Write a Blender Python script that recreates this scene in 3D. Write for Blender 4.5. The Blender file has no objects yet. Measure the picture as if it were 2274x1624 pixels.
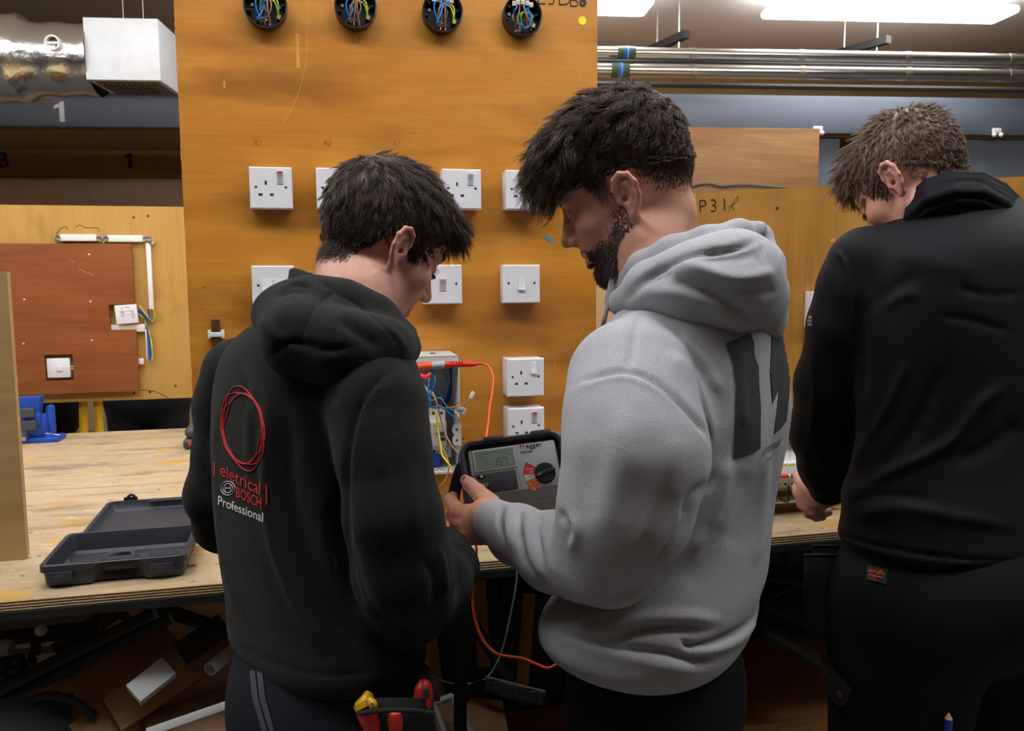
import bpy, bmesh, math, random
import numpy as np
from mathutils import Vector, Matrix
random.seed(7); rng = np.random.default_rng(7)
scene = bpy.context.scene
col = scene.collection
# ------------------------------------------------------------------ camera
F = 1850.0; CX, CY = 1137.0, 812.0
PH = math.atan(200 / F); RL = 0.006
CAM = np.array([0, 0, 1.47])
FWD = np.array([0, math.cos(PH), -math.sin(PH)])
_r = np.array([1.0, 0, 0]); _u = np.array([0, math.sin(PH), math.cos(PH)])
RT = _r - RL * _u; RT /= np.linalg.norm(RT); UP = _u + RL * _r; UP /= np.linalg.norm(UP)
cd = bpy.data.cameras.new('camera'); cam = bpy.data.objects.new('camera', cd); col.objects.link(cam)
cam.matrix_world = Matrix(((RT[0], UP[0], -FWD[0], CAM[0]), (RT[1], UP[1], -FWD[1], CAM[1]), (RT[2], UP[2], -FWD[2], CAM[2]), (0, 0, 0, 1)))
cd.sensor_width = 36; cd.lens = F / 2274 * 36; cd.clip_start = 0.05
cd.dof.use_dof = True; cd.dof.focus_distance = 1.32; cd.dof.aperture_fstop = 11
scene.camera = cam
# ------------------------------------------------------------------ world, exposure
w = bpy.data.worlds.new('world'); scene.world = w; w.use_nodes = True
w.node_tree.nodes['Background'].inputs[0].default_value = (0.55, 0.6, 0.7, 1)
w.node_tree.nodes['Background'].inputs[1].default_value = 0.0
vs = scene.view_settings
vs.view_transform = 'Standard'; vs.look = 'None'; vs.gamma = 1.0; vs.use_curve_mapping = False
vs.exposure = 0.1
LED = 15.5          # radiance of the ceiling luminaires, built with the ceiling below

# ------------------------------------------------------------------ helpers
def ray(x, y): return FWD + RT * (x - CX) / F - UP * (y - CY) / F
def P(x, y, Z): return CAM + ray(x, y) * Z
def onz(x, y, z):
    d = ray(x, y); return CAM + d * ((z - CAM[2]) / d[2])
def onpl(x, y, o, n):
    d = ray(x, y); return CAM + d * (np.dot(o - CAM, n) / np.dot(d, n))
def proj(p):
    q = np.asarray(p, float) - CAM; Z = q @ FWD
    return np.stack([CX + F * (q @ RT) / Z, CY - F * (q @ UP) / Z, Z], -1)

MATS = {}
def mat(name, c, rough=0.5, metal=0.0, var=0.0, vscale=8.0, vcol=None, bump=0.0, bscale=300.0, sheen=0.0, coat=0.0, sss=0.0, emis=0.0, spec=0.5, stretch=(1, 1, 1), detail=4.0):
    if name in MATS: return MATS[name]
    m = bpy.data.materials.new(name); m.use_nodes = True; MATS[name] = m
    nt = m.node_tree; b = nt.nodes['Principled BSDF']; L = nt.links.new
    b.inputs['Base Color'].default_value = (*c, 1); b.inputs['Roughness'].default_value = rough
    b.inputs['Metallic'].default_value = metal; b.inputs['Specular IOR Level'].default_value = spec
    m.diffuse_color = (*c, 1)
    if sheen: b.inputs['Sheen Weight'].default_value = sheen; b.inputs['Sheen Roughness'].default_value = 0.5
    if coat: b.inputs['Coat Weight'].default_value = coat; b.inputs['Coat Roughness'].default_value = 0.2
    if sss:
        b.inputs['Subsurface Weight'].default_value = sss; b.inputs['Subsurface Radius'].default_value = (1.0, 0.35, 0.2); b.inputs['Subsurface Scale'].default_value = 0.006
    if emis: b.inputs['Emission Color'].default_value = (*c, 1); b.inputs['Emission Strength'].default_value = emis
    if var or bump:
        tc = nt.nodes.new('ShaderNodeTexCoord'); mp = nt.nodes.new('ShaderNodeMapping'); mp.inputs['Scale'].default_value = stretch
        L(tc.outputs['Object'], mp.inputs[0])
    if var:
        n = nt.nodes.new('ShaderNodeTexNoise'); n.inputs['Scale'].default_value = vscale; n.inputs['Detail'].default_value = detail
        L(mp.outputs[0], n.inputs['Vector'])
        r = nt.nodes.new('ShaderNodeValToRGB'); r.color_ramp.elements[0].position = 0.3; r.color_ramp.elements[1].position = 0.7
        v = vcol or tuple(x * (1 - var) for x in c)
        r.color_ramp.elements[0].color = (*v, 1); r.color_ramp.elements[1].color = (*c, 1)
        L(n.outputs[0], r.inputs[0]); L(r.outputs[0], b.inputs['Base Color'])
    if bump:
        n2 = nt.nodes.new('ShaderNodeTexNoise'); n2.inputs['Scale'].default_value = bscale; n2.inputs['Detail'].default_value = 3
        L(mp.outputs[0], n2.inputs['Vector'])
        bp = nt.nodes.new('ShaderNodeBump'); bp.inputs['Strength'].default_value = bump; bp.inputs['Distance'].default_value = 0.002
        L(n2.outputs[0], bp.inputs['Height']); L(bp.outputs[0], b.inputs['Normal'])
    return m

def wood(name, ramp, grain='X', fig=2.5, fine=90.0, rough=0.45, coat=0.0, contrast=1.0, bump=0.15, stain=None, sq=9.0, seed=0.0, scratch=None):
    """procedural plywood veneer: long wavy figure, fine pores along the grain, stains with their own shape"""
    if name in MATS: return MATS[name]
    m = bpy.data.materials.new(name); m.use_nodes = True; MATS[name] = m
    nt = m.node_tree; b = nt.nodes['Principled BSDF']; L = nt.links.new; N = nt.nodes.new
    tc = N('ShaderNodeTexCoord')
    def mp(sc, loc=(0, 0, 0)):
        q = N('ShaderNodeMapping'); q.inputs['Scale'].default_value = sc; q.inputs['Location'].default_value = (loc[0] + seed, loc[1] + seed, loc[2] + seed); L(tc.outputs['Object'], q.inputs[0]); return q
    lo, hi = 1.0, sq
    sc = {'X': (lo, hi, hi), 'Z': (hi, hi, lo), 'Y': (hi, lo, hi)}[grain]
    n1 = N('ShaderNodeTexNoise'); n1.inputs['Scale'].default_value = fig; n1.inputs['Detail'].default_value = 6; n1.inputs['Roughness'].default_value = 0.62; n1.inputs['Distortion'].default_value = 1.1
    L(mp(tuple(x * 0.55 for x in sc)).outputs[0], n1.inputs['Vector'])
    n2 = N('ShaderNodeTexNoise'); n2.inputs['Scale'].default_value = fine; n2.inputs['Detail'].default_value = 3
    L(mp({'X': (.05, 1, 1), 'Z': (1, 1, .05), 'Y': (1, .05, 1)}[grain]).outputs[0], n2.inputs['Vector'])
    mx = N('ShaderNodeMix'); mx.data_type = 'FLOAT'; mx.inputs[0].default_value = 0.3
    L(n1.outputs[0], mx.inputs[2]); L(n2.outputs[0], mx.inputs[3])
    r = N('ShaderNodeValToRGB'); cr = r.color_ramp
    k = len(ramp)
    for i, c in enumerate(ramp):
        pos = 0.5 + (i / (k - 1) - 0.5) * 0.5 / contrast
        if i == 0: e = cr.elements[0]
        elif i == k - 1: e = cr.elements[-1]
        else: e = cr.elements.new(pos)
        e.color = (*c, 1)
    for i, e in enumerate(sorted(cr.elements, key=lambda e: e.position)): pass
    cr.elements[0].position = 0.5 - 0.25 / contrast; cr.elements[-1].position = 0.5 + 0.25 / contrast
    L(mx.outputs[0], r.inputs[0]); out = r.outputs[0]
    if stain:
        for (c, scl, lo_, hi_, st, amt) in stain:
            ns = N('ShaderNodeTexNoise'); ns.inputs['Scale'].default_value = scl; ns.inputs['Detail'].default_value = 5
            L(mp(st, (3.1, 1.7, scl)).outputs[0], ns.inputs['Vector'])
            rr = N('ShaderNodeMapRange'); rr.inputs[1].default_value = lo_; rr.inputs[2].default_value = hi_; rr.inputs[4].default_value = amt
            L(ns.outputs[0], rr.inputs[0])
            mc = N('ShaderNodeMix'); mc.data_type = 'RGBA'; L(rr.outputs[0], mc.inputs[0]); L(out, mc.inputs[6]); mc.inputs[7].default_value = (*c, 1); out = mc.outputs[2]
    L(out, b.inputs['Base Color'])
    b.inputs['Roughness'].default_value = rough
    if coat: b.inputs['Coat Weight'].default_value = coat; b.inputs['Coat Roughness'].default_value = 0.3
    bp = N('ShaderNodeBump'); bp.inputs['Strength'].default_value = bump; bp.inputs['Distance'].default_value = 0.001
    L(n2.outputs[0], bp.inputs['Height']); L(bp.outputs[0], b.inputs['Normal'])
    m.diffuse_color = (*ramp[len(ramp) // 2], 1)
    return m

def plyedge(name, a, bcol, axis='Z', n=7, t=0.018):
    m = bpy.data.materials.new(name); m.use_nodes = True; nt = m.node_tree; b = nt.nodes['Principled BSDF']; L = nt.links.new; N = nt.nodes.new
    tc = N('ShaderNodeTexCoord'); wv = N('ShaderNodeTexWave'); wv.wave_type = 'BANDS'; wv.bands_direction = axis
    wv.inputs['Scale'].default_value = n / t / 20 * 3.1; wv.inputs['Distortion'].default_value = 1.2; wv.inputs['Detail Scale'].default_value = 2
    L(tc.outputs['Object'], wv.inputs[0])
    ns = N('ShaderNodeTexNoise'); ns.inputs['Scale'].default_value = 60
    L(tc.outputs['Object'], ns.inputs['Vector'])
    mx = N('ShaderNodeMix'); mx.data_type = 'FLOAT'; mx.inputs[0].default_value = 0.35; L(wv.outputs[1], mx.inputs[2]); L(ns.outputs[0], mx.inputs[3])
    r = N('ShaderNodeValToRGB'); r.color_ramp.elements[0].position = .25; r.color_ramp.elements[1].position = .62
    r.color_ramp.elements[0].color = (*a, 1); r.color_ramp.elements[1].color = (*bcol, 1)
    L(mx.outputs[0], r.inputs[0]); L(r.outputs[0], b.inputs[0]); b.inputs['Roughness'].default_value = .8
    bp = N('ShaderNodeBump'); bp.inputs['Strength'].default_value = .6; bp.inputs['Distance'].default_value = .002
    L(mx.outputs[0], bp.inputs['Height']); L(bp.outputs[0], b.inputs['Normal'])
    return m

def unique(name): return name
def link(name, data): o = bpy.data.objects.new(name, data); col.objects.link(o); return o
def tag(o, label=None, cat=None, group=None, kind=None):
    if label: o['label'] = label
    if cat: o['category'] = cat
    if group: o['group'] = group
    if kind: o['kind'] = kind
    return o
def thing(name, label, cat, loc=(0, 0, 0), rz=0.0, group=None, M=None):
    o = link(name, None); o.empty_display_size = 0.05
    if M is not None: o.matrix_world = M
    else: o.location = tuple(float(v) for v in loc); o.rotation_euler = (0, 0, rz)
    return tag(o, label, cat, group)
def copy_tree(o, parent=None):
    c = o.copy(); col.objects.link(c); c.parent = parent
    for ch in list(o.children): copy_tree(ch, c)
    return c

class B:
    """mesh builder on a bmesh"""
    def __init__(s): s.bm = bmesh.new()
    def box(s, lo, hi, bevel=0.0, seg=2, M=None):
        lo = np.minimum(lo, hi) if False else lo
        r = bmesh.ops.create_cube(s.bm, size=1.0); vs_ = r['verts']
        c = [(lo[i] + hi[i]) / 2 for i in range(3)]; d = [abs(hi[i] - lo[i]) for i in range(3)]
        for v in vs_: v.co = Vector((v.co.x * d[0] + c[0], v.co.y * d[1] + c[1], v.co.z * d[2] + c[2]))
        if bevel:
            es = list({e for v in vs_ for e in v.link_edges})
            r = bmesh.ops.bevel(s.bm, geom=es, offset=min(bevel, min(d) * .49), segments=seg, affect='EDGES', profile=.5)
            vs_ = list({v for f in r['faces'] for v in f.verts} | {v for v in vs_ if v.is_valid})
        if M is not None:
            vs_ = [v for v in vs_ if v.is_valid]
            bmesh.ops.transform(s.bm, matrix=M, verts=vs_)
        return s
    def cyl(s, p0, p1, r, r2=None, n=16, cap=True):
        p0 = Vector(p0); p1 = Vector(p1); d = p1 - p0
        M = Matrix.Translation((p0 + p1) / 2) @ d.to_track_quat('Z', 'Y').to_matrix().to_4x4()
        bmesh.ops.create_cone(s.bm, cap_ends=cap, segments=n, radius1=r, radius2=r if r2 is None else r2, depth=d.length, matrix=M)
        return s
    def tube(s, pts, r, n=8, smooth=6, cap=True):
        pts = np.array([tuple(p) for p in pts], float)
        if smooth and len(pts) > 2: pts = crom(pts, smooth)
        rr = np.broadcast_to(np.asarray(r, float), (len(pts),)) if np.ndim(r) == 0 else np.interp(np.linspace(0, 1, len(pts)), np.linspace(0, 1, len(r)), r)
        T = np.gradient(pts, axis=0); T /= np.linalg.norm(T, axis=1)[:, None] + 1e-12
        a = np.array([0, 0, 1.0]) if abs(T[0][2]) < .9 else np.array([1.0, 0, 0])
        nrm = np.cross(T[0], a); nrm /= np.linalg.norm(nrm)
        rings = []
        for i in range(len(pts)):
            nrm = nrm - T[i] * (nrm @ T[i]); nrm /= np.linalg.norm(nrm); bn = np.cross(T[i], nrm)
            rings.append([s.bm.verts.new(pts[i] + rr[i] * (math.cos(2 * math.pi * k / n) * nrm + math.sin(2 * math.pi * k / n) * bn)) for k in range(n)])
        for i in range(len(rings) - 1):
            for k in range(n): s.bm.faces.new((rings[i][k], rings[i][(k + 1) % n], rings[i + 1][(k + 1) % n], rings[i + 1][k]))
        if cap:
            s.bm.faces.new(rings[0][::-1]); s.bm.faces.new(rings[-1])
        return s
    def ribbon(s, pts, wdir, width, thick, smooth=8):
        pts = crom(np.array([tuple(p) for p in pts], float), smooth) if smooth else np.array(pts, float)
        wd = np.array(wdir, float)
        if wd.ndim == 1: wd = np.repeat(wd[None], len(pts), 0)
        else: wd = np.stack([np.interp(np.linspace(0, 1, len(pts)), np.linspace(0, 1, len(wd)), wd[:, i]) for i in range(3)], 1)
        T = np.gradient(pts, axis=0); T /= np.linalg.norm(T, axis=1)[:, None]
        wd = wd - T * (wd * T).sum(1)[:, None]; wd /= np.linalg.norm(wd, axis=1)[:, None]
        nn = np.cross(T, wd); rings = []
        for i in range(len(pts)):
            rings.append([s.bm.verts.new(pts[i] + a * wd[i] * width / 2 + b * nn[i] * thick / 2) for a, b in ((-1, -1), (1, -1), (1, 1), (-1, 1))])
        for i in range(len(rings) - 1):
            for k in range(4): s.bm.faces.new((rings[i][k], rings[i][(k + 1) % 4], rings[i + 1][(k + 1) % 4], rings[i + 1][k]))
        s.bm.faces.new(rings[0][::-1]); s.bm.faces.new(rings[-1]); return s
    def lathe(s, prof, n=32, M=None):
        """profile of (radius, height) spun round local z"""
        rings = []
        for r, z in prof:
            ring = [s.bm.verts.new(Vector((max(r, 1e-5) * math.cos(2 * math.pi * k / n), max(r, 1e-5) * math.sin(2 * math.pi * k / n), z))) for k in range(n)]
            rings.append(ring)
        for i in range(len(rings) - 1):
            for k in range(n): s.bm.faces.new((rings[i][k], rings[i][(k + 1) % n], rings[i + 1][(k + 1) % n], rings[i + 1][k]))
        if M is not None: bmesh.ops.transform(s.bm, matrix=M, verts=[v for r_ in rings for v in r_])
        return s
    def prism(s, poly, y0, y1, M=None, plane='xz'):
        def mk(a, b, y): return (a, y, b) if plane == 'xz' else (a, b, y)
        f = [s.bm.verts.new(mk(a, b, y0)) for a, b in poly]; g = [s.bm.verts.new(mk(a, b, y1)) for a, b in poly]
        n = len(poly); s.bm.faces.new(f); s.bm.faces.new(g[::-1])
        for i in range(n): s.bm.faces.new((f[i], g[i], g[(i + 1) % n], f[(i + 1) % n]))
        if M is not None: bmesh.ops.transform(s.bm, matrix=M, verts=f + g)
        return s
    def sphere(s, c, r, u=16, v=10, M=None):
        m = Matrix.Translation(c) @ (M if M is not None else Matrix.Diagonal((*((r, r, r) if np.ndim(r) == 0 else r), 1)))
        bmesh.ops.create_uvsphere(s.bm, u_segments=u, v_segments=v, radius=1.0, matrix=m); return s
    def out(s, name, m, parent=None, smooth=None, M=None):
        bmesh.ops.recalc_face_normals(s.bm, faces=s.bm.faces[:])
        me = bpy.data.meshes.new(name); s.bm.to_mesh(me); s.bm.free()
        for mm in (m if isinstance(m, (list, tuple)) else [m]): me.materials.append(mm)
        o = link(name, me); o.parent = parent
        if M is not None: o.matrix_local = M
        if smooth is None: smooth = True
        if smooth:
            me.shade_smooth(); 
            try: me.set_sharp_from_angle(angle=math.radians(38))
            except Exception: pass
        return o

def crom(p, k=6):
    p = np.asarray(p, float)
    if len(p) < 3: return p
    q = np.vstack([2 * p[0] - p[1], p, 2 * p[-1] - p[-2]]); o = []
    for i in range(1, len(q) - 2):
        for t in np.linspace(0, 1, k, endpoint=False):
            a, b, c, d = q[i - 1], q[i], q[i + 1], q[i + 2]
            o.append(.5 * (2 * b + (c - a) * t + (2 * a - 5 * b + 4 * c - d) * t * t + (3 * b - a - 3 * c + d) * t ** 3))
    o.append(p[-1]); return np.array(o)

def mesh_np(name, v, f, m, parent=None, smooth=True):
    me = bpy.data.meshes.new(name); v = np.asarray(v, np.float32); f = np.asarray(f, np.int32)
    me.vertices.add(len(v)); me.vertices.foreach_set('co', v.ravel())
    k = f.shape[1]; me.loops.add(f.size); me.loops.foreach_set('vertex_index', f.ravel())
    me.polygons.add(len(f)); me.polygons.foreach_set('loop_start', np.arange(0, f.size, k, dtype=np.int32))
    try: me.polygons.foreach_set('loop_total', np.full(len(f), k, np.int32))
    except Exception: pass
    if smooth: me.polygons.foreach_set('use_smooth', np.ones(len(f), bool))
    me.update(calc_edges=True); me.validate()
    for mm in (m if isinstance(m, (list, tuple)) else [m]): me.materials.append(mm)
    o = link(name, me); o.parent = parent; return o

def text_geo(s, size=1.0, extrude=0.0, shear=0.0, align='CENTER', bold=0.0, space=1.0):
    cu = bpy.data.curves.new('t', 'FONT'); cu.body = s; cu.size = size; cu.extrude = extrude; cu.shear = shear; cu.align_x = align; cu.align_y = 'CENTER'; cu.offset = bold; cu.space_character = space; cu.resolution_u = 3
    o = bpy.data.objects.new('t', cu); me = o.to_mesh()
    bm = bmesh.new(); bm.from_mesh(me); o.to_mesh_clear(); bpy.data.objects.remove(o); bpy.data.curves.remove(cu)
    return bm
def text(name, s, size, M, m, parent=None, extrude=0.0004, **k):
    """flat printed or painted lettering; local text plane xy put where M says"""
    bm = text_geo(s, size, extrude, **k); bm.transform(M)
    me = bpy.data.meshes.new(name); bm.to_mesh(me); bm.free(); me.materials.append(m)
    o = link(name, me); o.parent = parent; return o
FRONT = Matrix.Rotation(math.pi / 2, 4, 'X')   # text plane xy -> xz, facing -y
def at(x, y, z): return Matrix.Translation((x, y, z))
# ------------------------------------------------------------------ frames
TH = math.radians(13); AX = np.array([math.cos(TH), math.sin(TH), 0]); NB = np.array([-math.sin(TH), math.cos(TH), 0])
ZB = 0.9
B0 = onz(985, 1161, ZB); B00 = np.array([B0[0], B0[1], 0])
def bw(s, n, z): return B00 + AX * s + NB * n + np.array([0, 0, z])
def bl(x, y, off=0.0):
    p = onpl(x, y, B0 - NB * off, NB); return float((p - B0) @ AX), float(p[2])
def bn(x, y, z=ZB):
    p = onz(x, y, z); return float((p - B0) @ AX), float((p - B0) @ NB)
TR = math.radians(5); RX = np.array([math.cos(TR), math.sin(TR), 0]); RY = np.array([-math.sin(TR), math.cos(TR), 0])
def rw(a, b, z): return RX * a + RY * b + np.array([0, 0, z])
def rl(x, y, b):
    p = onpl(x, y, RY * b, RY); return float(p @ RX), float(p[2])
def rz(x, y, z):
    p = onz(x, y, z); return float(p @ RX), float(p @ RY)

# ------------------------------------------------------------------ materials
M_white = mat('white_plastic', (.78, .78, .82), .35)
M_white2 = mat('white_pvc', (.80, .79, .76), .45)
M_slot = mat('slot_dark', (.05, .045, .04), .6)  # on hole discs and screw slots this dark colour stands in for shade
M_steel = mat('steel', (.62, .62, .62), .35, 1.0)
M_brass = mat('brass', (.65, .47, .14), .35, 1.0)
M_black = mat('black_plastic', (.012, .012, .013), .35)
M_blacksteel = mat('black_steel', (.012, .012, .012), .5, 0.0, var=.4, vscale=20)
M_red = mat('red_plastic', (.72, .03, .015), .35)
M_orange = mat('orange_rubber', (.85, .09, .01), .4)
M_blue = mat('blue_pvc', (.01, .22, .72), .4)
M_dblue = mat('dark_blue_pvc', (.01, .06, .38), .4)
M_brown = mat('brown_pvc', (.33, .13, .055), .45)
M_tbrown = mat('tan_pvc', (.62, .28, .10), .45)
M_gy = mat('green_yellow_pvc', (.62, .66, .06), .4, var=1, vcol=(.05, .45, .08), vscale=60, detail=0)
M_yellow = mat('yellow_pvc', (.85, .70, .02), .4)
M_grey = mat('grey_pvc', (.35, .35, .36), .5)
M_copper = mat('copper', (.75, .32, .15), .35, 1.0)
M_ink = mat('marker_ink', (.02, .018, .02), .6)
M_pencil = mat('pencil', (.16, .075, .025), .7)
M_vblue = mat('vise_blue', (.012, .09, .55), .4, var=.35, vscale=25, bump=.1, bscale=120)
M_grille = mat('grille_dark', (.05, .045, .04), .6)
M_galv = mat('galvanised', (.80, .83, .87), .42, .0, var=.10, vscale=14)
M_foil = mat('foil', (.88, .87, .85), .22, 1.0, bump=1.0, bscale=45)
M_ceil = mat('ceiling_paint', (.86, .80, .75), .85)
M_fascia = mat('fascia_grey', (.13, .145, .185), .55, var=.10, vscale=3)
M_fascia2 = mat('panel_grey', (.055, .066, .096), .6, var=.12, vscale=3)
W_board = wood('varnished_ply', [(.38, .125, .012), (.53, .205, .024), (.62, .265, .036), (.68, .33, .058)], 'X', 2.0, 120, .36, coat=.25, contrast=.85, stain=[((.27, .095, .012), 2.6, .50, .70, (1, 1, 3.6), .75), ((.70, .38, .09), 4.0, .58, .8, (2, 1, 2.5), .35)])
W_p31 = wood('old_varnished_ply', [(.26, .10, .014), (.44, .20, .035), (.52, .26, .055)], 'Z', 3, 100, .45, contrast=.9, stain=[((.24, .10, .02), 4, .5, .8, (2, 2, 1.2), .6), ((.6, .36, .12), 6, .55, .8, (2, 1, 1), .4)], sq=4, seed=3)
W_back = wood('back_ply', [(.34, .17, .035), (.50, .27, .065), (.56, .32, .09)], 'Z', 2.5, 90, .5, contrast=.8, stain=[((.20, .08, .01), 4, .6, .76, (2, 2, 1), .6)], seed=9)
W_red = wood('red_ply', [(.13, .030, .006), (.25, .070, .013), (.33, .105, .022)], 'X', 3.0, 110, .5, contrast=.9, seed=5)
W_pale = wood('pale_ply', [(.24, .145, .055), (.36, .225, .09), (.42, .275, .12)], 'X', 3.5, 100, .6, contrast=.8, bump=.35, seed=2)
W_bench = wood('bench_ply', [(.32, .235, .14), (.48, .36, .215), (.56, .44, .28)], 'X', 2.6, 70, .6, contrast=.85, sq=5, seed=1, bump=.25, stain=[((.55, .29, .02), 5.0, .55, .68, (1.6, 2.2, 1), .75), ((.16, .12, .08), 4.0, .52, .72, (1, 4, 1), .8), ((.06, .05, .035), 46.0, .69, .72, (1, 1.3, 1), .9), ((.75, .62, .42), 9.0, .58, .74, (2, 6, 1), .7)])
W_dark = wood('brown_ply', [(.16, .065, .018), (.30, .14, .04), (.42, .21, .07)], 'X', 2.6, 80, .5, contrast=1.2, seed=4)
E_bench = plyedge('bench_edge', (.16, .085, .035), (.66, .46, .24), 'Z', 7, .018)
E_board = plyedge('board_edge', (.28, .13, .04), (.62, .40, .18), 'Y', 6, .018)

def sheet(b, lo, hi, axis, bevel=0.0):
    """a board in builder b: big faces take material 0, cut edges material 1"""
    b.box(lo, hi, bevel, 1)
    for f in b.bm.faces:
        f.normal_update()
        if abs(f.normal[axis]) < .7: f.material_index = 1
    return b

# ------------------------------------------------------------------ room
def room():
    f = B().box((-7, -5, -.1), (7, 9, 0)).out('floor', mat('concrete', (.22, .21, .20), .7, var=.4, vscale=3)); f.rotation_euler.z = TR; tag(f, 'dark worn concrete workshop floor', kind='structure')
    c = B().box((-7, -5, 3.06), (7, 9, 3.16)).out('ceiling', M_ceil); c.rotation_euler.z = TR; tag(c, 'light grey painted ceiling', kind='structure')
    wm = mat('tan_wall', (.34, .20, .075), .8, var=.12, vscale=2)
    for nm, lo, hi in (('wall_back', (-7, 6.6, 0), (7, 6.7, 3.06)), ('wall_left', (-7.1, -5, 0), (-7, 9, 3.06)), ('wall_right', (7, -5, 0), (7.1, 9, 3.06)), ('wall_front', (-7, -5.1, 0), (7, -5, 3.06))):
        o = B().box(lo, hi).out(nm, wm); o.rotation_euler.z = TR; tag(o, 'tan painted workshop wall', kind='structure')
room()

def luminaire(a, b, L=1.42, W=.24, label='', group='ceiling luminaires', off=None):
    t = thing(off + '_light_offscreen' if off else 'ceiling_light', label, 'light', rw(a, b, 3.0), TR, group)
    B().box((-L / 2 + .02, -.035, -.032), (L / 2 - .02, .035, 0), .006).out('housing', M_white2, t)
    for x_ in (-L * .3, L * .3): B().box((x_ - .01, -.01, -.01), (x_ + .01, .01, .06)).out('hanger', M_white2, t)
    B().box((-L / 2, -W / 2, -.075), (L / 2, W / 2, -.03), .022, 4).out(off + '_diffuser_offscreen' if off else 'diffuser', mat('led_diffuser', (.94, .97, 1.0), .5, emis=LED), t)
# the two that the photo shows, the row over the benches and the row behind the camera
a1, b1 = rz(1728, 12, 2.925); a2, b2 = rz(2262, 30, 2.925)
aL, bL = rz(1462, 0, 2.925)
luminaire((a1 + a2) / 2, (b1 + b2) / 2 + .12, abs(a2 - a1), .24, 'long white strip light on the ceiling over the grey bay marked 4')
luminaire(aL - .70, (b1 + b2) / 2 + .12, 1.40, .24, 'long white strip light on the ceiling behind the big varnished board')
# out of the frame overhead: the row that throws the short straight shadows below the sockets, and the row that lights the far boards and the top of the duct
for k, a in zip(('first', 'second', 'third', 'fourth'), (-2.35, -.75, .85, 2.45)):
    luminaire(a, .85, 1.36, .24, 'long white strip light on the ceiling above the workbench aisle', 'lights over the aisle', 'aisle_' + k)
for k, a in zip(('first', 'second', 'third', 'fourth'), (-2.6, -1.0, .75, 2.35)):
    luminaire(a, 2.35, 1.36, .24, 'long white strip light on the ceiling above the far half of the workbench', 'lights over the far half of the bench', 'bench_' + k)

# ------------------------------------------------------------------ grey bays along the back
def figure(ch, a, z, h, m, parent, name):
    if ch == '1': b = B().prism([(a - .02 * h, z - .5 * h), (a + .22 * h, z - .5 * h), (a + .22 * h, z + .5 * h), (a + .04 * h, z + .5 * h), (a - .26 * h, z + .27 * h), (a - .26 * h, z + .12 * h), (a - .02 * h, z + .22 * h)], -.004, -.001)
    elif ch == '4': b = B().prism([(a + .08 * h, z - .5 * h), (a + .26 * h, z - .5 * h), (a + .26 * h, z + .5 * h), (a + .04 * h, z + .5 * h), (a - .36 * h, z - .14 * h), (a - .36 * h, z - .28 * h), (a + .08 * h, z - .28 * h)], -.004, -.001)
    else: return text(name, ch, h * 1.4, at(a, -.004, z) @ FRONT, m, parent, bold=h * .03)
    return b.out(name, m, parent, smooth=False)
def bays():
    FB = 5.0
    t = thing('bay_fascia', 'grey blue painted fascia running above the rear work bays', 'fascia', rw(0, FB, 0), TR)
    z0 = rl(1900, 297, FB)[1]; z1 = rl(1900, 214, FB)[1]
    B().box((-5, 0, z0), (5, .05, z1), .004).out('panel', M_fascia, t)
    B().box((-5, .05, z0 - .012), (5, .8, z0 + .03)).out('soffit', mat('header_brown', (.30, .15, .035), .7, var=.2, vscale=2), t)
    for nm, s, x, y, h in (('numeral', '1', 133, 248, 46), ('numeral', '4', 1994, 275, 46)):
        a, z = rl(x, y, FB); figure(s, a, z, h * .9 * 5 / F, mat('white_paint', (.75, .76, .80), .6), t, 'numeral')
    # panels below the fascia on the right
    def pan(x0, x1, y1, label, m, bb=FB + .08, name='bay_closure', cat='panel', thick=.03, y0=None):
        aa, _ = rl(x0, 400, bb); ab, _ = rl(x1, 400, bb)
        zt = z0 - .012 if y0 is None else rl((x0 + x1) / 2, y0, bb)[1]
        o = B().box((aa, 0, 0), (ab, thick, zt), .003).out(name, m); o.location = tuple(rw(0, bb, 0)); o.rotation_euler.z = TR
        return tag(o, label, cat)
    pan(1816, 1862, 0, 'narrow grey blue upright post under the fascia beside the wood grained panel', M_fascia, name='bay_post', cat='post')
    pan(1962, 2500, 0, 'wide grey panel closing the bay under the fascia', M_fascia)
    o = pan(1340, 1817, 0, 'brown wood grained panel hung in the bay behind the grey hoodie', W_dark, FB - .04, 'bay_board', 'board', .018, y0=283)
    for (x, y) in ((1815, 292), (2212, 296)):
        a, z = rl(x, y, FB)
        h = thing('hook', 'small white plastic hook screwed to the grey fascia' if x > 2000 else 'small white plastic hook beside the wood grained panel', 'hook', rw(a, FB, z), TR)
        B().box((-.03, -.012, 0), (.03, 0, .03), .008).out('plate', M_white2, h)
        for sx in (-.022, .022): B().sphere((sx, -.016, -.012), .014).out('knob', M_white2, h)
    # inside of the bays
    tb = thing('bay_header_board', 'brown board with stencilled letters inside the bays', 'board', rw(0, 5.9, 0), TR)
    zb = rl(200, 322, 5.9)[1]; zc = rl(200, 402, 5.9)[1]
    B().box((-6, 0, zc), (6, .02, zb)).out('panel', mat('header_brown', (.30, .15, .035), .7, var=.2, vscale=2), tb)
    B().box((-6, -.03, zb), (6, .02, zb + .05)).out('rail', mat('header_brown', (.30, .15, .035), .7, var=.2, vscale=2), tb)
    for s, x, y in (('B', 6, 357), ('1', 286, 357), ('B', 1881, 355)):
        a, z = rl(x, y, 5.9); figure(s, a, z, .10, mat('stencil_ink', (.012, .012, .03), .7), tb, 'stencil')
    o = B().box((-6, 0, 0), (6, .03, zc + .01)).out('bay_partition', mat('beige_partition', (.40, .27, .16), .8, var=.1, vscale=6, stretch=(3, 1, .3))); o.location = tuple(rw(0, 5.85, 0)); o.rotation_euler.z = TR
    tag(o, 'beige partition below the stencilled header board', 'partition')
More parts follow.
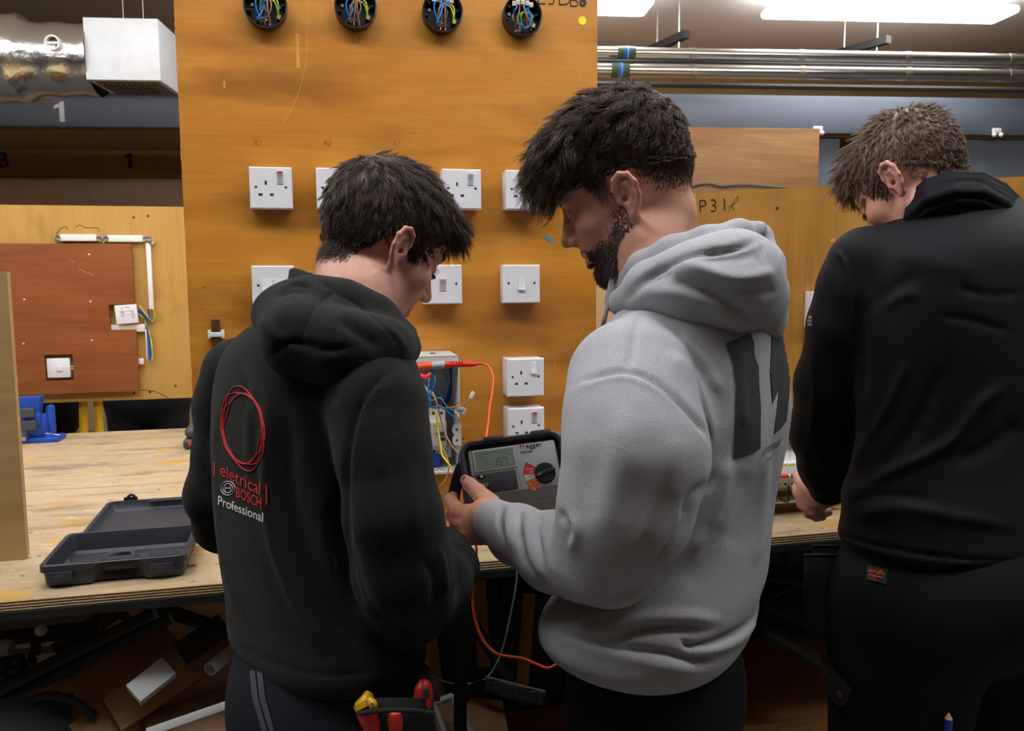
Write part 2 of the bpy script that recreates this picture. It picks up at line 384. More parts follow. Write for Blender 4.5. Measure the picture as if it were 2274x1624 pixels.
bays()

# ------------------------------------------------------------------ duct, plenum, pipes
def services():
    Zd = 3.5
    b0 = float(P(270, 110, Zd) @ RY)
    a0, zt = rl(183, 38, b0); a1, zb = rl(357, 179, b0)
    t = thing('air_plenum', 'white galvanised box plenum with a slotted grille hung below the ceiling', 'vent', rw(0, b0, 0), TR)
    B().box((a0, 0, zb), (a1, .27, zt), .003).out('box', M_galv, t)
    B().box((a0 + .03, .03, zb - .006), (a1 - .02, .25, zb + .001)).out('grille_frame', mat('slat_brown', (.16, .13, .11), .5), t)
    for k in range(9):
        x = a0 + .05 + k * (a1 - a0 - .08) / 9
        B().box((x, .04, zb - .014), (x + .004, .24, zb - .004)).out('grille_slat', mat('slat_brown', (.16, .13, .11), .5), t)
    for x in (a0 + .12, a1 - .1): B().cyl((x, .13, zt), (x, .13, 3.06), .0015, n=6).out('hanger_wire', M_steel, t)
    # crinkled foil duct
    zc = (rl(100, 50, b0 + .12)[1] + rl(100, 212, b0 + .12)[1]) / 2; R = (rl(100, 50, b0 + .12)[1] - rl(100, 212, b0 + .12)[1]) / 2 * .98
    d = thing('foil_duct', 'silver crinkled foil air duct running into the white plenum', 'duct', rw(0, b0 + .13, 0), TR)
    n, mlen = 40, 70; v = []; f = []
    xs = np.linspace(-3.2, a0 + .005, mlen)
    for i, x in enumerate(xs):
        sg = .003 * math.sin(x * 46) + .005 * (rng.random() - .5)
        if x < rl(30, 130, b0)[0]: sg += .03
        for k in range(n):
            an = 2 * math.pi * k / n; r_ = R + sg + .006 * (rng.random() - .5)
            v.append((x, r_ * math.cos(an), zc + r_ * math.sin(an)))
    for i in range(mlen - 1):
        for k in range(n): f.append((i * n + k, i * n + (k + 1) % n, (i + 1) * n + (k + 1) % n, (i + 1) * n + k))
    mesh_np('foil_skin', v, f, M_foil, d)
    ad, zd = rl(119, 96, b0 + .13 - R)
    Md = at(ad, -R * .97, zd) @ Matrix.Rotation(math.pi / 2, 4, 'X')
    B().lathe([(.024, -.004), (.024, .02), (.031, .02), (.031, -.004)], 28, Md).out('damper_ring', M_white2, d)
    B().box((-.026, -.005, 0), (.026, .005, .014), .001, 1, Md).out('damper_bar', M_white2, d)
    B().cyl(Md @ Vector((0, 0, -.01)), Md @ Vector((0, 0, .002)), .026, n=24).out('damper_disc', M_grille, d)
    a2, z2 = rl(60, 178, b0 + .4)
    o = B().cyl((-3.2, 0, 0), (a2 + .10, 0, 0), .075, n=28).out('round_duct', M_foil); o.location = tuple(rw(0, b0 + .45, z2 - .02)); o.rotation_euler.z = TR
    tag(o, 'smaller round duct pipe below and behind the silver foil duct', 'duct')
    # lagged pipes
    bp = 4.65
    for (y0, y1, hw, lab) in ((108, 129, .030, 'thin silver lagged pipe, upper of the two under the ceiling'), (149, 162, .038, 'thicker silver lagged pipe, lower of the two under the ceiling')):
        p0 = rl(1330, y0 + 8, bp); p1 = rl(2274, y1 + 3, bp)
        t = thing('lagged_pipe', lab, 'pipe', rw(0, bp, 0), TR)
        sl = (p1[1] - p0[1]) / (p1[0] - p0[0])
        zz = lambda x: p0[1] + (x - p0[0]) * sl * .35 + (p1[1] - p0[1]) * .3
        B().cyl((-5, 0, zz(-5)), (5, 0, zz(5)), hw, n=24).out('lagging', mat('pipe_foil', (.72, .70, .66), .22, 1.0, bump=.35, bscale=14, stretch=(.6, 3, 3)), t)
        for x in np.arange(-4.8, 5, .62):
            B().cyl((x, 0, zz(x)), (x + .035, 0, zz(x)), hw + .002, n=24).out('foil_band', mat('band_foil', (.6, .58, .5), .35, 1.0), t)
        xb = rl(1390 if y0 < 120 else 1376, 130, bp)[0]
        for k, (m, ww) in enumerate(((mat('tape_green', (.06, .12, .03), .5), .1), (mat('tape_blue', (.02, .16, .55), .5), .04), (M_white2, .015))):
            B().cyl((xb - ww / 2 + k * .006, 0, zz(xb)), (xb + ww / 2, 0, zz(xb)), hw + .003 + k * .001, n=24).out('tape', m, t)
    tr = B()
    for y in (134, 139, 190): tr.tube([rw(-5, bp + .12, rl(1700, y, bp + .1)[1]), rw(5, bp + .12, rl(1700, y, bp + .1)[1])], .012 if y < 150 else .016, 8, 0)
    tag(tr.out('cable_tray', M_grille), 'dark conduits running between and below the silver pipes', 'conduit')
    for (xn, yn, xf, yf, lab) in ((1526, 76, 1464, 104, 'by the varnished board'), (1974, 88, 1882, 114, 'over the cropped brown hair')):
        zc_ = 2.84; p = onz(xn, yn, zc_); q = onz(xf, yf, zc_); dq = (q - p) * 1.5
        t = thing('channel_bracket', 'dark steel channel bracket below the ceiling above the pipes, ' + lab, 'bracket', p, math.atan2(dq[1], dq[0]))
        L_ = float(np.linalg.norm(dq))
        B().box((0, -.022, -.02), (L_, .022, .024)).out('channel', M_blacksteel, t)
        for q_ in (.08, L_ - .12): B().cyl((q_, 0, -.07), (q_, 0, 3.06 - zc_), .004, n=8).out('rod', M_steel, t)
services()

# ------------------------------------------------------------------ workbench
def bench():
    t = thing('workbench', 'long pale plywood workbench on a black steel frame, stained yellow', 'workbench', B00, TH)
    nf, nm, nb_ = -.283, .56, 1.45
    o = sheet(B(), (-2.4, nf, ZB - .018), (2.3, nm - .003, ZB), 2).out('worktop', [W_bench, E_bench], t, smooth=False)
    sheet(B(), (-2.4, nm + .002, ZB - .018), (2.3, nb_, ZB), 2).out('worktop', [W_bench, E_bench], t, smooth=False)
    zt = ZB - .018
    for n_ in (nf + .012, nm - .04, nm + .04, nb_ - .03): B().box((-2.38, n_ - .018, zt - .016), (2.28, n_ + .018, zt - .0005)).out('rail', M_blacksteel, t)
    for s in (-2.3, -1.18, -.12, .55, 1.3, 2.2):
        for n_ in (nf + .05, nm, nb_ - .05):
            B().box((s - .02, n_ - .02, 0), (s + .02, n_ + .02, zt - .015)).out('leg', M_blacksteel, t)
    for s in (-2.3, -1.18, -.1, .55, 1.3, 2.2): B().box((s - .015, nf, .30), (s + .015, nb_ - .04, .33)).out('cross_rail', M_blacksteel, t)
    B().box((-2.3, nf + .1, .33), (2.2, nb_ - .1, .345)).out('shelf', W_dark, t)
    # diagonal braces seen below the left end
    for (p, q, r_) in (((-20, 1540, .10), (345, 1362, .10), .014), ((-20, 1572, .10), (380, 1372, .10), .012), ((310, 1335, .2), (520, 1408, .2), .016), ((1000, 1300, .0), (1160, 1560, .0), .012)):
        a = bl(p[0], p[1], -p[2] + .2); b_ = bl(q[0], q[1], -q[2] + .2)
        B().tube([(a[0], p[2] - .2, a[1]), (b_[0], q[2] - .2, b_[1])], r_, 8, 0).out('brace', M_blacksteel, t)
bench()
# ------------------------------------------------------------------ boards on the bench
def screw(parent, x, y, z, r=.004):
    o = B().lathe([(0, -.0012), (r, -.0012), (r * 1.15, 0)], 14, at(x, y, z) @ Matrix.Rotation(math.pi / 2, 4, 'X')).out('screw', M_steel, parent)
    return o
def main_board():
    t = thing('test_board', 'tall varnished orange plywood test board carrying sockets, switches and round boxes', 'board', B0, TH)
    sheet(B(), (-.536, 0, 0), (.370, .018, 1.42), 1).out('panel', [W_board, E_board], t, smooth=False)
    def lz(x, y): s, z = bl(x, y); return s, z - ZB
    for x, y in ((635, 346), (1178, 358), (1176, 761)):
        s, z = lz(x, y); screw(t, s, 0, z)
    for x, y in ((610, 60), (812, 65), (997, 73), (1181, 79), (1029, 975)):
        s, z = lz(x, y); B().cyl((s, -.0006, z), (s, .002, z), .0024, n=10).out('screw_hole_shade', M_slot, t)  # flat dark discs laid on the board as the shade of drilled holes
    s, z = lz(1293, 46); B().cyl((s, -.0008, z), (s, .001, z), .0092, n=32).out('sticker', mat('yellow_sticker', (.92, .78, 0), .5), t)
    s, z = lz(1220, 531); B().box((-.010, -.0008, -.004), (.010, .001, .004), 0, 1, at(s, 0, z) @ Matrix.Rotation(math.radians(28), 4, 'Y')).out('tape', mat('teal_tape', (.04, .32, .42), .5), t)
    s, z = lz(1230, -3); text('lettering', 'L3D', .047, at(s, -.001, z) @ Matrix.Rotation(math.radians(-1), 4, 'Y') @ FRONT, M_ink, t, bold=-.0009, space=1.05)
    s, z = lz(1274, 2); text('lettering', 'B', .045, at(s, -.001, z) @ FRONT, M_ink, t, bold=-.0009)
    s, z = lz(1294, 3); text('lettering', '8', .034, at(s, -.001, z) @ FRONT, M_ink, t, bold=.0012)
    for x, y, q, sz in ((588, 89, 'L1', .018), (790, 89, 'L2', .018), (975, 92, 'L3', .018), (572, 318, 'R1', .016), (726, 319, 'R2', .016), (880, 320, 'R3', .016), (460, 637, 'Bop.', .009), (450, 687, '~', .02)):
        s, z = lz(x, y); text('pencil_note', q, sz, at(s, -.0005, z) @ Matrix.Rotation(math.radians(random.uniform(-8, 8)), 4, 'Y') @ FRONT, M_pencil, t, extrude=.0001, bold=-.0004, shear=.2)
    # the long curved scratch, and short ones
    M_sc = mat('scratch', (.72, .40, .11), .6)
    pts = [(685, 0), (683, 60), (680, 130), (668, 190), (648, 240), (628, 275)]
    B().tube([(lz(*p)[0], -.0001, lz(*p)[1]) for p in pts], .0004, 5).out('scratch_mark', M_sc, t)
    for (x0, y0, x1, y1) in ((925, 245, 947, 265), (1282, 120, 1296, 214), (990, 290, 1036, 312), (1040, 78, 1075, 102), (1150, 348, 1174, 357), (1270, 750, 1276, 740), (1285, 745, 1297, 728), (1232, 790, 1234, 820), (1100, 230, 1120, 250), (505, 90, 512, 84)):
        a = lz(x0, y0); b_ = lz(x1, y1); B().tube([(a[0], 0, a[1]), (b_[0], 0, b_[1])], .00035, 4, 0).out('scratch_mark', M_sc, t)
    for (x, y0, y1, wd) in ((660, 75, 150, .007), (498, 180, 196, .004)):
        a = lz(x, y0); b_ = lz(x, y1); B().box((a[0] - wd / 2, -.0003, b_[1]), (a[0] + wd / 2, .0005, a[1])).out('glue_mark', mat('pale_rub', (.65, .31, .06), .45), t)
    # chipped cut edge
    for k in range(26):
        z = random.uniform(.02, 1.4); h = random.uniform(.004, .03)
        B().box((-.5365, -.0008, z), (-.5365 + random.uniform(.001, .0035), .004, z + h)).out('edge_chip', mat('chip', (.62, .34, .11), .8), t)
    # brown conductor end held by a white saddle
    s, z = lz(481, 742)
    c = thing('cable_end', 'brown cable stub held by a white saddle clip at the edge of the varnished board', 'cable', bw(s, 0, z + ZB), TH)
    B().cyl((0, -.010, -.06), (0, -.010, .031), .0085, n=16).out('sheath', mat('brown_sheath', (.07, .035, .015), .45), c)
    B().cyl((0, -.010, -.10), (0, -.010, -.028), .0088, n=16).out('yellow_band', M_yellow, c)
    for sx in (-1, 1): B().box((sx * .013 - .0035, -.013, -.009), (sx * .013 + .0035, 0, .009), .001).out('saddle_foot', M_white2, c)
    B().box((-.012, -.021, -.005), (.012, -.017, .005), .001).out('saddle_strap', M_white2, c)
    screw(c, 0, -.0215, 0, .003)
    return lz
LZ = main_board()

def board_p31():
    p0 = onz(1720, 1134, ZB); p1 = onz(1868, 1120, ZB); d = p1 - p0; an = TH - math.radians(1)
    ax = np.array([math.cos(an), math.sin(an), 0]); nn = np.array([-math.sin(an), math.cos(an), 0])
    o = p0
    def lp(x, y, off=0):
        p = onpl(x, y, o - nn * off, nn); return float((p - o) @ ax), float(p[2] - ZB)
    t = thing('test_board', 'worn plywood board marked P31 in front of the person in the black jacket', 'board', o, an)
    a = lp(1546, 428); b_ = lp(2274, 392); sl = (b_[1] - a[1]) / (b_[0] - a[0])
    L = 1.35
    b = B()
    b.prism([(a[0], 0.0), (a[0] + L, 0.0), (a[0] + L, a[1] + sl * L), (a[0], a[1])], 0, .018)
    for f in b.bm.faces:
        f.normal_update()
        if abs(f.normal[1]) < .7: f.material_index = 1
    b.out('panel', [W_p31, E_board], t, smooth=False)
    s, z = lp(1604, 460); text('lettering', 'P31', .043, at(s - .022, -.001, z + .002) @ Matrix.Rotation(math.radians(-4), 4, 'Y') @ FRONT, M_ink, t, bold=-.0009, space=1.25)
    s, z = lp(1628, 456)
    B().tube([(s - .012, -.0005, z - .016), (s, -.0005, z + .006), (s + .010, -.0005, z + .020), (s + .012, -.0005, z + .012), (s + .002, -.0005, z + .004), (s - .012, -.0005, z - .004)], .0006, 5).out('lettering', M_ink, t)
    B().tube([(s - .004, -.0005, z + .004), (s + .002, -.0005, z - .012)], .0006, 5, 0).out('lettering', M_ink, t)
    s, z = lp(1726, 462); B().lathe([(0, -.001), (.0035, -.001), (.0036, -.0016), (.0075, -.0016), (.0078, 0)], 20, at(s, 0, z) @ Matrix.Rotation(math.pi / 2, 4, 'X')).out('screw_cup', mat('cup_wood', (.5, .27, .07), .5), t)
    B().cyl((s, -.002, z), (s, 0, z), .0034, n=12).out('screw_hole_shade', M_slot, t)
    s, z = lp(1795, 600); screw(t, s, 0, z, .003)
    for x, y in ((1850, 534), (1862, 540)):
        s, z = lp(x, y); B().box((s - .006, -.0006, z - .004), (s + .006, .001, z + .004)).out('chip_mark', mat('chip', (.62, .34, .11), .8), t)
    return o, an, ax, nn, lp
P31 = board_p31()

def side_boards():
    # pale board standing at the left end of the bench
    s1, n1 = bn(60, 1243); 
    t = thing('pale_board', 'pale rough plywood board standing on the bench beside the open case', 'board', bw(s1, n1, ZB), TH)
    zt = onpl(38, 603, bw(s1, n1, ZB), NB)[2] - ZB
    b = B(); b.prism([(-.75, 0), (-.005, 0), (0, .005), (0, zt), (-.75, zt)], 0, .018)
    for f in b.bm.faces:
        f.normal_update()
        if abs(f.normal[1]) < .7: f.material_index = 1
    b.out('panel', [W_pale, E_board], t, smooth=False)
    # tan board behind, seen in the slit between the varnished board and the grey hood
    o = B().box((.33, .30, ZB), (.85, .318, ZB + .56), .001).out('tan_board', mat('tan_ply', (.58, .40, .2), .6, var=.15, vscale=4, stretch=(1, 1, 6))); o.location = tuple(B00); o.rotation_euler.z = TH
    tag(o, 'plain tan board standing behind the gap beside the varnished board', 'board')
side_boards()

# ------------------------------------------------------------------ accessories
def plate(b, w, h, y, holes, depth=.006, bevel=.0025):
    """face plate (front at -y) with real rectangular openings"""
    x0, x1, z0, z1 = -w / 2, w / 2, -h / 2, h / 2
    xs = sorted({x0 + bevel, x1 - bevel} | {v for q in holes for v in (q[0], q[1])}); zs = sorted({z0 + bevel, z1 - bevel} | {v for q in holes for v in (q[2], q[3])})
    V = {}
    def vv(x, yy, z):
        k = (round(x, 6), round(yy, 6), round(z, 6))
        if k not in V: V[k] = b.bm.verts.new(k)
        return V[k]
    for i in range(len(xs) - 1):
        for j in range(len(zs) - 1):
            cx, cz = (xs[i] + xs[i + 1]) / 2, (zs[j] + zs[j + 1]) / 2
            if any(q[0] < cx < q[1] and q[2] < cz < q[3] for q in holes): continue
            b.bm.faces.new((vv(xs[i], y, zs[j]), vv(xs[i + 1], y, zs[j]), vv(xs[i + 1], y, zs[j + 1]), vv(xs[i], y, zs[j + 1])))
    for q in holes:
        c = [(q[0], q[2]), (q[1], q[2]), (q[1], q[3]), (q[0], q[3])]
        for k in range(4):
            (xa, za), (xb, zb) = c[k], c[(k + 1) % 4]
            try: b.bm.faces.new((vv(xa, y, za), vv(xb, y, zb), vv(xb, y + .0068, zb), vv(xa, y + .0068, za)))
            except ValueError: pass
    # bevel and sides
    o1 = [(x0 + bevel, z0 + bevel), (x1 - bevel, z0 + bevel), (x1 - bevel, z1 - bevel), (x0 + bevel, z1 - bevel)]; o2 = [(x0, z0), (x1, z0), (x1, z1), (x0, z1)]
    zz = [sorted({z0 + bevel, z1 - bevel} | set(zs))] 
    for k in range(4):
        a, c = o1[k], o1[(k + 1) % 4]; a2, c2 = o2[k], o2[(k + 1) % 4]
        b.bm.faces.new([b.bm.verts.new((p[0], yy, p[1])) for p, yy in ((a, y), (c, y), (c2, y + bevel), (a2, y + bevel))])
        b.bm.faces.new([b.bm.verts.new((p[0], yy, p[1])) for p, yy in ((a2, y + bevel), (c2, y + bevel), (c2, y + depth), (a2, y + depth))])
    return b
M_rock = mat('rocker_grey', (.40, .40, .44), .4); M_redind = mat('red_indicator', (.75, .08, .03), .4)
def accessory(label, kind, loc, rz_, group, on=True, depth=.046, tilt=0.0):
    t = thing({'socket': 'wall_socket', 'switch1': 'light_switch', 'switch2': 'light_switch'}[kind], label, 'socket' if kind == 'socket' else 'switch', loc, rz_, group)
    t.rotation_euler = (0, tilt, rz_)
    W = .0865; d = depth
    B().box((-.0425, -d + .008, -.0425), (.0425, 0, .0425), .002).out('back_box', M_white, t)
    sc = [(-.0302, .0015), (.0302, .0015)]
    if kind == 'socket': holes = [(-.0125, -.0080, .0060, .0150), (-.0255, -.0175, -.0170, -.0112), (-.0030, .0050, -.0170, -.0112)]
    else: holes = []
    allh = holes + [(x - .0026, x + .0026, z - .0026, z + .0026) for x, z in sc]
    plate(B(), W, W, -d, allh, .009).out('faceplate', M_white, t)
    for q in holes: B().box((q[0] - .0004, -d + .0065, q[2] - .0004), (q[1] + .0004, -d + .0079, q[3] + .0004)).out('pin_slot', mat('socket_inside', (.12, .115, .11), .5), t)
    for i, q in enumerate(holes):
        if i: B().box((q[0] + .001, -d + .0050, q[2] + .001), (q[1] - .001, -d + .0064, q[3] - .002)).out('slot_shutter', mat('shutter', (.30, .28, .24), .5), t)
    for x, z in sc:
        B().lathe([(0, -.0004), (.0022, -.0004), (.0026, 0)], 12, at(x, -d + .002, z) @ Matrix.Rotation(math.pi / 2, 4, 'X')).out('screw', mat('screw_dull', (.30, .29, .26), .4, .8), t)
        B().box((x - .0018, -d + .0012, z - .0003), (x + .0018, -d + .0018, z + .0003)).out('screw_slot_shade', M_slot, t)  # dark bar painted as the shade in the screw's slot
    def rocker(x, z, w_, h_, on_):
        s = 1 if on_ else -1
        b = B(); y = -d
        poly = [(y + .001, z - h_ / 2), (y - (.0052 if not on_ else .0018), z - h_ / 2), (y - .0028, z), (y - (.0018 if not on_ else .0058), z + h_ / 2), (y + .001, z + h_ / 2)]
        A = [b.bm.verts.new((x - w_ / 2, p[0], p[1])) for p in poly]; C = [b.bm.verts.new((x + w_ / 2, p[0], p[1])) for p in poly]
        b.bm.faces.new(A); b.bm.faces.new(C[::-1])
        for k in range(5): b.bm.faces.new((A[k], C[k], C[(k + 1) % 5], A[(k + 1) % 5]))
        r_ = b.out('rocker', M_white, t, smooth=False)
        fr = .0012
        # the rocker's grey tinted face, inset between white margins
        if on_ is not None and on_:
            q = B(); q.bm.faces.new([q.bm.verts.new(v) for v in ((x - w_ / 2 + fr, -d - .0021, z - h_ / 2 + fr), (x + w_ / 2 - fr, -d - .0021, z - h_ / 2 + fr), (x + w_ / 2 - fr, -d - .0031, z), (x - w_ / 2 + fr, -d - .0031, z))])
            q.bm.faces.new([q.bm.verts.new(v) for v in ((x - w_ / 2 + fr, -d - .0031, z), (x + w_ / 2 - fr, -d - .0031, z), (x + w_ / 2 - fr, -d - .0055, z + h_ / 2 - .003), (x - w_ / 2 + fr, -d - .0055, z + h_ / 2 - .003))])
            q.out('rocker_face', M_rock, r_, smooth=False)
            if kind == 'socket' and on == 'red':
                B().box((x - w_ / 2 + .0008, -d - .0064, z + h_ / 2 - .0026), (x + w_ / 2 - .0008, -d - .0045, z + h_ / 2 + .0004)).out('indicator', M_redind, r_)
        return r_
    if kind == 'socket': rocker(.0190, .0215, .0128, .0250, bool(on))
    elif kind == 'switch1': rocker(0, 0, .0150, .0265, bool(on))
    else:
        for x in (-.0125, .0125): rocker(x, 0, .0200, .0265, bool(on))
    return t
def on_board(x, y, off=.046):
    s, z = bl(x, y, off); return bw(s, 0, z)
G1 = 'white accessories on the varnished board'
accessory('white switched socket with red marked rocker, at the outer end of the upper row', 'socket', on_board(601, 416), TH, G1, 'red', .032)
accessory('white switched socket partly behind the dark brown hair, second in the upper row', 'socket', on_board(749, 418), TH, G1, 'red', .036)
accessory('white switched socket with plain rocker beside the dark brown hair in the upper row', 'socket', on_board(1026, 420), TH, G1, True, .044)
accessory('white switched socket behind the curly fringe at the end of the upper row', 'socket', on_board(1166, 422), TH, G1, 'red', .046)
accessory('white switched socket with white rocker, directly below the single light switch', 'socket', on_board(1166, 838), TH, G1, False, .052)
accessory('white switched socket with red marked rocker, lowest one just above the grey tester', 'socket', on_board(1167, 947), TH, G1, 'red', .052)
accessory('white two gang light switch half hidden behind the dark hood', 'switch2', on_board(606, 636), TH, G1, False, .034)
accessory('white one gang light switch behind the nose of the person in the dark hoodie', 'switch1', on_board(985, 632), TH, G1, True, .036)
accessory('white one gang light switch with white rocker below the blue tape mark', 'switch1', on_board(1161, 631), TH, G1, False, .034)
o_, an_, ax_, nn_, lp_ = P31
for (x, y, lab) in ((1680, 566, 'white socket box on the worn P31 board just behind the grey hood'), (1838, 688, 'white switch box on the worn P31 board behind the black sleeve')):
    s, z = lp_(x, y, .03); accessory(lab, 'switch1' if y > 600 else 'socket', o_ + ax_ * s + np.array([0, 0, z]), an_, 'white boxes on the P31 board', True, .03)

# round black boxes with loose conductors
def wires_for(k):
    """paths in the box plane (x right, z up, unit = box radius), with a height out of the box"""
    r = random.Random(k)
    bl_, br, gy = [], [], []
    j = lambda a: a + r.uniform(-.05, .05)
    if k == 3:
        bl_ = [[(-.30, .62), (-.34, .40), (-.45, .25), (-.50, .08)], [(.30, .55), (.22, .30), (.40, .05), (.46, -.3), (.3, -.62), (.1, -.72)], [(.36, .50), (.30, .25), (.46, 0), (.42, -.4), (.2, -.68), (-.2, -.55)], [(-.35, -.42), (-.1, -.50), (.0, -.62), (-.2, -.65)]]
        br = [[(-.12, .60), (-.20, .2), (-.32, -.2), (-.20, -.6), (-.15, -.85), (-.35, -.75)], [(.05, .6), (.10, .2), (.20, -.1), (.40, -.4), (.5, -.65)], [(.12, .6), (.08, .3), (.16, 0), (.30, -.45)], [(-.48, .1), (-.55, -.1), (-.48, -.3), (-.35, -.45)], [(-.2, -.6), (.1, -.62), (.3, -.5)]]
        gy = [[(-.28, -.3), (-.22, 0), (0, .15), (.3, .08), (.5, -.1), (.62, -.4)], [(-.05, -.5), (-.15, -.1), (0, .12)]]
        return bl_, br, gy
    bl_ = [[(j(.25), .75), (j(.1), .35), (j(-.3), .45), (j(-.45), .2), (j(-.40), -.3), (j(-.15), -.6)], [(j(.35), .7), (j(.3), .35), (j(-.05), .2), (j(-.25), .05), (j(.05), -.25), (j(.18), -.55)], [(j(-.15), .8), (j(0), .3), (j(-.2), -.3), (j(-.4), -.62), (j(-.1), -.5)]]
    br = [[(j(-.1), .8), (j(-.12), .3), (j(-.22), -.1), (j(-.25), -.65)], [(j(0), .85), (j(-.05), .2), (j(-.03), -.3), (j(-.08), -.78)], [(j(.1), .8), (j(.12), .2), (j(.12), -.3), (j(.18), -.82)], [(j(.05), .6), (j(.3), .1), (j(.2), -.3), (j(.05), -.6)]]
    gy = [[(j(0), .3), (j(.3), .38), (j(.52), .2), (j(.55), -.1), (.60, -.35)], [(j(.05), .4), (j(.35), .45), (j(.6), .22), (.63, -.35)], [(j(-.2), -.2), (j(-.2), .2), (j(.1), .35), (j(.4), .3)]]
    return bl_, br, gy
def round_box(x, y, r_px, k, label):
    off = .03
    s, z = bl(x, y, off)
    R = .0432
    t = thing('junction_box', label, 'junction box', bw(s, 0, z), TH, 'round boxes along the top of the varnished board')
    Mx = Matrix.Rotation(math.pi / 2, 4, 'X')
    B().lathe([(0, .006), (R - .0025, .006), (R - .0025, .028), (R, .030), (R + .001, .026), (R - .001, .002), (R - .001, 0), (0, 0)], 48, Mx).out('cup', M_black, t)
    for a in range(0, 360, 45):
        aa = math.radians(a + 10); rr = R - .008
        B().box((-.005, -.018, -.003), (.005, -.005, .003), .001, 1, at(rr * math.cos(aa), 0, rr * math.sin(aa)) @ Matrix.Rotation(-aa, 4, 'Y')).out('moulded_lug', M_black, t)
    for sx, sz in ((-.027, .006), (.027, .004)):
        o = B().lathe([(0, .0015), (.003, .0015), (.0042, 0)], 14, at(sx, -.0085, sz) @ Mx).out('screw', M_steel, t)
        for rr in (0, 1): B().box((-.0022, -.0101, -.0004), (.0022, -.0098, .0004), 0, 1, at(sx, 0, sz) @ Matrix.Rotation(rr * math.pi / 2 + .5, 4, 'Y')).out('screw_slot_shade', M_slot, t)
    b1_, b2_, g_ = wires_for(k)
    rr = random.Random(k + 50)
    for lst, m in ((b1_, M_blue), (b2_, M_brown), (g_, M_gy)):
        for path in lst:
            h = rr.uniform(.016, .034)
            n = len(path)
            pts = [(px * R * .93, -(.010 + (h - .010) * math.sin(math.pi * (i + .5) / n) ** .7), pz * R * .93) for i, (px, pz) in enumerate(path)]
            B().tube(pts, .00165, 8, 6).out('wire', m if m is not M_brown or rr.random() < .7 else mat('grey_brown_pvc', (.25, .16, .10), .5), t)
            e = pts[-1]
            if m is not M_gy: B().cyl(e, (e[0] + rr.uniform(-.002, .002), e[1] - .001, e[2] - .004), .0009, n=6).out('wire_end', M_copper, t)
    B().box((-.0042, -.006, -.0055), (.0042, .006, .0045), .0008, 1, at(.0262, -.014, -.0175) @ Matrix.Rotation(.35, 4, 'Y')).out('earth_terminal', M_brass, t)
    # clear connector strip across the top
    for i in range(5):
        aa = math.radians(40 + i * 24); 
        c = (.026 * math.cos(aa), -.02, .016 + .013 * math.sin(aa))
        B().box((c[0] - .0045, c[1] - .005, c[2] - .0055), (c[0] + .0045, c[1] + .005, c[2] + .0055), .0015).out('connector_block', mat('clear_nylon', (.62, .60, .50), .3), t)
        B().cyl((c[0], c[1] - .0056, c[2] + .001), (c[0], c[1] - .0048, c[2] + .001), .0017, n=10).out('terminal_screw', M_brass, t)
for k, (x, y, lab) in enumerate(((589, 12, 'round black box full of blue and brown wires above the L1 pencil mark'), (790, 14, 'round black box full of wires above the L2 pencil mark'), (984, 24, 'round black box with a brass earth terminal, between the L2 box and the lettered corner'), (1162, 33, 'round black box with a pale connector strip next to the lettering'))):
    round_box(x, y, 44, k, lab)
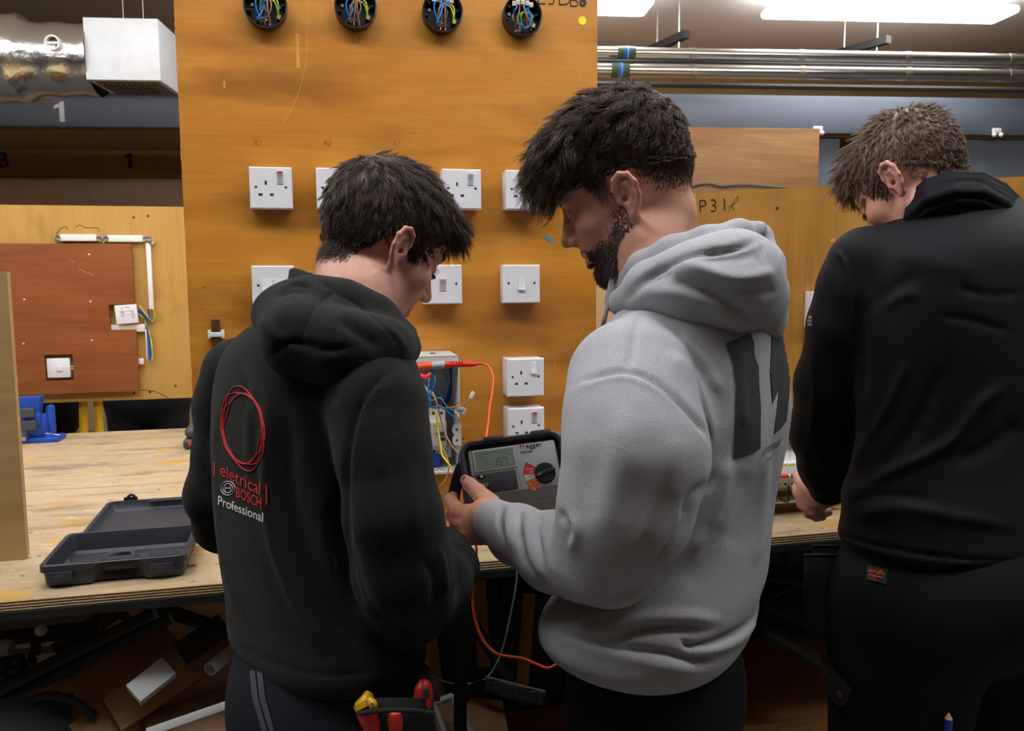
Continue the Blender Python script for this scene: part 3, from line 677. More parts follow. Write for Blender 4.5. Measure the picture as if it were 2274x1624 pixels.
# ------------------------------------------------------------------ consumer unit on the varnished board
def consumer_unit():
    D = .125
    xr, zt = bl(1000, 779); zb = bl(1000, 1049, D)[1]
    xl = xr - .30; H = zt - zb
    t = thing('consumer_unit', 'open white consumer unit with loose blue and brown wires on the varnished board', 'fuse box', bw(0, 0, zb), TH)
    mw = mat('enclosure_white', (.62, .63, .62), .4); th = .002
    B().box((xl, -.003, 0), (xr, 0, H)).out('back_plate', mw, t)
    B().box((xl, -D, H - th), (xr, 0, H)).out('top_wall', mw, t)
    B().box((xl, -D, 0), (xr, 0, th)).out('bottom_wall', mw, t)
    B().box((xr - th, -D, 0), (xr, 0, H)).out('side_wall', mw, t)
    B().box((xl, -D, 0), (xl + th, 0, H)).out('side_wall', mw, t)
    B().box((xl, -D, H - .012), (xr, -D + th, H)).out('front_lip', mw, t)
    B().box((xl, -D - .012, 0), (xr, -D, th * 2)).out('front_lip', mw, t)
    # lobed hinge bracket on the right edge
    zq = lambda y: bl(1000, y, D)[1] - zb
    b = B(); pr = []
    z0, z1 = zq(990), zq(943)
    for k in range(25):
        f_ = k / 24; pr.append((xr + .002 - .014 - .006 * abs(math.sin(f_ * math.pi * 2.0)) ** .6, z0 + (z1 - z0) * f_))
    b.prism([(xr + .002, z0), *pr, (xr + .002, z1)], -D - .002, -D).out('hinge_bracket', mw, t)
    for f_ in (.25, .75): B().cyl((xr - .008, -D - .0025, z0 + (z1 - z0) * f_), (xr - .008, -D, z0 + (z1 - z0) * f_), .0028, n=10).out('bracket_hole_shade', M_slot, t)
    # terminal carriers below
    B().box((xr - .03, -D + .05, zq(1028)), (xr - .012, -D + .09, zq(1002)), .002).out('earth_bar', mat('nylon', (.5, .5, .48), .4), t)
    B().box((xl, -.012, zq(975)), (xr - .01, -.004, zq(955))).out('din_rail', M_steel, t)
    # residual current device and breakers, front at two steps
    yb = -.01
    for i in range(4):
        x1 = bl(992, 960, .09)[0] - i * .0362; x0 = x1 - .0355
        d = B().box((x0, -.075, zq(1020)), (x1, yb, zq(916)), .0015).out('breaker', M_white2, t)
        B().box((x0 + .001, -.094, zq(995)), (x1 - .001, -.07, zq(942)), .0015).out('breaker_front', M_white2, d)
        for sx in (.25, .75):
            for zz in (zq(925), zq(1012)): B().cyl((x0 + (x1 - x0) * sx, -.0756, zz), (x0 + (x1 - x0) * sx, -.07, zz), .0035, n=12).out('terminal_hole', M_slot, d)  # dark discs put the terminal holes' shade into colour
        B().box((x0 + .005, -.0945, zq(952)), (x0 + .020, -.090, zq(947))).out('test_button', M_yellow, d)
        B().box((x0 + .017, -.1, zq(972)), (x1 - .005, -.09, zq(964)), .001).out('toggle', mat('toggle_teal', (.03, .22, .20), .4), d)
        B().box((x0 + .017, -.0945, zq(985)), (x1 - .004, -.093, zq(978))).out('rating_window', M_slot, d)
        text('marking', 'RCD', .006, at(x0 + .010, -.0945, zq(969)) @ FRONT, M_ink, d, extrude=.0001)
    B().box((xr - .075, -D + .04, zq(1040)), (xr - .055, -.02, zq(1022))).out('busbar_cover', M_tbrown, t)
    B().box((xr - .055, -D + .04, zq(1044)), (xr - .040, -.02, zq(1018))).out('busbar_link', M_dblue, t)
    def W(path, m, r=.0018, name='wire'):
        pts = []
        for x, y, off in path:
            s, z = bl(x, y, off); pts.append((s, -off, z - zb))
        return B().tube(pts, r, 8, 6).out(name, m, t)
    W([(1000, 800, .03), (1004, 850, .03), (996, 880, .02), (985, 905, .02)], M_dblue, .0048)
    W([(958, 815, .09), (966, 840, .11), (962, 862, .11), (955, 878, .1), (956, 900, .11), (965, 905, .12), (985, 908, .12), (1008, 929, .12)], M_blue)
    W([(958, 818, .10), (952, 850, .12), (952, 890, .12), (960, 905, .11), (978, 902, .1), (1010, 928, .13)], M_blue)
    W([(980, 818, .08), (992, 845, .08), (996, 862, .08), (985, 882, .08), (968, 865, .08), (945, 850, .08)], M_blue, .0013)
    W([(948, 885, .1), (960, 890, .11), (978, 884, .12), (992, 903, .13), (1012, 915, .14)], mat('light_blue_pvc', (.03, .33, .75), .4), .0015)
    W([(960, 870, .11), (970, 895, .12), (980, 935, .12), (990, 965, .13), (1003, 990, .14), (1022, 1012, .14)], M_tbrown, .0016)
    W([(945, 905, .1), (975, 907, .12), (1010, 904, .15), (1030, 898, .16), (1048, 880, .165)], M_tbrown, .0015)
    W([(958, 912, .1), (968, 918, .13), (972, 950, .13), (978, 985, .14), (982, 1010, .15), (996, 1030, .16), (1010, 1048, .16)], M_yellow, .0019)
    W([(945, 930, .11), (962, 965, .13), (982, 995, .14), (996, 1030, .15), (992, 1060, .15), (978, 1080, .14), (972, 1092, .1)], M_tbrown, .0016)
    W([(940, 865, .1), (948, 900, .11), (952, 930, .11), (955, 945, .1)], M_grey, .0018)
    W([(1016, 920, .13), (1020, 930, .135), (1018, 936, .135)], M_copper, .0012, 'bare_copper')
    W([(965, 1046, .11), (975, 1041, .11), (988, 1044, .11)], M_copper, .001, 'bare_copper')
    W([(930, 868, .1), (945, 870, .1), (962, 868, .1)], M_gy, .0014)
    W([(935, 850, .1), (952, 870, .1), (966, 880, .1)], M_white2, .0026, 'sleeve')
    s, z = bl(1048, 878, .165); B().box((-.004, -.002, -.008), (.004, .002, .008), .001, 1, at(s, -.165, z - zb) @ Matrix.Rotation(.5, 4, 'Y')).out('connector', M_white2, t)
    s, z = bl(1022, 911, .15); b = B(); b.prism([(-.012, -.006), (.010, -.010), (.013, .003), (-.004, .011), (-.012, .008)], -.0005, .0005, at(s, -.15, z - zb)); b.out('paper_label', mat('paper', (.74, .74, .70), .8), t)
    for k in range(2): text('marking', ('spare', 'skt')[k], .006, at(s, -.151, z - zb - .001 - k * .006) @ Matrix.Rotation(-.25, 4, 'Y') @ FRONT, M_ink, t, extrude=.0001, shear=.3)
    # earth tails that leave the board low down
    e = [(985, 1155, .01), (993, 1160, .03), (1000, 1167, .04), (1006, 1171, .05)]
    W(e, M_yellow, .0016); W([(985, 1156, .01), (990, 1168, .03), (991, 1177, .03)], M_gy, .0012)
    B().cyl((xr - .05, -.07, H), (xr - .05, -.07, H + .003), .006, n=14).out('lid_screw', mat('screw_dull', (.3, .29, .26), .4, .8), t)
consumer_unit()

# red probe and lead
def probe():
    t = thing('test_probe', 'red test probe with a grey band resting across the open consumer unit', 'probe', P(960, 812, 1.72))
    o = np.array(t.location); L_ = lambda x, y, Z: P(x, y, Z) - o
    B().tube([L_(850, 818, 1.70), L_(905, 817, 1.71), L_(945, 813, 1.715), L_(960, 812, 1.72)], [.0055, .0085, .0075, .0075], 14, 4).out('handle', mat('probe_orange', (.80, .09, .02), .35), t)
    B().tube([L_(958, 812, 1.72), L_(988, 810, 1.722)], .0082, 14, 0).out('grey_band', mat('band_grey', (.42, .42, .42), .5), t)
    B().tube([L_(986, 810, 1.722), L_(1000, 810, 1.723), L_(1030, 809, 1.725), L_(1050, 809, 1.727), L_(1060, 808, 1.728), L_(1072, 808, 1.729)], [.0068, .0066, .0060, .0055, .0035, .0025], 14, 4).out('lead_body', M_red, t)
    b = B(); b.tube([L_(895, 824, 1.70), L_(912, 832, 1.70), L_(930, 838, 1.70), L_(945, 838, 1.71), L_(957, 829, 1.715)], [.004, .009, .009, .006, .003], 12, 5); b.out('finger_guard', M_red, t)
    for k in range(5):
        p = L_(1002 + k * 6, 804.5, 1.724 - .006); B().box((-.0012, -.001, -.002), (.0012, .001, .002), 0, 1, Matrix.Translation(p)).out('grip_rib', M_red, t)
    c = B().tube([P(1070, 808, 1.729), P(1085, 814, 1.72), P(1095, 838, 1.70), P(1093, 870, 1.68), P(1087, 910, 1.66), P(1083, 950, 1.64), P(1077, 985, 1.60), P(1072, 1030, 1.56), P(1062, 1120, 1.53), P(1054, 1190, 1.49), P(1058, 1225, 1.46), P(1052, 1290, 1.44), P(1050, 1340, 1.43), P(1058, 1385, 1.42), P(1075, 1425, 1.41), P(1105, 1453, 1.40), P(1160, 1463, 1.39), P(1195, 1477, 1.38), P(1225, 1482, 1.37), P(1280, 1440, 1.40)], .0024, 10, 8).out('test_lead', M_orange)
    tag(c, 'long orange red test lead hanging from the probe down past the bench edge', 'cable')
    c = B().tube([P(1150, 1240, 1.50), P(1146, 1300, 1.46), P(1135, 1360, 1.44), P(1122, 1420, 1.42), P(1105, 1470, 1.41), P(1075, 1510, 1.40), P(1020, 1520, 1.40), P(975, 1510, 1.36), P(955, 1495, 1.32), P(945, 1470, 1.28)], .0016, 8, 8).out('thin_cable', mat('grey_cable', (.16, .17, .19), .35))
    tag(c, 'thin grey cable looping below the bench beside the orange lead', 'cable')
probe()

# ------------------------------------------------------------------ insulation tester
def tester():
    Xv = RT * math.cos(.112) + UP * math.sin(.112) + FWD * .20; Xv /= np.linalg.norm(Xv)
    Nv = -FWD + UP * .30; Nv -= Xv * (Nv @ Xv); Nv /= np.linalg.norm(Nv)
    Yv = -Nv; Zv = np.cross(Xv, Yv)
    O = P(1143, 1042, 1.46)
    Mt = Matrix(((Xv[0], Yv[0], Zv[0], O[0]), (Xv[1], Yv[1], Zv[1], O[1]), (Xv[2], Yv[2], Zv[2], O[2]), (0, 0, 0, 1)))
    t = thing('insulation_tester', 'grey handheld insulation tester with a display and black dial held over the bench', 'tester', M=Mt)
    def lt(x, y, off=0.0):
        p = onpl(x, y, O + Nv * off, Nv) - O; return float(p @ Xv), float(p @ Zv)
    rub = mat('tester_rubber', (.034, .032, .040), .55, bump=.15, bscale=500); fg = mat('tester_silver', (.42, .44, .47), .42); frm = mat('tester_frame', (.48, .48, .46), .45); olive = mat('tester_lower', (.14, .135, .115), .5)
    TLx, TLz = lt(1027, 990); TRx, TRz = lt(1258, 965)
    def rrect(x0, x1, z0, z1, r, n=6):
        o = []
        for cx, cz, a0 in ((x1 - r, z1 - r, 0), (x0 + r, z1 - r, 90), (x0 + r, z0 + r, 180), (x1 - r, z0 + r, 270)):
            for k in range(n + 1):
                a = math.radians(a0 + 90 * k / n); o.append((cx + r * math.cos(a), cz + r * math.sin(a)))
        return o
    x0, x1 = -.093, .093; zt = .058; zb = -.088
    def loft(rings, name, m, parent=t):
        b = B(); R_ = [[b.bm.verts.new((px, y, pz)) for px, pz in poly] for poly, y in rings]
        for i in range(len(R_) - 1):
            for k in range(len(R_[i])): b.bm.faces.new((R_[i][k], R_[i][(k + 1) % len(R_[i])], R_[i + 1][(k + 1) % len(R_[i])], R_[i + 1][k]))
        b.bm.faces.new(R_[0]); b.bm.faces.new(R_[-1][::-1]); return b.out(name, m, parent)
    # rubber shell: raised bezel round a sunken face
    loft([(rrect(x0 + .012, x1 - .012, zb + .01, zt - .008, .02), .070), (rrect(x0 + .002, x1 - .002, zb, zt, .022), .050), (rrect(x0, x1, zb, zt, .022), .0), (rrect(x0, x1, zb, zt, .022), -.010), (rrect(x0 + .003, x1 - .003, zb + .003, zt - .003, .02), -.013), (rrect(x0 + .008, x1 - .008, zb + .008, zt - .008, .016), -.011), (rrect(x0 + .010, x1 - .010, zb + .010, zt - .010, .014), .006)], 'rubber_shell', rub)
    for sx in (-.03, .055): B().box((sx - .018, -.015, zt - .006), (sx + .018, .02, zt + .003), .002).out('lid_hinge', rub, t)
    B().box((x1 - .004, -.012, .0), (x1 + .006, .02, .035), .002).out('side_latch', M_black, t)
    # face plates
    f0x, f0z = lt(1047, 998); f1x, f1z = lt(1236, 979); fbx, fbz = lt(1150, 1092); fmx, _ = lt(1146, 990)
    z_top = (f0z + f1z) / 2; fl, fr = -.078, .080; z_bot = fbz
    B().box((fl, -.004, z_bot), (fr, .01, z_top), .004).out('face_panel', frm, t)
    mid = lt(1148, 1040)[0]
    B().box((mid, -.0055, z_bot + .001), (fr - .002, .008, z_top - .001), .0015).out('silver_panel', fg, t)
    l0 = lt(1051, 1000); l1 = lt(1144, 1044); zl1, zl0 = (lt(1053, 1006)[1] + lt(1142, 996)[1]) / 2, (lt(1054, 1046)[1] + lt(1143, 1036)[1]) / 2
    xl0, xl1 = lt(1055, 1025)[0], lt(1141, 1018)[0]
    B().box((xl0 - .005, -.0075, zl0 - .004), (xl1 + .004, .006, zl1 + .004), .003).out('display_frame', frm, t)
    ls = B().box((xl0, -.0082, zl0), (xl1, .004, zl1)).out('display_screen', mat('lcd', (.22, .29, .26), .12), t)
    # liquid crystal segments
    SEG = {'1': 'bc', '5': 'afgcd', '7': 'abc', '9': 'abcdfg', '8': 'abcdefg'}
    def digit(ch, cx, cz, w_, h_, m):
        hw, hh, tk = w_ / 2, h_ / 2, .0011
        G = {'a': (-hw, hw, hh, hh), 'g': (-hw, hw, 0, 0), 'd': (-hw, hw, -hh, -hh), 'f': (-hw, -hw, 0, hh), 'b': (hw, hw, 0, hh), 'e': (-hw, -hw, -hh, 0), 'c': (hw, hw, -hh, 0)}
        b = B()
        for c in SEG[ch]:
            a0, a1, c0, c1 = G[c]
            b.box((cx + a0 - (tk / 2 if a0 == a1 else -.0004), -.0084, cz + c0 - (tk / 2 if c0 == c1 else -.0004)), (cx + a1 + (tk / 2 if a0 == a1 else -.0004), -.0081, cz + c1 + (tk / 2 if c0 == c1 else -.0004)))
        b.out('display_digit', m, ls, smooth=False)
    wl = xl1 - xl0; hl = zl1 - zl0; ghost = mat('lcd_ghost', (.15, .20, .18), .3); dark = mat('lcd_dark', (.02, .025, .025), .3)
    for i, (ch, gst) in enumerate((('1', 1), ('8', 1), ('1', 0), ('5', 0), ('7', 0))):
        digit(ch, xl0 + wl * (.22 + .13 * i), zl0 + hl * .28, wl * .085, hl * .38, ghost if gst else dark)
    B().tube([(xl0 + wl * (.1 + .8 * k / 12), -.0083, zl0 + hl * (.62 + .25 * math.sin(math.pi * k / 12))) for k in range(13)], .0003, 4, 2).out('display_scale', mat('lcd_line', (.05, .07, .065), .3), ls)
    for k in range(11):
        a = .1 + .8 * k / 10; B().box((xl0 + wl * a - .0002, -.0084, zl0 + hl * (.64 + .25 * math.sin(math.pi * k / 10))), (xl0 + wl * a + .0002, -.0081, zl0 + hl * (.70 + .25 * math.sin(math.pi * k / 10)))).out('display_tick', mat('lcd_line', (.05, .07, .065), .3), ls)
    # keypad
    kx0, kx1 = lt(1050, 1075)[0], lt(1148, 1066)[0]; kz1 = (lt(1049, 1055)[1] + lt(1146, 1045)[1]) / 2; kz0 = (lt(1102, 1093)[1] + lt(1149, 1088)[1]) / 2
    B().box((kx0, -.0062, kz0), (kx1, .004, kz1), .002).out('keypad', mat('keypad_dark', (.040, .040, .052), .5), t)
    bx, bz = lt(1068, 1060); B().sphere((bx, -.006, bz), (.0088, .003, .005), 20, 8).out('lock_button', M_black, t)
    B().box((bx - .002, -.0096, bz - .0026), (bx + .002, -.0085, bz + .0004)).out('padlock_mark', M_white2, t); B().tube([(bx - .0012, -.009, bz), (bx - .0012, -.009, bz + .0022), (bx + .0012, -.009, bz + .0022), (bx + .0012, -.009, bz)], .0003, 5, 3).out('padlock_mark', M_white2, t)
    bx, bz = lt(1072, 1082); B().sphere((bx, -.0055, bz), (.0135, .004, .0085), 20, 8).out('test_button', M_black, t)
    text('lettering', 'TEST', .0082, at(bx, -.0098, bz) @ FRONT, mat('yellow_print', (.85, .55, .02), .5), t, extrude=.0005, bold=.0002)
    for i in range(4):
        for j in range(3):
            gx, gz = lt(1109 + i * 10.5, 1070 - i * .5 + j * 9.3); B().sphere((gx, -.0062, gz), (.0022, .0008, .0011), 10, 6).out('speaker_dimple', M_black, t)
    # dial and colour sector
    dx, dz = lt(1209, 1052)
    def sector(a0, a1, r0, r1, m, y=-.0060):
        b = B(); n = 8; o = [(dx + r1 * math.cos(math.radians(a0 + (a1 - a0) * k / n)), dz + r1 * math.sin(math.radians(a0 + (a1 - a0) * k / n))) for k in range(n + 1)]
        i_ = [(dx + r0 * math.cos(math.radians(a1 - (a1 - a0) * k / n)), dz + r0 * math.sin(math.radians(a1 - (a1 - a0) * k / n))) for k in range(n + 1)]
        b.prism(o + i_, y, y + .002); return b.out('range_sector', m, t, smooth=False)
    sector(142, 233, .0175, .0385, M_black, -.0058)
    sector(143, 176, .0180, .0378, mat('print_red', (.62, .02, .03), .5)); sector(177, 196, .0180, .0378, mat('print_white', (.6, .6, .6), .5))
    po = mat('print_orange', (.82, .17, .02), .5)
    sector(197, 213, .0180, .0285, po); sector(214, 232, .0180, .0285, po); sector(197, 213, .0290, .0378, po); sector(214, 232, .0290, .0378, po)
    def mk(s_, a, r, sz, m): text('range_marking', s_, sz, at(dx + r * math.cos(math.radians(a)), -.0063, dz + r * math.sin(math.radians(a))) @ FRONT, m, t, extrude=.0001)
    wp = mat('print_white2', (.75, .75, .75), .5)
    mk('500V', 156, .025, .0042, wp); mk('250V', 168, .0245, .0042, wp); mk('OFF', 184, .026, .0045, M_ink); mk('M\u03a9', 160, .033, .0042, wp)
    mk('\u03a9', 205, .023, .005, wp); mk('C', 208, .033, .005, wp); mk('~', 222, .024, .006, wp)
    Md = at(dx, -.0055, dz) @ Matrix.Rotation(math.pi / 2, 4, 'X')
    dl = B().lathe([(0, .007), (.0165, .007), (.0180, .0055), (.0188, 0)], 40, Md).out('dial', mat('dial_black', (.015, .015, .017), .3), t)
    B().box((-.0182, -.0035, .006), (.0175, .0035, .014), .002, 2, Md @ Matrix.Rotation(math.radians(13), 4, 'Z')).out('dial_grip', mat('dial_black', (.015, .015, .017), .3), dl)
    B().box((-.0175, -.0008, .0138), (-.009, .0008, .0146), 0, 1, Md @ Matrix.Rotation(math.radians(13), 4, 'Z')).out('dial_pointer', mat('pointer_grey', (.3, .3, .3), .5), dl)
    sx, sz = lt(1179, 994)
    text('lettering', 'M', .0118, at(lt(1158, 996)[0], -.0060, lt(1166, 993)[1]) @ FRONT, mat('print_red', (.62, .02, .03), .5), t)
    text('lettering', 'egger', .0122, at(lt(1184.5, 994)[0], -.0060, lt(1166, 993)[1]) @ FRONT, mat('print_black', (.025, .02, .025), .5), t, space=1.1)
    text('lettering', '\u00b0', .010, at(lt(1206, 991)[0], -.0060, lt(1166, 993)[1] + .002) @ FRONT, mat('print_red', (.62, .02, .03), .5), t)
    text('lettering', 'MIT300', .0066, at(lt(1168, 1006)[0], -.0060, lt(1168, 1006)[1]) @ FRONT, mat('print_black', (.025, .02, .025), .5), t, space=1.05)
    # sloping lower housing
    b = B(); b.prism([(-.006, z_bot + .001), (-.004, z_bot - .022), (-.009, z_bot - .024), (-.007, -.084), (.02, -.086), (.02, z_bot)], -.078, .080, Matrix(((0, 1, 0, 0), (1, 0, 0, 0), (0, 0, 1, 0), (0, 0, 0, 1)))); b.out('lower_housing', olive, t)
    # shoulder strap: from the left lug, behind the hand, down out of view
    st = thing('shoulder_strap', 'black webbing strap of the tester hanging down in front of the bench', 'strap', P(1020, 1300, 1.40)); so = np.array(st.location)
    web = mat('webbing', (.008, .008, .009), .8, bump=.4, bscale=900)
    B().ribbon([P(1034, 1030, 1.46) - so, P(1024, 1042, 1.455) - so, P(1014, 1075, 1.45) - so, P(1008, 1110, 1.45) - so, P(1016, 1170, 1.44) - so, P(1024, 1230, 1.42) - so, P(1028, 1330, 1.39) - so, P(1026, 1450, 1.37) - so, P(1022, 1560, 1.36) - so, P(1024, 1700, 1.36) - so], RT, .021, .0022).out('webbing', web, st)
    B().ribbon([P(1024, 1560, 1.355) - so, P(1050, 1530, 1.36) - so, P(1078, 1522, 1.36) - so], UP, .018, .002).out('webbing', web, st)
    pad = B().ribbon([P(1076, 1518, 1.36) - so, P(1110, 1527, 1.355) - so, P(1160, 1540, 1.35) - so, P(1209, 1552, 1.345) - so], UP, .024, .007).out('shoulder_pad', mat('pad_rubber', (.05, .05, .052), .6), st)
    for k in range(26):
        x = 1080 + k * 5; y = 1519 + (x - 1076) * .256
        if 1092 < x < 1110 or 1172 < x < 1192: continue
        p = P(x, y, 1.3535 - (x - 1076) * .00011) - so; B().box((-.0008, -.001, -.010), (.0008, .001, .010), 0, 1, Matrix.Translation(p)).out('pad_rib', mat('pad_rib', (.10, .10, .105), .6), pad)
    for x in (1101, 1182): B().box((-.006, -.002, -.008), (.006, .001, .008), 0, 1, Matrix.Translation(P(x, 1519 + (x - 1076) * .256, 1.3535 - (x - 1076) * .00011) - so)).out('pad_slot', M_black, pad)
    return lt, O, Mt
TEST = tester()

# ------------------------------------------------------------------ open carry case on the bench
M_case = mat('case_plastic', (.030, .033, .045), .42, bump=.25, bscale=700)
def rr2(x0, x1, y0, y1, r, n=5):
    o = []
    for cx, cy, a0 in ((x1 - r, y1 - r, 0), (x0 + r, y1 - r, 90), (x0 + r, y0 + r, 180), (x1 - r, y0 + r, 270)):
        for k in range(n + 1):
            a = math.radians(a0 + 90 * k / n); o.append((cx + r * math.cos(a), cy + r * math.sin(a)))
    q = []
    for i in range(len(o)):
        a, b = np.array(o[i]), np.array(o[(i + 1) % len(o)]); m = 20 if i % (n + 1) == n else 1
        q += [tuple(a + (b - a) * j / m) for j in range(m)]
    return q
def tray(b, x0, x1, y0, y1, H, r, t, z0=0.0, batter=.008):
    R_ = []
    for ins, z in ((batter + .006, z0), (batter, z0 + .005), (batter * .6, z0 + H - .014), (0, z0 + H - .013), (0, z0 + H - .001), (.0015, z0 + H), (t, z0 + H), (t + .001, z0 + H - .003), (t + .004, z0 + .010), (t + .010, z0 + .004)):
        R_.append([b.bm.verts.new((px, py, z)) for px, py in rr2(x0 + ins, x1 - ins, y0 + ins, y1 - ins, max(r - ins * .5, .004))])
    for i in range(len(R_) - 1):
        for k in range(len(R_[i])): b.bm.faces.new((R_[i][k], R_[i][(k + 1) % len(R_[i])], R_[i + 1][(k + 1) % len(R_[i])], R_[i + 1][k]))
    b.bm.faces.new(R_[0]); b.bm.faces.new(R_[-1][::-1]); return b
def carry_case():
    a = onz(97, 1312, ZB); c = onz(408, 1284, ZB); d = c - a; an = math.atan2(d[1], d[0]); L_ = float(np.linalg.norm(d)) + .016
    ex = np.array([math.cos(an), math.sin(an), 0]); ey = np.array([-math.sin(an), math.cos(an), 0])
    o = a - ex * .008
    bk = onz(137, 1188, ZB + .043); D = float((bk - o) @ ey)
    t = thing('carry_case', 'open black plastic carry case lying empty on the bench', 'case', o, an)
    W = L_; H = .045
    bb_ = tray(B(), 0, W, 0, D, H, .016, .009)
    for v in bb_.bm.verts:      # the grip: the lower front is pressed in and up
        if v.co.y < .03 and v.co.z < H - .012 and v.co.y < .016:
            f_ = max(0, min(1, (v.co.x - W * .34) / .018)) * max(0, min(1, (W * .70 - v.co.x) / .018)); v.co.y += .016 * f_; v.co.z += max(0, .020 - v.co.z) * f_
    base = bb_.out('base_tray', M_case, t)
    D2 = float((onz(191, 1119, ZB + .024) - o) @ ey)
    lid = tray(B(), .012, W + .004, D + .006, max(D2, D + .12), .026, .016, .009).out('lid_tray', M_case, t)
    # handle zone along the front: wide rim with two slots and a hook shaped divider
    hz = B(); hz.prism([(W * .30, .004), (W * .97, .004), (W * .97, .034), (W * .74, .036), (W * .70, .030), (W * .40, .030)], H - .012, H + .0006, plane='xy'); hz.out('handle_rim', M_case, t)
    for x0, x1 in ((.40, .66), (.73, .94)):
        rp = rr2(W * x0, W * x1, .010, .025, .006, 3); B().tube([(px_, py_, H + .0008) for px_, py_ in rp + rp[:1]], .0014, 6, 0).out('handle_slot', M_case, t)
    B().tube([(W * .38, .03, H - .012), (W * .40, .055, H - .010), (W * .47, .078, H - .010), (W * .56, .082, H - .012), (W * .585, .074, H - .022)], [.008, .007, .0065, .0065, .006], 10, 6).out('divider', M_case, t)
    for x in (.14, .82):
        B().box((W * x - .022, -.003, .014), (W * x + .022, .006, H - .012), .003).out('latch', M_case, t)
        B().box((W * x - .011, -.005, .016), (W * x + .011, .002, H - .018), .003).out('latch_tab', M_case, t)
    for x in (.1, .78, .92): B().box((W * x, .05, .0045), (W * x + .03, .055, .0065), .001).out('floor_rib', M_case, t)
    y2 = max(D2, D + .12)
    for x in (.24, .92): 
        B().box((W * x - .014, y2 - .004, .018), (W * x + .018, y2 + .004, .034), .003).out('lid_clip', M_black, t)
    B().tube([(W * .22, y2 - .001, .034), (W * .255, y2 - .001, .039), (W * .29, y2 - .001, .034)], .003, 8, 5).out('lid_clip', M_black, t)
    for x0, x1 in ((.12, .30), (.32, .72), (.74, .96)): B().box((W * x0, D + .012, .020), (W * x1, D + .020, .0275), .003).out('hinge_rib', M_case, t)
    for x0, x1 in ((.46, .57), (.63, .76), (.82, .96)): B().box((W * x0, D + .045, .006), (W * x1, D + .049, .012), .001).out('lid_rib', M_case, t)
    B().tube([(W * .44, D + .05, .007), (W * .45, D + .068, .015), (W * .52, D + .085, .016)], [.006, .006, .003], 8, 5).out('lid_hook', M_case, t)
    B().box((W * .42, y2 - .022, .019), (W * .78, y2 - .012, .0265), .004).out('lid_slot', M_case, t)
    # second, closed case behind the varnished board
    s, n_ = bn(404, 1003)
    t = thing('tool_case', 'dark grey closed tool case with a red tab behind the varnished board', 'case', bw(s, n_ + .02, ZB), TH)
    B().box((0, 0, 0), (.3, .16, .035), .012, 3).out('lower_shell', mat('case_grey', (.05, .052, .06), .5), t)
    B().box((.004, .004, .034), (.296, .156, .075), .022, 3).out('upper_shell', mat('case_grey', (.05, .052, .06), .5), t)
    B().box((.018, -.003, .014), (.07, .01, .026), .002).out('red_tab', M_red, t)
carry_case()

# ------------------------------------------------------------------ vise
def vise():
    s, n_ = bn(60, 985); t = thing('bench_vise', 'blue cast iron bench vise bolted at the far edge of the bench', 'vise', bw(s, n_, ZB), TH)
    s1 = bn(155, 968)[0] - s; k = s1 / .17
    ZS = 1.55
    def bx(lo, hi, nm, m=M_vblue, bv=.006): return B().box((lo[0] * k, lo[1] * k, lo[2] * k * ZS), (hi[0] * k, hi[1] * k, hi[2] * k * ZS), bv).out(nm, m, t)
    bx((-.06, -.01, 0), (.165, .15, .018), 'base'); bx((.09, .0, .01), (.135, .05, .03), 'bolt_lug')
    B().cyl((.12 * k, .02 * k, .018 * k), (.12 * k, .02 * k, .05 * k), .008 * k).out('bolt', M_steel, t)
    bx((-.02, .02, .015), (.10, .12, .10), 'body', bv=.012); bx((-.03, .0, .06), (.075, .06, .11), 'slide', bv=.01)
    b = B(); b.prism([(-.03 * k, .10 * k * ZS), (.06 * k, .10 * k * ZS), (.075 * k, .165 * k * ZS), (-.045 * k, .165 * k * ZS)], .01 * k, .10 * k); b.out('fixed_jaw', M_vblue, t)
    bx((-.02, -.035, .05), (.06, .015, .085), 'moving_jaw', mat('worn_blue_steel', (.09, .10, .13), .4, .5)); bx((-.02, -.03, .095), (.055, .012, .13), 'jaw_plate', mat('worn_blue_steel', (.09, .10, .13), .4, .5))
    B().cyl((.0, -.05 * k, .035 * k), (.0, .05 * k, .035 * k), .012 * k).out('lead_screw', M_steel, t)
    B().cyl((.06 * k, .03 * k, .052 * k), (.165 * k, .02 * k, .035 * k), .004 * k).out('handle', M_steel, t)
    bx((.085, .05, .02), (.125, .12, .13), 'anvil', bv=.01)
vise()

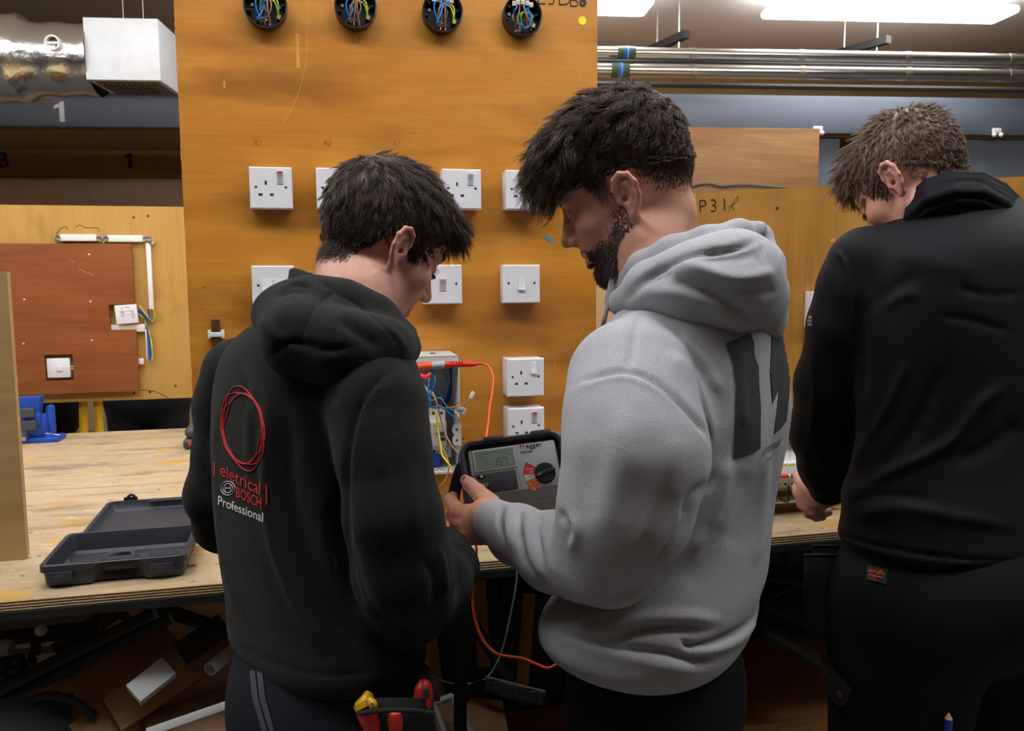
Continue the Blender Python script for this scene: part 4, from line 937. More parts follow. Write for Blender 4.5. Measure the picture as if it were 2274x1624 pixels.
# ------------------------------------------------------------------ far board with trunking
def far_board():
    n_ = 1.63; o = bw(0, n_, 0)
    def lf(x, y, off=0.0):
        p = onpl(x, y, o - NB * off, NB) - o; return float(p @ AX), float(p[2])
    x1 = lf(470, 600)[0]; x0 = lf(-260, 600)[0]; zt = lf(200, 457)[1]; zb = lf(300, 888)[1]
    t = thing('trunking_board', 'tan plywood board with white trunking on yellow legs beyond the bench', 'board', o, TH)
    sheet(B(), (x0, 0, zb), (x1, .018, zt), 1).out('panel', [W_back, E_board], t, smooth=False)
    yl = mat('yellow_paint', (.72, .42, .01), .45)
    for x, lean in ((190, .06), (213, 0), (-120, 0)):
        s = lf(x, 930)[0]; B().tube([(s - lean, .06, .0), (s, .035, zb + .35)], .016, 4, 0).out('leg', yl, t)
    B().box((x0 + .05, .02, zb + .3), (x1 - .05, .05, zb + .34)).out('back_rail', yl, t)
    # smaller red brown board, cut away round two boxes
    r = thing('practice_board', 'reddish brown practice board with square cut outs screwed over the tan board', 'board', bw(0, n_ - .018, 0), TH)
    off = .034
    X = lambda x, y=700: lf(x, y, off)[0]
    Z = lambda y, x=150: lf(x, y, off)[1]
    xe = X(300); xw = X(-200)
    zt2, zb2 = Z(541), Z(874)
    # frame pieces leave real openings: the notch on the right and the square hole
    xs = [xw, X(100, 815), X(163, 815), X(243, 705), xe]; zs = [zb2, Z(845), Z(787), Z(735), Z(678), zt2]
    b = B()
    for i in range(4):
        for j in range(5):
            if (i == 1 and j == 1) or (i == 3 and j == 3): continue
            b.box((xs[i], -.016, zs[j]), (xs[i + 1], 0, zs[j + 1]))
    bmesh.ops.remove_doubles(b.bm, verts=b.bm.verts[:], dist=1e-5)
    b.out('panel', W_red, r, smooth=False)
    for x, y in ((198, 565), (54, 664), (201, 670), (52, 761), (204, 757)):
        B().cyl((X(x, y), -.0175, Z(y)), (X(x, y), -.015, Z(y)), .0035, n=10).out('screw', mat('screw_pale', (.7, .68, .72), .4), r)
    for (xa, ya, xb, yb) in ((158, 578, 165, 583), (175, 598, 207, 612), (118, 627, 125, 620), (288, 773, 294, 765)):
        B().tube([(X(xa, ya), -.0162, Z(ya)), (X(xb, yb), -.0162, Z(yb))], .0012, 4, 0).out('scratch_mark', mat('pale_scratch', (.45, .2, .12), .6), r)
    # trunking lengths
    G = 'white trunking lengths on the tan board'
    def trunk(xa, ya, xb, yb, lab, offy=.03):
        a = lf(xa, ya, offy); c = lf(xb, yb, offy)
        k = thing('trunking', lab, 'trunking', bw(0, n_ - .0005, 0), TH, G)
        B().box((a[0], -.012, c[1]), (c[0], 0, a[1]), .001).out('channel', M_white2, k)
        B().box((a[0] - .001, -.018, c[1] - .001), (c[0] + .001, -.0125, a[1] + .001), .002).out('cover', M_white2, k)
    trunk(133, 521, 214, 535, 'short horizontal white trunking length above the red brown board, beside the torn veneer', .018)
    trunk(239, 523, 317, 537, 'horizontal white trunking length meeting the corner wires above the red brown board', .018)
    trunk(324, 541, 341, 687, 'long vertical white trunking length on the tan board', .018)
    trunk(243, 722, 322, 736, 'white trunking length below the tilted switch box', .014)
    trunk(324, 733, 329, 797, 'empty white trunking half with blue wires in front', .006); 
    trunk(305, 797, 319, 809, 'stub of white trunking sticking out beside the red brown board', .016)
    # wires at the corners
    wn = thing('wire_bundle', 'blue brown and green wires looping between the trunking lengths', 'wires', bw(0, n_, 0), TH)
    Wp = lambda pts, m, r_=.0028: B().tube([(lf(x, y, .02)[0], -.02 + .008 * math.sin(i), lf(x, y, .02)[1]) for i, (x, y) in enumerate(pts)], r_, 7, 5).out('wire', m, wn)
    for k, m in enumerate((M_dblue, M_brown, M_gy)):
        d = k * 3
        Wp([(133, 528 + d), (126, 524 + d), (122, 530 + d), (123, 536 + d)], m); Wp([(214, 527 + d), (222, 528 + d), (226, 537)], m); Wp([(240, 528 + d), (232, 527 + d), (228, 534 + d)], m)
        Wp([(317, 529 + d), (330, 527 + d), (335 + d, 534), (332 + d, 543)], m); Wp([(329 + d * 2, 686), (331 + d * 2, 705), (336, 714), (325, 705 - d), (310, 685 - d)], m)
        Wp([(306, 690 + d), (318, 700 + d), (326, 725), (330 + d, 760), (333 + d, 790), (336, 803)], m if k != 1 else M_dblue)
    # tilted switch box with handwriting, and switch in the square hole
    a = lf(281, 698, .03)
    k = thing('switch_box', 'white tilted switch cover with handwritten numbers hanging in the notch', 'switch', bw(a[0], n_ - .022, a[1]), TH); k.rotation_euler = (0, math.radians(-4), TH)
    hw = (lf(306, 700, .03)[0] - lf(257, 700, .03)[0]) / 2
    B().box((-hw, -.012, -hw * .92), (hw, 0, hw * .92), .002).out('cover', M_white, k)
    for s_, x, z, rt in (('DB 1', -.012, .010, 1.57), ('1 2 3', .008, .012, 1.57), ('OFF', .024, 0, 1.57)): text('handwriting', s_, .018, at(x, -.0125, z) @ Matrix.Rotation(-rt, 4, 'Y') @ FRONT, M_ink, k, extrude=.0002, bold=-.0003)
    a = lf(131, 817, .02); hw = (lf(157, 817, .02)[0] - lf(105, 817, .02)[0]) / 2
    k = thing('switch_box', 'white light switch seen through the square hole in the red brown board', 'switch', bw(a[0], n_ - .001, a[1]), TH)
    B().box((-hw, -.026, -hw * .92), (hw, 0, hw * .92), .003).out('plate', M_white, k)
    B().box((-hw * .2, -.030, -hw * .3), (hw * .35, -.025, hw * .25), .001).out('rocker', M_white, k)
    for z in (-.72, .72): screw(k, 0, -.026, hw * z, .003)
    for z in (-.14, .1): B().box((hw * .95, -.02, hw * z - .002), (hw * 1.25, -.014, hw * z + .002)).out('cable_tail', M_white2, k)
    # torn veneer lines
    for pts in (((125, 520), (135, 508), (147, 503), (150, 512)), ((168, 505), (178, 500), (190, 506), (215, 506), (222, 516)), ((309, 866), (335, 868), (350, 872), (375, 884))):
        B().tube([(lf(*p)[0], 0, lf(*p)[1]) for p in pts], .0014, 5, 4).out('veneer_tear', mat('tear_dark', (.10, .04, .01), .8), t)
    for p in ((329, 480), (297, 483), (298, 873), (333, 871), (390, 857)): B().cyl((lf(*p)[0], -.001, lf(*p)[1]), (lf(*p)[0], .001, lf(*p)[1]), .005, n=10).out('screw_hole_shade', M_slot, t)
far_board()

# cable on the wood grained panel in the bay
a_ = [(1515, 480), (1522, 425), (1545, 412), (1575, 408), (1600, 414), (1625, 412), (1660, 411), (1690, 413), (1750, 418)]
tag(B().tube([rw(rl(x, y, 4.94)[0], 4.94, rl(x, y, 4.94)[1]) for x, y in a_], .008, 8, 5).out('loose_cable', mat('cable_greybrown', (.10, .09, .085), .5)), 'grey cable clipped across the brown wood grained panel', 'cable')

# second consumer unit on the P31 board
def unit_p31():
    o, an, ax, nn, lp = P31
    t = thing('consumer_unit', 'white distribution board with a red busbar on the P31 board behind the hand', 'fuse box', o, an)
    D = .075
    q = lambda x, y, off=D: lp(x, y, off)
    x0 = q(1655, 1000)[0]; x1 = q(1900, 1000)[0]
    mw = mat('enclosure_white', (.62, .63, .62), .4)
    B().box((x0, -.003, q(1700, 1112)[1]), (x1, 0, q(1700, 915)[1])).out('back_plate', mw, t)
    B().box((x0, -D * .6, q(1740, 1113, .04)[1] - .004), (x1, 0, q(1740, 1113, .04)[1])).out('bottom_wall', mw, t)
    zt, zb = q(1740, 1030)[1], q(1740, 1090)[1]; zl = q(1740, 1066)[1]
    wd = .0182; n = int((x1 - x0) / wd)
    for i in range(n):
        xa = x0 + i * wd
        d = B().box((xa + .0003, -.05, zb), (xa + wd - .0003, -.002, q(1740, 985)[1]), .001).out('breaker', M_white2, t)
        B().box((xa + .0006, -D, zl), (xa + wd - .0006, -.045, zt), .001).out('breaker_front', M_white2, d)
        B().box((xa + .002, -D - .0004, zt - .006), (xa + wd - .002, -D + .001, zt - .001)).out('label_strip', M_yellow if i % 4 in (1, 2) else mat('label_green', (.05, .35, .15), .5), d)
        B().cyl((xa + wd / 2, -.0505, zb + .008), (xa + wd / 2, -.045, zb + .008), .0032, n=10).out('terminal_hole', M_slot, d)
        B().box((xa + .003, -D - .0003, zl + .006), (xa + wd - .004, -D + .001, zl + .012)).out('print', mat('print_grey', (.25, .25, .27), .6), d)
    zr = q(1740, 1060, .095)[1]
    for i, (xa, xb, m) in enumerate(((q(1700, 1060, .09)[0], q(1752, 1060, .09)[0], M_red), (q(1752, 1060, .09)[0], q(1756, 1060, .09)[0], M_white2), (q(1756, 1060, .09)[0], q(1764, 1060, .09)[0], mat('toggle_teal', (.03, .22, .20), .4)), (q(1764, 1060, .09)[0], q(1769, 1060, .09)[0], M_white2), (q(1769, 1060, .09)[0], q(1790, 1060, .09)[0], mat('toggle_teal', (.03, .22, .20), .4)))):
        B().tube([(xa, -.085, zr), (xb, -.085, zr)], .0052, 12, 0).out('probe_section', m, t)
    for i in range(4):
        xa = q(1738 + i * 13, 1000)[0]; B().tube([(xa, -.045, q(1740, 990)[1]), (xa + .003, -.06, q(1740, 960)[1]), (xa - .004, -.03, q(1740, 935)[1])], .002, 7, 5).out('wire', (M_grey, M_yellow, M_brown, M_white2)[i], t)
    B().tube([(q(1722, 1085, .05)[0], -.05, zb + .004), (q(1730, 1108, .05)[0], -.055, q(1730, 1106, .05)[1]), (q(1748, 1113, .05)[0], -.055, q(1748, 1112, .05)[1]), (q(1751, 1090, .05)[0], -.05, zb + .004)], .0022, 8, 6).out('wire', mat('dark_brown_pvc', (.05, .02, .012), .5), t)
    B().box((q(1735, 985)[0], -.065, q(1740, 985)[1]), (x1, -.03, q(1740, 958)[1] - .002), .003).out('terminal_cover', mat('clear_plastic', (.55, .58, .58), .25), t)
unit_p31()
# ------------------------------------------------------------------ implicit-surface modelling for bodies and clothes
from mathutils.bvhtree import BVHTree
def smin(a, b, k):
    h = np.clip(.5 + .5 * (b - a) / k, 0, 1); return b + (a - b) * h - k * h * (1 - h)
def smax(a, b, k): return -smin(-a, -b, k)
def rcone(p, a, b, r1, r2):
    a = np.asarray(a, np.float32); b = np.asarray(b, np.float32); ba = b - a; pa = p - a
    h = np.clip((pa @ ba) / (ba @ ba + 1e-12), 0, 1)
    return np.linalg.norm(pa - h[:, None] * ba, axis=1) - (r1 + (r2 - r1) * h)
def chain(p, pts, k=.015):
    d = None
    for (a, ra), (b, rb) in zip(pts[:-1], pts[1:]):
        e = rcone(p, a, b, ra, rb); d = e if d is None else smin(d, e, k)
    return d
def ell(p, c, r, R=None):
    q = p - np.asarray(c, np.float32)
    if R is not None: q = q @ np.asarray(R, np.float32)
    r = np.asarray(r, np.float32); k0 = np.linalg.norm(q / r, axis=1); k1 = np.linalg.norm(q / (r * r), axis=1) + 1e-9
    return k0 * (k0 - 1) / k1
class Loft:
    """stack of superellipse sections given by picture rows: (y, x left, x right, depth)"""
    def __init__(s, rows, phi, rho, n=2.4, grow=0.0):
        c, a = [], []
        for y, xl, xr, Z in rows:
            c.append(P((xl + xr) / 2, y, Z)); w_ = (xr - xl) / 2 * Z / F + grow
            a.append(w_ / math.sqrt(math.cos(phi) ** 2 + (rho * math.sin(phi)) ** 2))
        t = crom(np.column_stack([np.array(c), a]), 8); t = t[np.argsort(t[:, 2])]
        s.z, s.cx, s.cy, s.a = t[:, 2], t[:, 0], t[:, 1], t[:, 3]; s.phi, s.rho, s.n = phi, rho, n
        s.z0, s.z1 = s.z[0], s.z[-1]
    def __call__(s, p, cap=.02):
        z = p[:, 2]; cx = np.interp(z, s.z, s.cx); cy = np.interp(z, s.z, s.cy); a = np.interp(z, s.z, s.a)
        co, si = math.cos(s.phi), math.sin(s.phi); dx, dy = p[:, 0] - cx, p[:, 1] - cy
        u = np.abs(dx * co + dy * si) / a; v = np.abs(-dx * si + dy * co) / (a * s.rho)
        d = ((u ** s.n + v ** s.n) ** (1 / s.n) - 1) * a * min(1, s.rho)
        return smax(d, np.maximum(s.z0 - z, z - s.z1), cap)
def sdf_mesh(f, lo, hi, h, blk=8):
    lo = np.asarray(lo, float); hi = np.asarray(hi, float); H = h * blk
    nb_ = np.ceil((hi - lo) / H).astype(int)
    gi = np.stack(np.meshgrid(*[np.arange(n) for n in nb_], indexing='ij'), -1).reshape(-1, 3)
    dc = f((lo + (gi + .5) * H).astype(np.float32))
    near = np.abs(dc) < H * 1.15
    n = nb_ * blk + 1
    vol = np.empty(tuple(n), np.float32)
    sg = np.where(dc > 0, H, -H).reshape(tuple(nb_)).astype(np.float32)
    vol[:-1, :-1, :-1] = np.repeat(np.repeat(np.repeat(sg, blk, 0), blk, 1), blk, 2)
    vol[-1], vol[:, -1], vol[:, :, -1] = H, H, H
    m = np.zeros(tuple(n), bool)
    for i, j, k in gi[near]: m[i * blk:i * blk + blk + 1, j * blk:j * blk + blk + 1, k * blk:k * blk + blk + 1] = True
    idx = np.argwhere(m)
    out = np.empty(len(idx), np.float32)
    for c in range(0, len(idx), 400000): out[c:c + 400000] = f((lo + idx[c:c + 400000] * h).astype(np.float32))
    vol[m] = out
    s = vol < 0
    c8 = [s[a:n[0] - 1 + a, b:n[1] - 1 + b, c:n[2] - 1 + c] for a in (0, 1) for b in (0, 1) for c in (0, 1)]
    cnt = sum(x.astype(np.int8) for x in c8); act = (cnt > 0) & (cnt < 8)
    ci = np.argwhere(act); vid = -np.ones(act.shape, np.int32); vid[tuple(ci.T)] = np.arange(len(ci))
    acc = np.zeros((len(ci), 3)); num = np.zeros(len(ci))
    corner = np.array([(a, b, c) for a in (0, 1) for b in (0, 1) for c in (0, 1)])
    for i in range(8):
        for ax in range(3):
            if corner[i][ax]: continue
            j = i + (4, 2, 1)[ax]
            va = vol[tuple((ci + corner[i]).T)]; vb = vol[tuple((ci + corner[j]).T)]
            x = (va < 0) != (vb < 0); t = np.where(x, va / np.where(x, va - vb, 1), 0)
            pt = corner[i] + np.eye(3)[ax] * t[:, None]; acc += np.where(x[:, None], pt, 0); num += x
    V = lo + (ci + acc / num[:, None]) * h
    Q = []
    for ax in range(3):
        a1, a2 = (ax + 1) % 3, (ax + 2) % 3
        sl0 = [slice(None)] * 3; sl1 = [slice(None)] * 3; sl0[ax] = slice(0, -1); sl1[ax] = slice(1, None)
        A, B_ = s[tuple(sl0)], s[tuple(sl1)]; e = np.argwhere(A != B_)
        ok = (e[:, a1] > 0) & (e[:, a2] > 0) & (e[:, a1] < n[a1] - 1) & (e[:, a2] < n[a2] - 1); e = e[ok]
        fl = A[tuple(e.T)]
        def g(d1, d2):
            q = e.copy(); q[:, a1] -= d1; q[:, a2] -= d2; return vid[tuple(q.T)]
        q = np.stack([g(0, 0), g(1, 0), g(1, 1), g(0, 1)], 1); q[~fl] = q[~fl][:, ::-1]; Q.append(q)
    Q = np.vstack(Q); Q = Q[(Q >= 0).all(1)]
    return V, Q
def normals(V, Q):
    fn = np.cross(V[Q[:, 2]] - V[Q[:, 0]], V[Q[:, 3]] - V[Q[:, 1]]); N = np.zeros_like(V)
    for k in range(4): np.add.at(N, Q[:, k], fn)
    return N / (np.linalg.norm(N, axis=1)[:, None] + 1e-12)
def relax(V, Q, it=2, w_=.5):
    e = np.vstack([Q[:, [0, 1]], Q[:, [1, 2]], Q[:, [2, 3]], Q[:, [3, 0]]])
    for _ in range(it):
        S = np.zeros_like(V); c = np.zeros(len(V)); np.add.at(S, e[:, 0], V[e[:, 1]]); np.add.at(c, e[:, 0], 1); np.add.at(S, e[:, 1], V[e[:, 0]]); np.add.at(c, e[:, 1], 1)
        V = V * (1 - w_) + w_ * S / c[:, None]
    return V
def fold(V, N, pts, width, amp, k=8):
    """raise (or sink) a fold along a line drawn on the surface that faces the picture"""
    px = proj(V); L_ = crom(np.array(pts, float), k)
    lo, hi = L_.min(0) - 3 * width, L_.max(0) + 3 * width
    vd = V - CAM; vd /= np.linalg.norm(vd, axis=1)[:, None]
    fac = np.clip(-(N * vd).sum(1) * 3 - .1, 0, 1)
    sel = np.where((px[:, 0] > lo[0]) & (px[:, 0] < hi[0]) & (px[:, 1] > lo[1]) & (px[:, 1] < hi[1]) & (fac > 0))[0]
    if not len(sel): return V
    q = px[sel, :2]; best = np.full(len(sel), 1e9); tp = np.zeros(len(sel)); m = len(L_) - 1
    for i in range(m):
        a, b = L_[i], L_[i + 1]; ba = b - a; h = np.clip(((q - a) @ ba) / (ba @ ba + 1e-9), 0, 1); d = np.linalg.norm(q - a - h[:, None] * ba, axis=1)
        u = d < best; best[u] = d[u]; tp[u] = (i + h[u]) / m
    tapr = np.clip(np.minimum(tp, 1 - tp) * 5, 0, 1); tapr = tapr * tapr * (3 - 2 * tapr)
    V = V.copy(); V[sel] += N[sel] * (amp * np.exp(-(best / width) ** 2) * (.15 + .85 * tapr) * fac[sel])[:, None]
    return V
class Surf:
    def __init__(s, V, Q): s.t = BVHTree.FromPolygons([tuple(v) for v in V], [tuple(int(i) for i in q) for q in Q])
    def hit(s, x, y, off=.001):
        d = Vector(ray(x, y)).normalized(); h = s.t.ray_cast(Vector(CAM), d)
        if h[0] is None: return None
        n = h[1] if h[1].dot(d) < 0 else -h[1]
        return np.array(h[0] + n * off)
def decal(name, surf, polys, m, parent, off=.0012, maxlen=7.0, label=None):
    """print or embroidery laid on a garment: a patch drawn as polygons or a text bmesh in picture pixels"""
    bm = polys if isinstance(polys, bmesh.types.BMesh) else bmesh.new()
    if not isinstance(polys, bmesh.types.BMesh):
        for poly in polys: bm.faces.new([bm.verts.new((x, y, 0)) for x, y in poly])
    bmesh.ops.triangulate(bm, faces=bm.faces[:])
    for _ in range(6):
        es = [e for e in bm.edges if e.calc_length() > maxlen]
        if not es: break
        bmesh.ops.subdivide_edges(bm, edges=es, cuts=1); bmesh.ops.triangulate(bm, faces=[f for f in bm.faces if len(f.verts) > 3])
    bad = []
    for v in bm.verts:
        h = surf.hit(v.co.x, v.co.y, off)
        if h is None: bad.append(v)
        else: v.co = h
    bmesh.ops.delete(bm, geom=bad, context='VERTS')
    me = bpy.data.meshes.new(name); bm.to_mesh(me); bm.free(); me.materials.append(m)
    o = link(name, me); o.parent = parent; me.shade_smooth()
    if label: o['label'] = label
    return o
def px_text(s, p0, p1, h, up=(0, -1), **k):
    """text bmesh in pixels: runs from p0 to p1, letters h tall along up"""
    bm = text_geo(s, 1.0, 0, align='LEFT', **k)
    xs = [v.co.x for v in bm.verts]; ys = [v.co.y for v in bm.verts]; x0, x1 = min(xs), max(xs); y0, y1 = min(ys), max(ys)
    for v in bm.verts:
        f = (v.co.x - x0) / (x1 - x0); g = (v.co.y - y0) / (y1 - y0)
        v.co = Vector((p0[0] + (p1[0] - p0[0]) * f + up[0] * h * g, p0[1] + (p1[1] - p0[1]) * f + up[1] * h * g, 0))
    return bm

# ------------------------------------------------------------------ heads
def head_sdf(q):
    """head with the ear canals at the origin: +y face, +z crown, +x the person's right"""
    x = np.abs(q[:, 0]); m = np.column_stack([x, q[:, 1], q[:, 2]]).astype(np.float32)
    d = ell(m, (0, -.004, .038), (.0755, .1005, .092))
    d = smin(d, ell(m, (0, .042, .048), (.060, .054, .052)), .02)
    d = smin(d, ell(m, (0, .040, -.030), (.058, .052, .070)), .025)
    d = smin(d, rcone(m, (.050, .002, -.045), (.012, .066, -.088), .020, .019), .018)
    d = smin(d, ell(m, (0, .076, -.094), (.020, .017, .016)), .014)
    d = smin(d, ell(m, (.043, .060, -.014), (.022, .024, .020)), .016)
    d = smin(d, rcone(m, (.006, .091, .031), (.044, .076, .028), .009, .008), .012)
    d = smax(d, -ell(m, (.031, .101, .012), (.017, .016, .011)), .010)
    d = smin(d, ell(m, (.031, .0795, .011), (.0135, .0125, .0115)), .004)
    d = smin(d, rcone(m, (.018, .0905, .0065), (.044, .0830, .0065), .0022, .0018), .003)
    d = smin(d, ell(m, (0, .066, -.036), (.036, .034, .036)), .012)
    d = smin(d, rcone(m, (0, .082, .006), (0, .090, -.028), .013, .015), .010)
    d = smin(d, rcone(m, (0, .090, .022), (0, .112, -.020), .0070, .0095), .010)
    d = smin(d, ell(m, (0, .1140, -.025), (.0095, .0105, .0090)), .006)
    d = smin(d, ell(m, (.0115, .1020, -.030), (.0065, .0100, .0070)), .005)
    d = smax(d, -ell(m, (.0060, .1070, -.0375), (.0035, .0050, .0035)), .002)
    d = smin(d, rcone(m, (0, .0985, -.053), (.023, .0850, -.0575), .0058, .0028), .006)
    d = smin(d, rcone(m, (0, .0960, -.0655), (.020, .0850, -.0600), .0066, .0028), .006)
    d = smax(d, -rcone(m, (0, .1035, -.0590), (.025, .0890, -.0580), .0012, .0014), .003)
    return d
def ear_sdf(q):
    x = np.abs(q[:, 0]); m = np.column_stack([x, q[:, 1], q[:, 2]]).astype(np.float32)
    hx = [((.071, .010, .002), .0030), ((.076, .010, .014), .0034), ((.082, .004, .027), .0036), ((.087, -.007, .032), .0037), ((.092, -.018, .027), .0037), ((.094, -.024, .013), .0036), ((.091, -.022, -.003), .0034), ((.086, -.015, -.015), .0034), ((.080, -.007, -.024), .0040), ((.075, -.001, -.028), .0042)]
    d = chain(m, hx, .003)
    d = smin(d, ell(m, (.0765, -.003, -.026), (.0040, .0080, .0080)), .004)
    ah = [((.079, -.002, .022), .0024), ((.085, -.012, .014), .0030), ((.086, -.015, .002), .0030), ((.081, -.010, -.012), .0030), ((.076, -.001, -.017), .0030)]
    d = smin(d, chain(m, ah, .003), .003)
    R = np.array(Matrix.Rotation(math.radians(27), 3, 'Z'))
    sh = ell(m, (.079, -.007, .003), (.0048, .0185, .0290), R)
    sh = smax(sh, -ell(m, (.0875, -.002, .001), (.0110, .0100, .0150)), .003)
    d = smin(d, sh, .003)
    d = smin(d, ell(m, (.0745, .0085, -.003), (.0040, .0038, .0060)), .003)     # tragus
    d = smax(d, -ell(m, (.0700, .000, -.002), (.0120, .0042, .0050)), .002)
    return d
class Head:
    def __init__(s, R, T, S=1.0): s.R = np.array(R); s.T = np.array(T); s.S = S
    def loc(s, p): return ((p - s.T.astype(np.float32)) @ s.R.astype(np.float32)) / s.S
    def wld(s, q): return (np.asarray(q) * s.S) @ s.R.T + s.T
    def sdf(s, p):
        q = s.loc(p); return smin(head_sdf(q), ear_sdf(q), .004) * s.S

def strands(name, roots, nrm, dirs, length, width, mats, parent, seg=6, curl=0.0, curlf=3.0, clump=0.0, lift=.25, drop=None, keep=None, taper=.25, jit=.25, seed=1, guides=0, conv=.7, wig=.12):
    """many separate hairs as thin tapered prisms, gathered into locks round guide hairs; keep(points) pushes them off the scalp"""
    r = np.random.default_rng(seed); n = len(roots)
    def grow(ro, nm, di, le, jt):
        m = len(ro); p = ro.copy(); T = di + nm * lift + r.normal(0, jt, (m, 3)); T /= np.linalg.norm(T, axis=1)[:, None]
        side = np.cross(T, nm); side /= np.linalg.norm(side, axis=1)[:, None] + 1e-9
        ph = 3 * np.sin(ro @ np.array([120., 60, -70])) + 3 * np.sin(ro @ np.array([-50., 100, 90]) + 1) + r.normal(0, .45, m); o = [p.copy()]; L_ = le / seg
        for i in range(seg):
            t = (i + 1) / seg
            d = T + side * (curl * np.sin(ph + curlf * t * 2))[:, None] + nm * (curl * .5 * np.cos(ph * 1.7 + curlf * t * 2))[:, None]
            if drop is not None: d = d + np.asarray(drop) * t * 1.2
            d /= np.linalg.norm(d, axis=1)[:, None]; p = p + d * L_[:, None]
            if keep is not None: p = keep(p, t)
            o.append(p.copy())
        return np.stack(o, 1)
    if guides and n > guides:
        gi = r.choice(n, guides, replace=False); G = grow(roots[gi], nrm[gi], dirs[gi], length[gi], jit)
        near = np.empty(n, int)
        for c in range(0, n, 3000): near[c:c + 3000] = ((roots[c:c + 3000, None] - roots[gi][None]) ** 2).sum(2).argmin(1)
        off = roots - roots[gi][near]; t = np.linspace(0, 1, seg + 1)[None, :, None]
        sc = (.75 + .35 * r.random(n))[:, None, None]
        A = roots[gi][near][:, None, :] + (G[near] - G[near][:, :1]) * sc + off[:, None, :] * (1 - conv * t ** .8)
        A = A + np.cumsum(r.normal(0, wig, A.shape) * (length[:, None, None] / seg) * (t > 0), 1)
        if keep is not None: A = keep(A.reshape(-1, 3), 1).reshape(A.shape)
        A[:, 0] = roots
    else: A = grow(roots, nrm, dirs, length, jit)
    tg = np.gradient(A, axis=1); tg /= np.linalg.norm(tg, axis=2)[..., None] + 1e-9
    a = np.cross(tg, nrm[:, None, :]); a /= np.linalg.norm(a, axis=2)[..., None] + 1e-9; b = np.cross(tg, a)
    w_ = (width * r.uniform(.7, 1.3, n))[:, None] * (1 - (1 - taper) * (np.linspace(0, 1, seg + 1) ** 1.5))[None]
    rings = []
    for k in range(3):
        an = 2 * math.pi * k / 3 + .5; rings.append(A + (a * math.cos(an) + b * math.sin(an)) * w_[..., None])
    Vx = np.stack(rings, 2).reshape(-1, 3); base = (np.arange(n) * (seg + 1) * 3)[:, None, None]; i = (np.arange(seg) * 3)[None, :, None]; k = np.arange(3)[None, None, :]
    f = np.stack([base + i + k, base + i + (k + 1) % 3, base + i + 3 + (k + 1) % 3, base + i + 3 + k], -1).reshape(-1, 4)
    return Vx, f
def zl(y, pts): return np.interp(y, [a for a, _ in pts], [b for _, b in pts])

def join_mesh(parts):
    V, Q, o = [], [], 0
    for v, q in parts: V.append(v); Q.append(q + o); o += len(v)
    return np.vstack(V), np.vstack(Q)
def bbox(pts, pad): a = np.array(pts); return a.min(0) - pad, a.max(0) + pad

M_skin = mat('skin', (.62, .345, .26), .48, var=.3, vscale=45, vcol=(.54, .25, .175), bump=.12, bscale=420, sss=.12, spec=.4)
M_skin2 = mat('skin_tan', (.55, .285, .20), .46, var=.3, vscale=45, vcol=(.47, .205, .135), bump=.12, bscale=420, sss=.12, spec=.4)
M_hair = mat('hair_dark_brown', (.078, .045, .026), .5, var=.5, vscale=260, spec=.4)
M_hair2 = mat('hair_brown', (.092, .051, .028), .5, var=.55, vscale=220, spec=.4)
M_hair3 = mat('hair_light_brown', (.17, .100, .056), .45, var=.5, vscale=260, spec=.5)
M_beard = mat('beard_hair', (.045, .025, .015), .6)
M_cap = M_hair
M_shoe = mat('shoe_black', (.015, .015, .016), .5)

def skin_mesh(person_sdf, boxes):
    return [sdf_mesh(person_sdf if len(b) < 4 else b[3], b[0], b[1], b[2]) for b in boxes]
# ------------------------------------------------------------------ people
def px_chain(rows, k=.015): return [(P(x, y, Z), r) for x, y, Z, r in rows]
def sleeve(p, pts, cut=True, k=.02):
    d = chain(p, pts, k)
    if cut:
        a, e = np.asarray(pts[-2][0]), np.asarray(pts[-1][0]); u = (e - a) / np.linalg.norm(e - a)
        d = smax(d, (p - e.astype(np.float32)) @ u.astype(np.float32), .006)
    return d
def legs_sdf(p, hipc, phi, top, wa, wb, lr=None):
    """trousers: pelvis and two tapering legs down to the floor"""
    lr = lr or (1.35 if wa > .22 else 1.0)
    co, si = math.cos(phi), math.sin(phi); ax = np.array([co, si, 0]); fw = np.array([-si, co, 0])
    d = ell(p, (hipc[0], hipc[1], top - .06), (wa, wb, .16), np.array([[co, -si, 0], [si, co, 0], [0, 0, 1]]))
    d = smax(d, p[:, 2] - (top + .05), .01)
    for s in (-1, 1):
        h = np.array([hipc[0], hipc[1], top - .10]) + ax * s * wa * .48
        k_ = np.array([h[0], h[1], .48]) + ax * s * .01 + fw * .02; f_ = np.array([h[0], h[1], .07]) + ax * s * .02 - fw * .01
        d = smin(d, chain(p, [(h, .095 * lr), (k_, .068 * lr), (f_, .058)], .02), .03)
    return d
def shoes(p, hipc, phi, wa):
    co, si = math.cos(phi), math.sin(phi); ax = np.array([co, si, 0]); fw = np.array([-si, co, 0]); d = None
    for s in (-1, 1):
        h = np.array([hipc[0], hipc[1], 0]) + ax * s * (wa * .48 + .02)
        e = chain(p, [(h + np.array([0, 0, .055]) - fw * .03, .046), (h + np.array([0, 0, .045]) + fw * .09, .044), (h + np.array([0, 0, .035]) + fw * .17, .034)], .02)
        e = smax(e, -p[:, 2], .008); d = e if d is None else np.minimum(d, e)
    return d
HEADSKIN = []
def noear(q): return ~((np.abs(q[:, 0]) > .066) & (q[:, 1] > -.030) & (q[:, 1] < .013) & (q[:, 2] < .037))
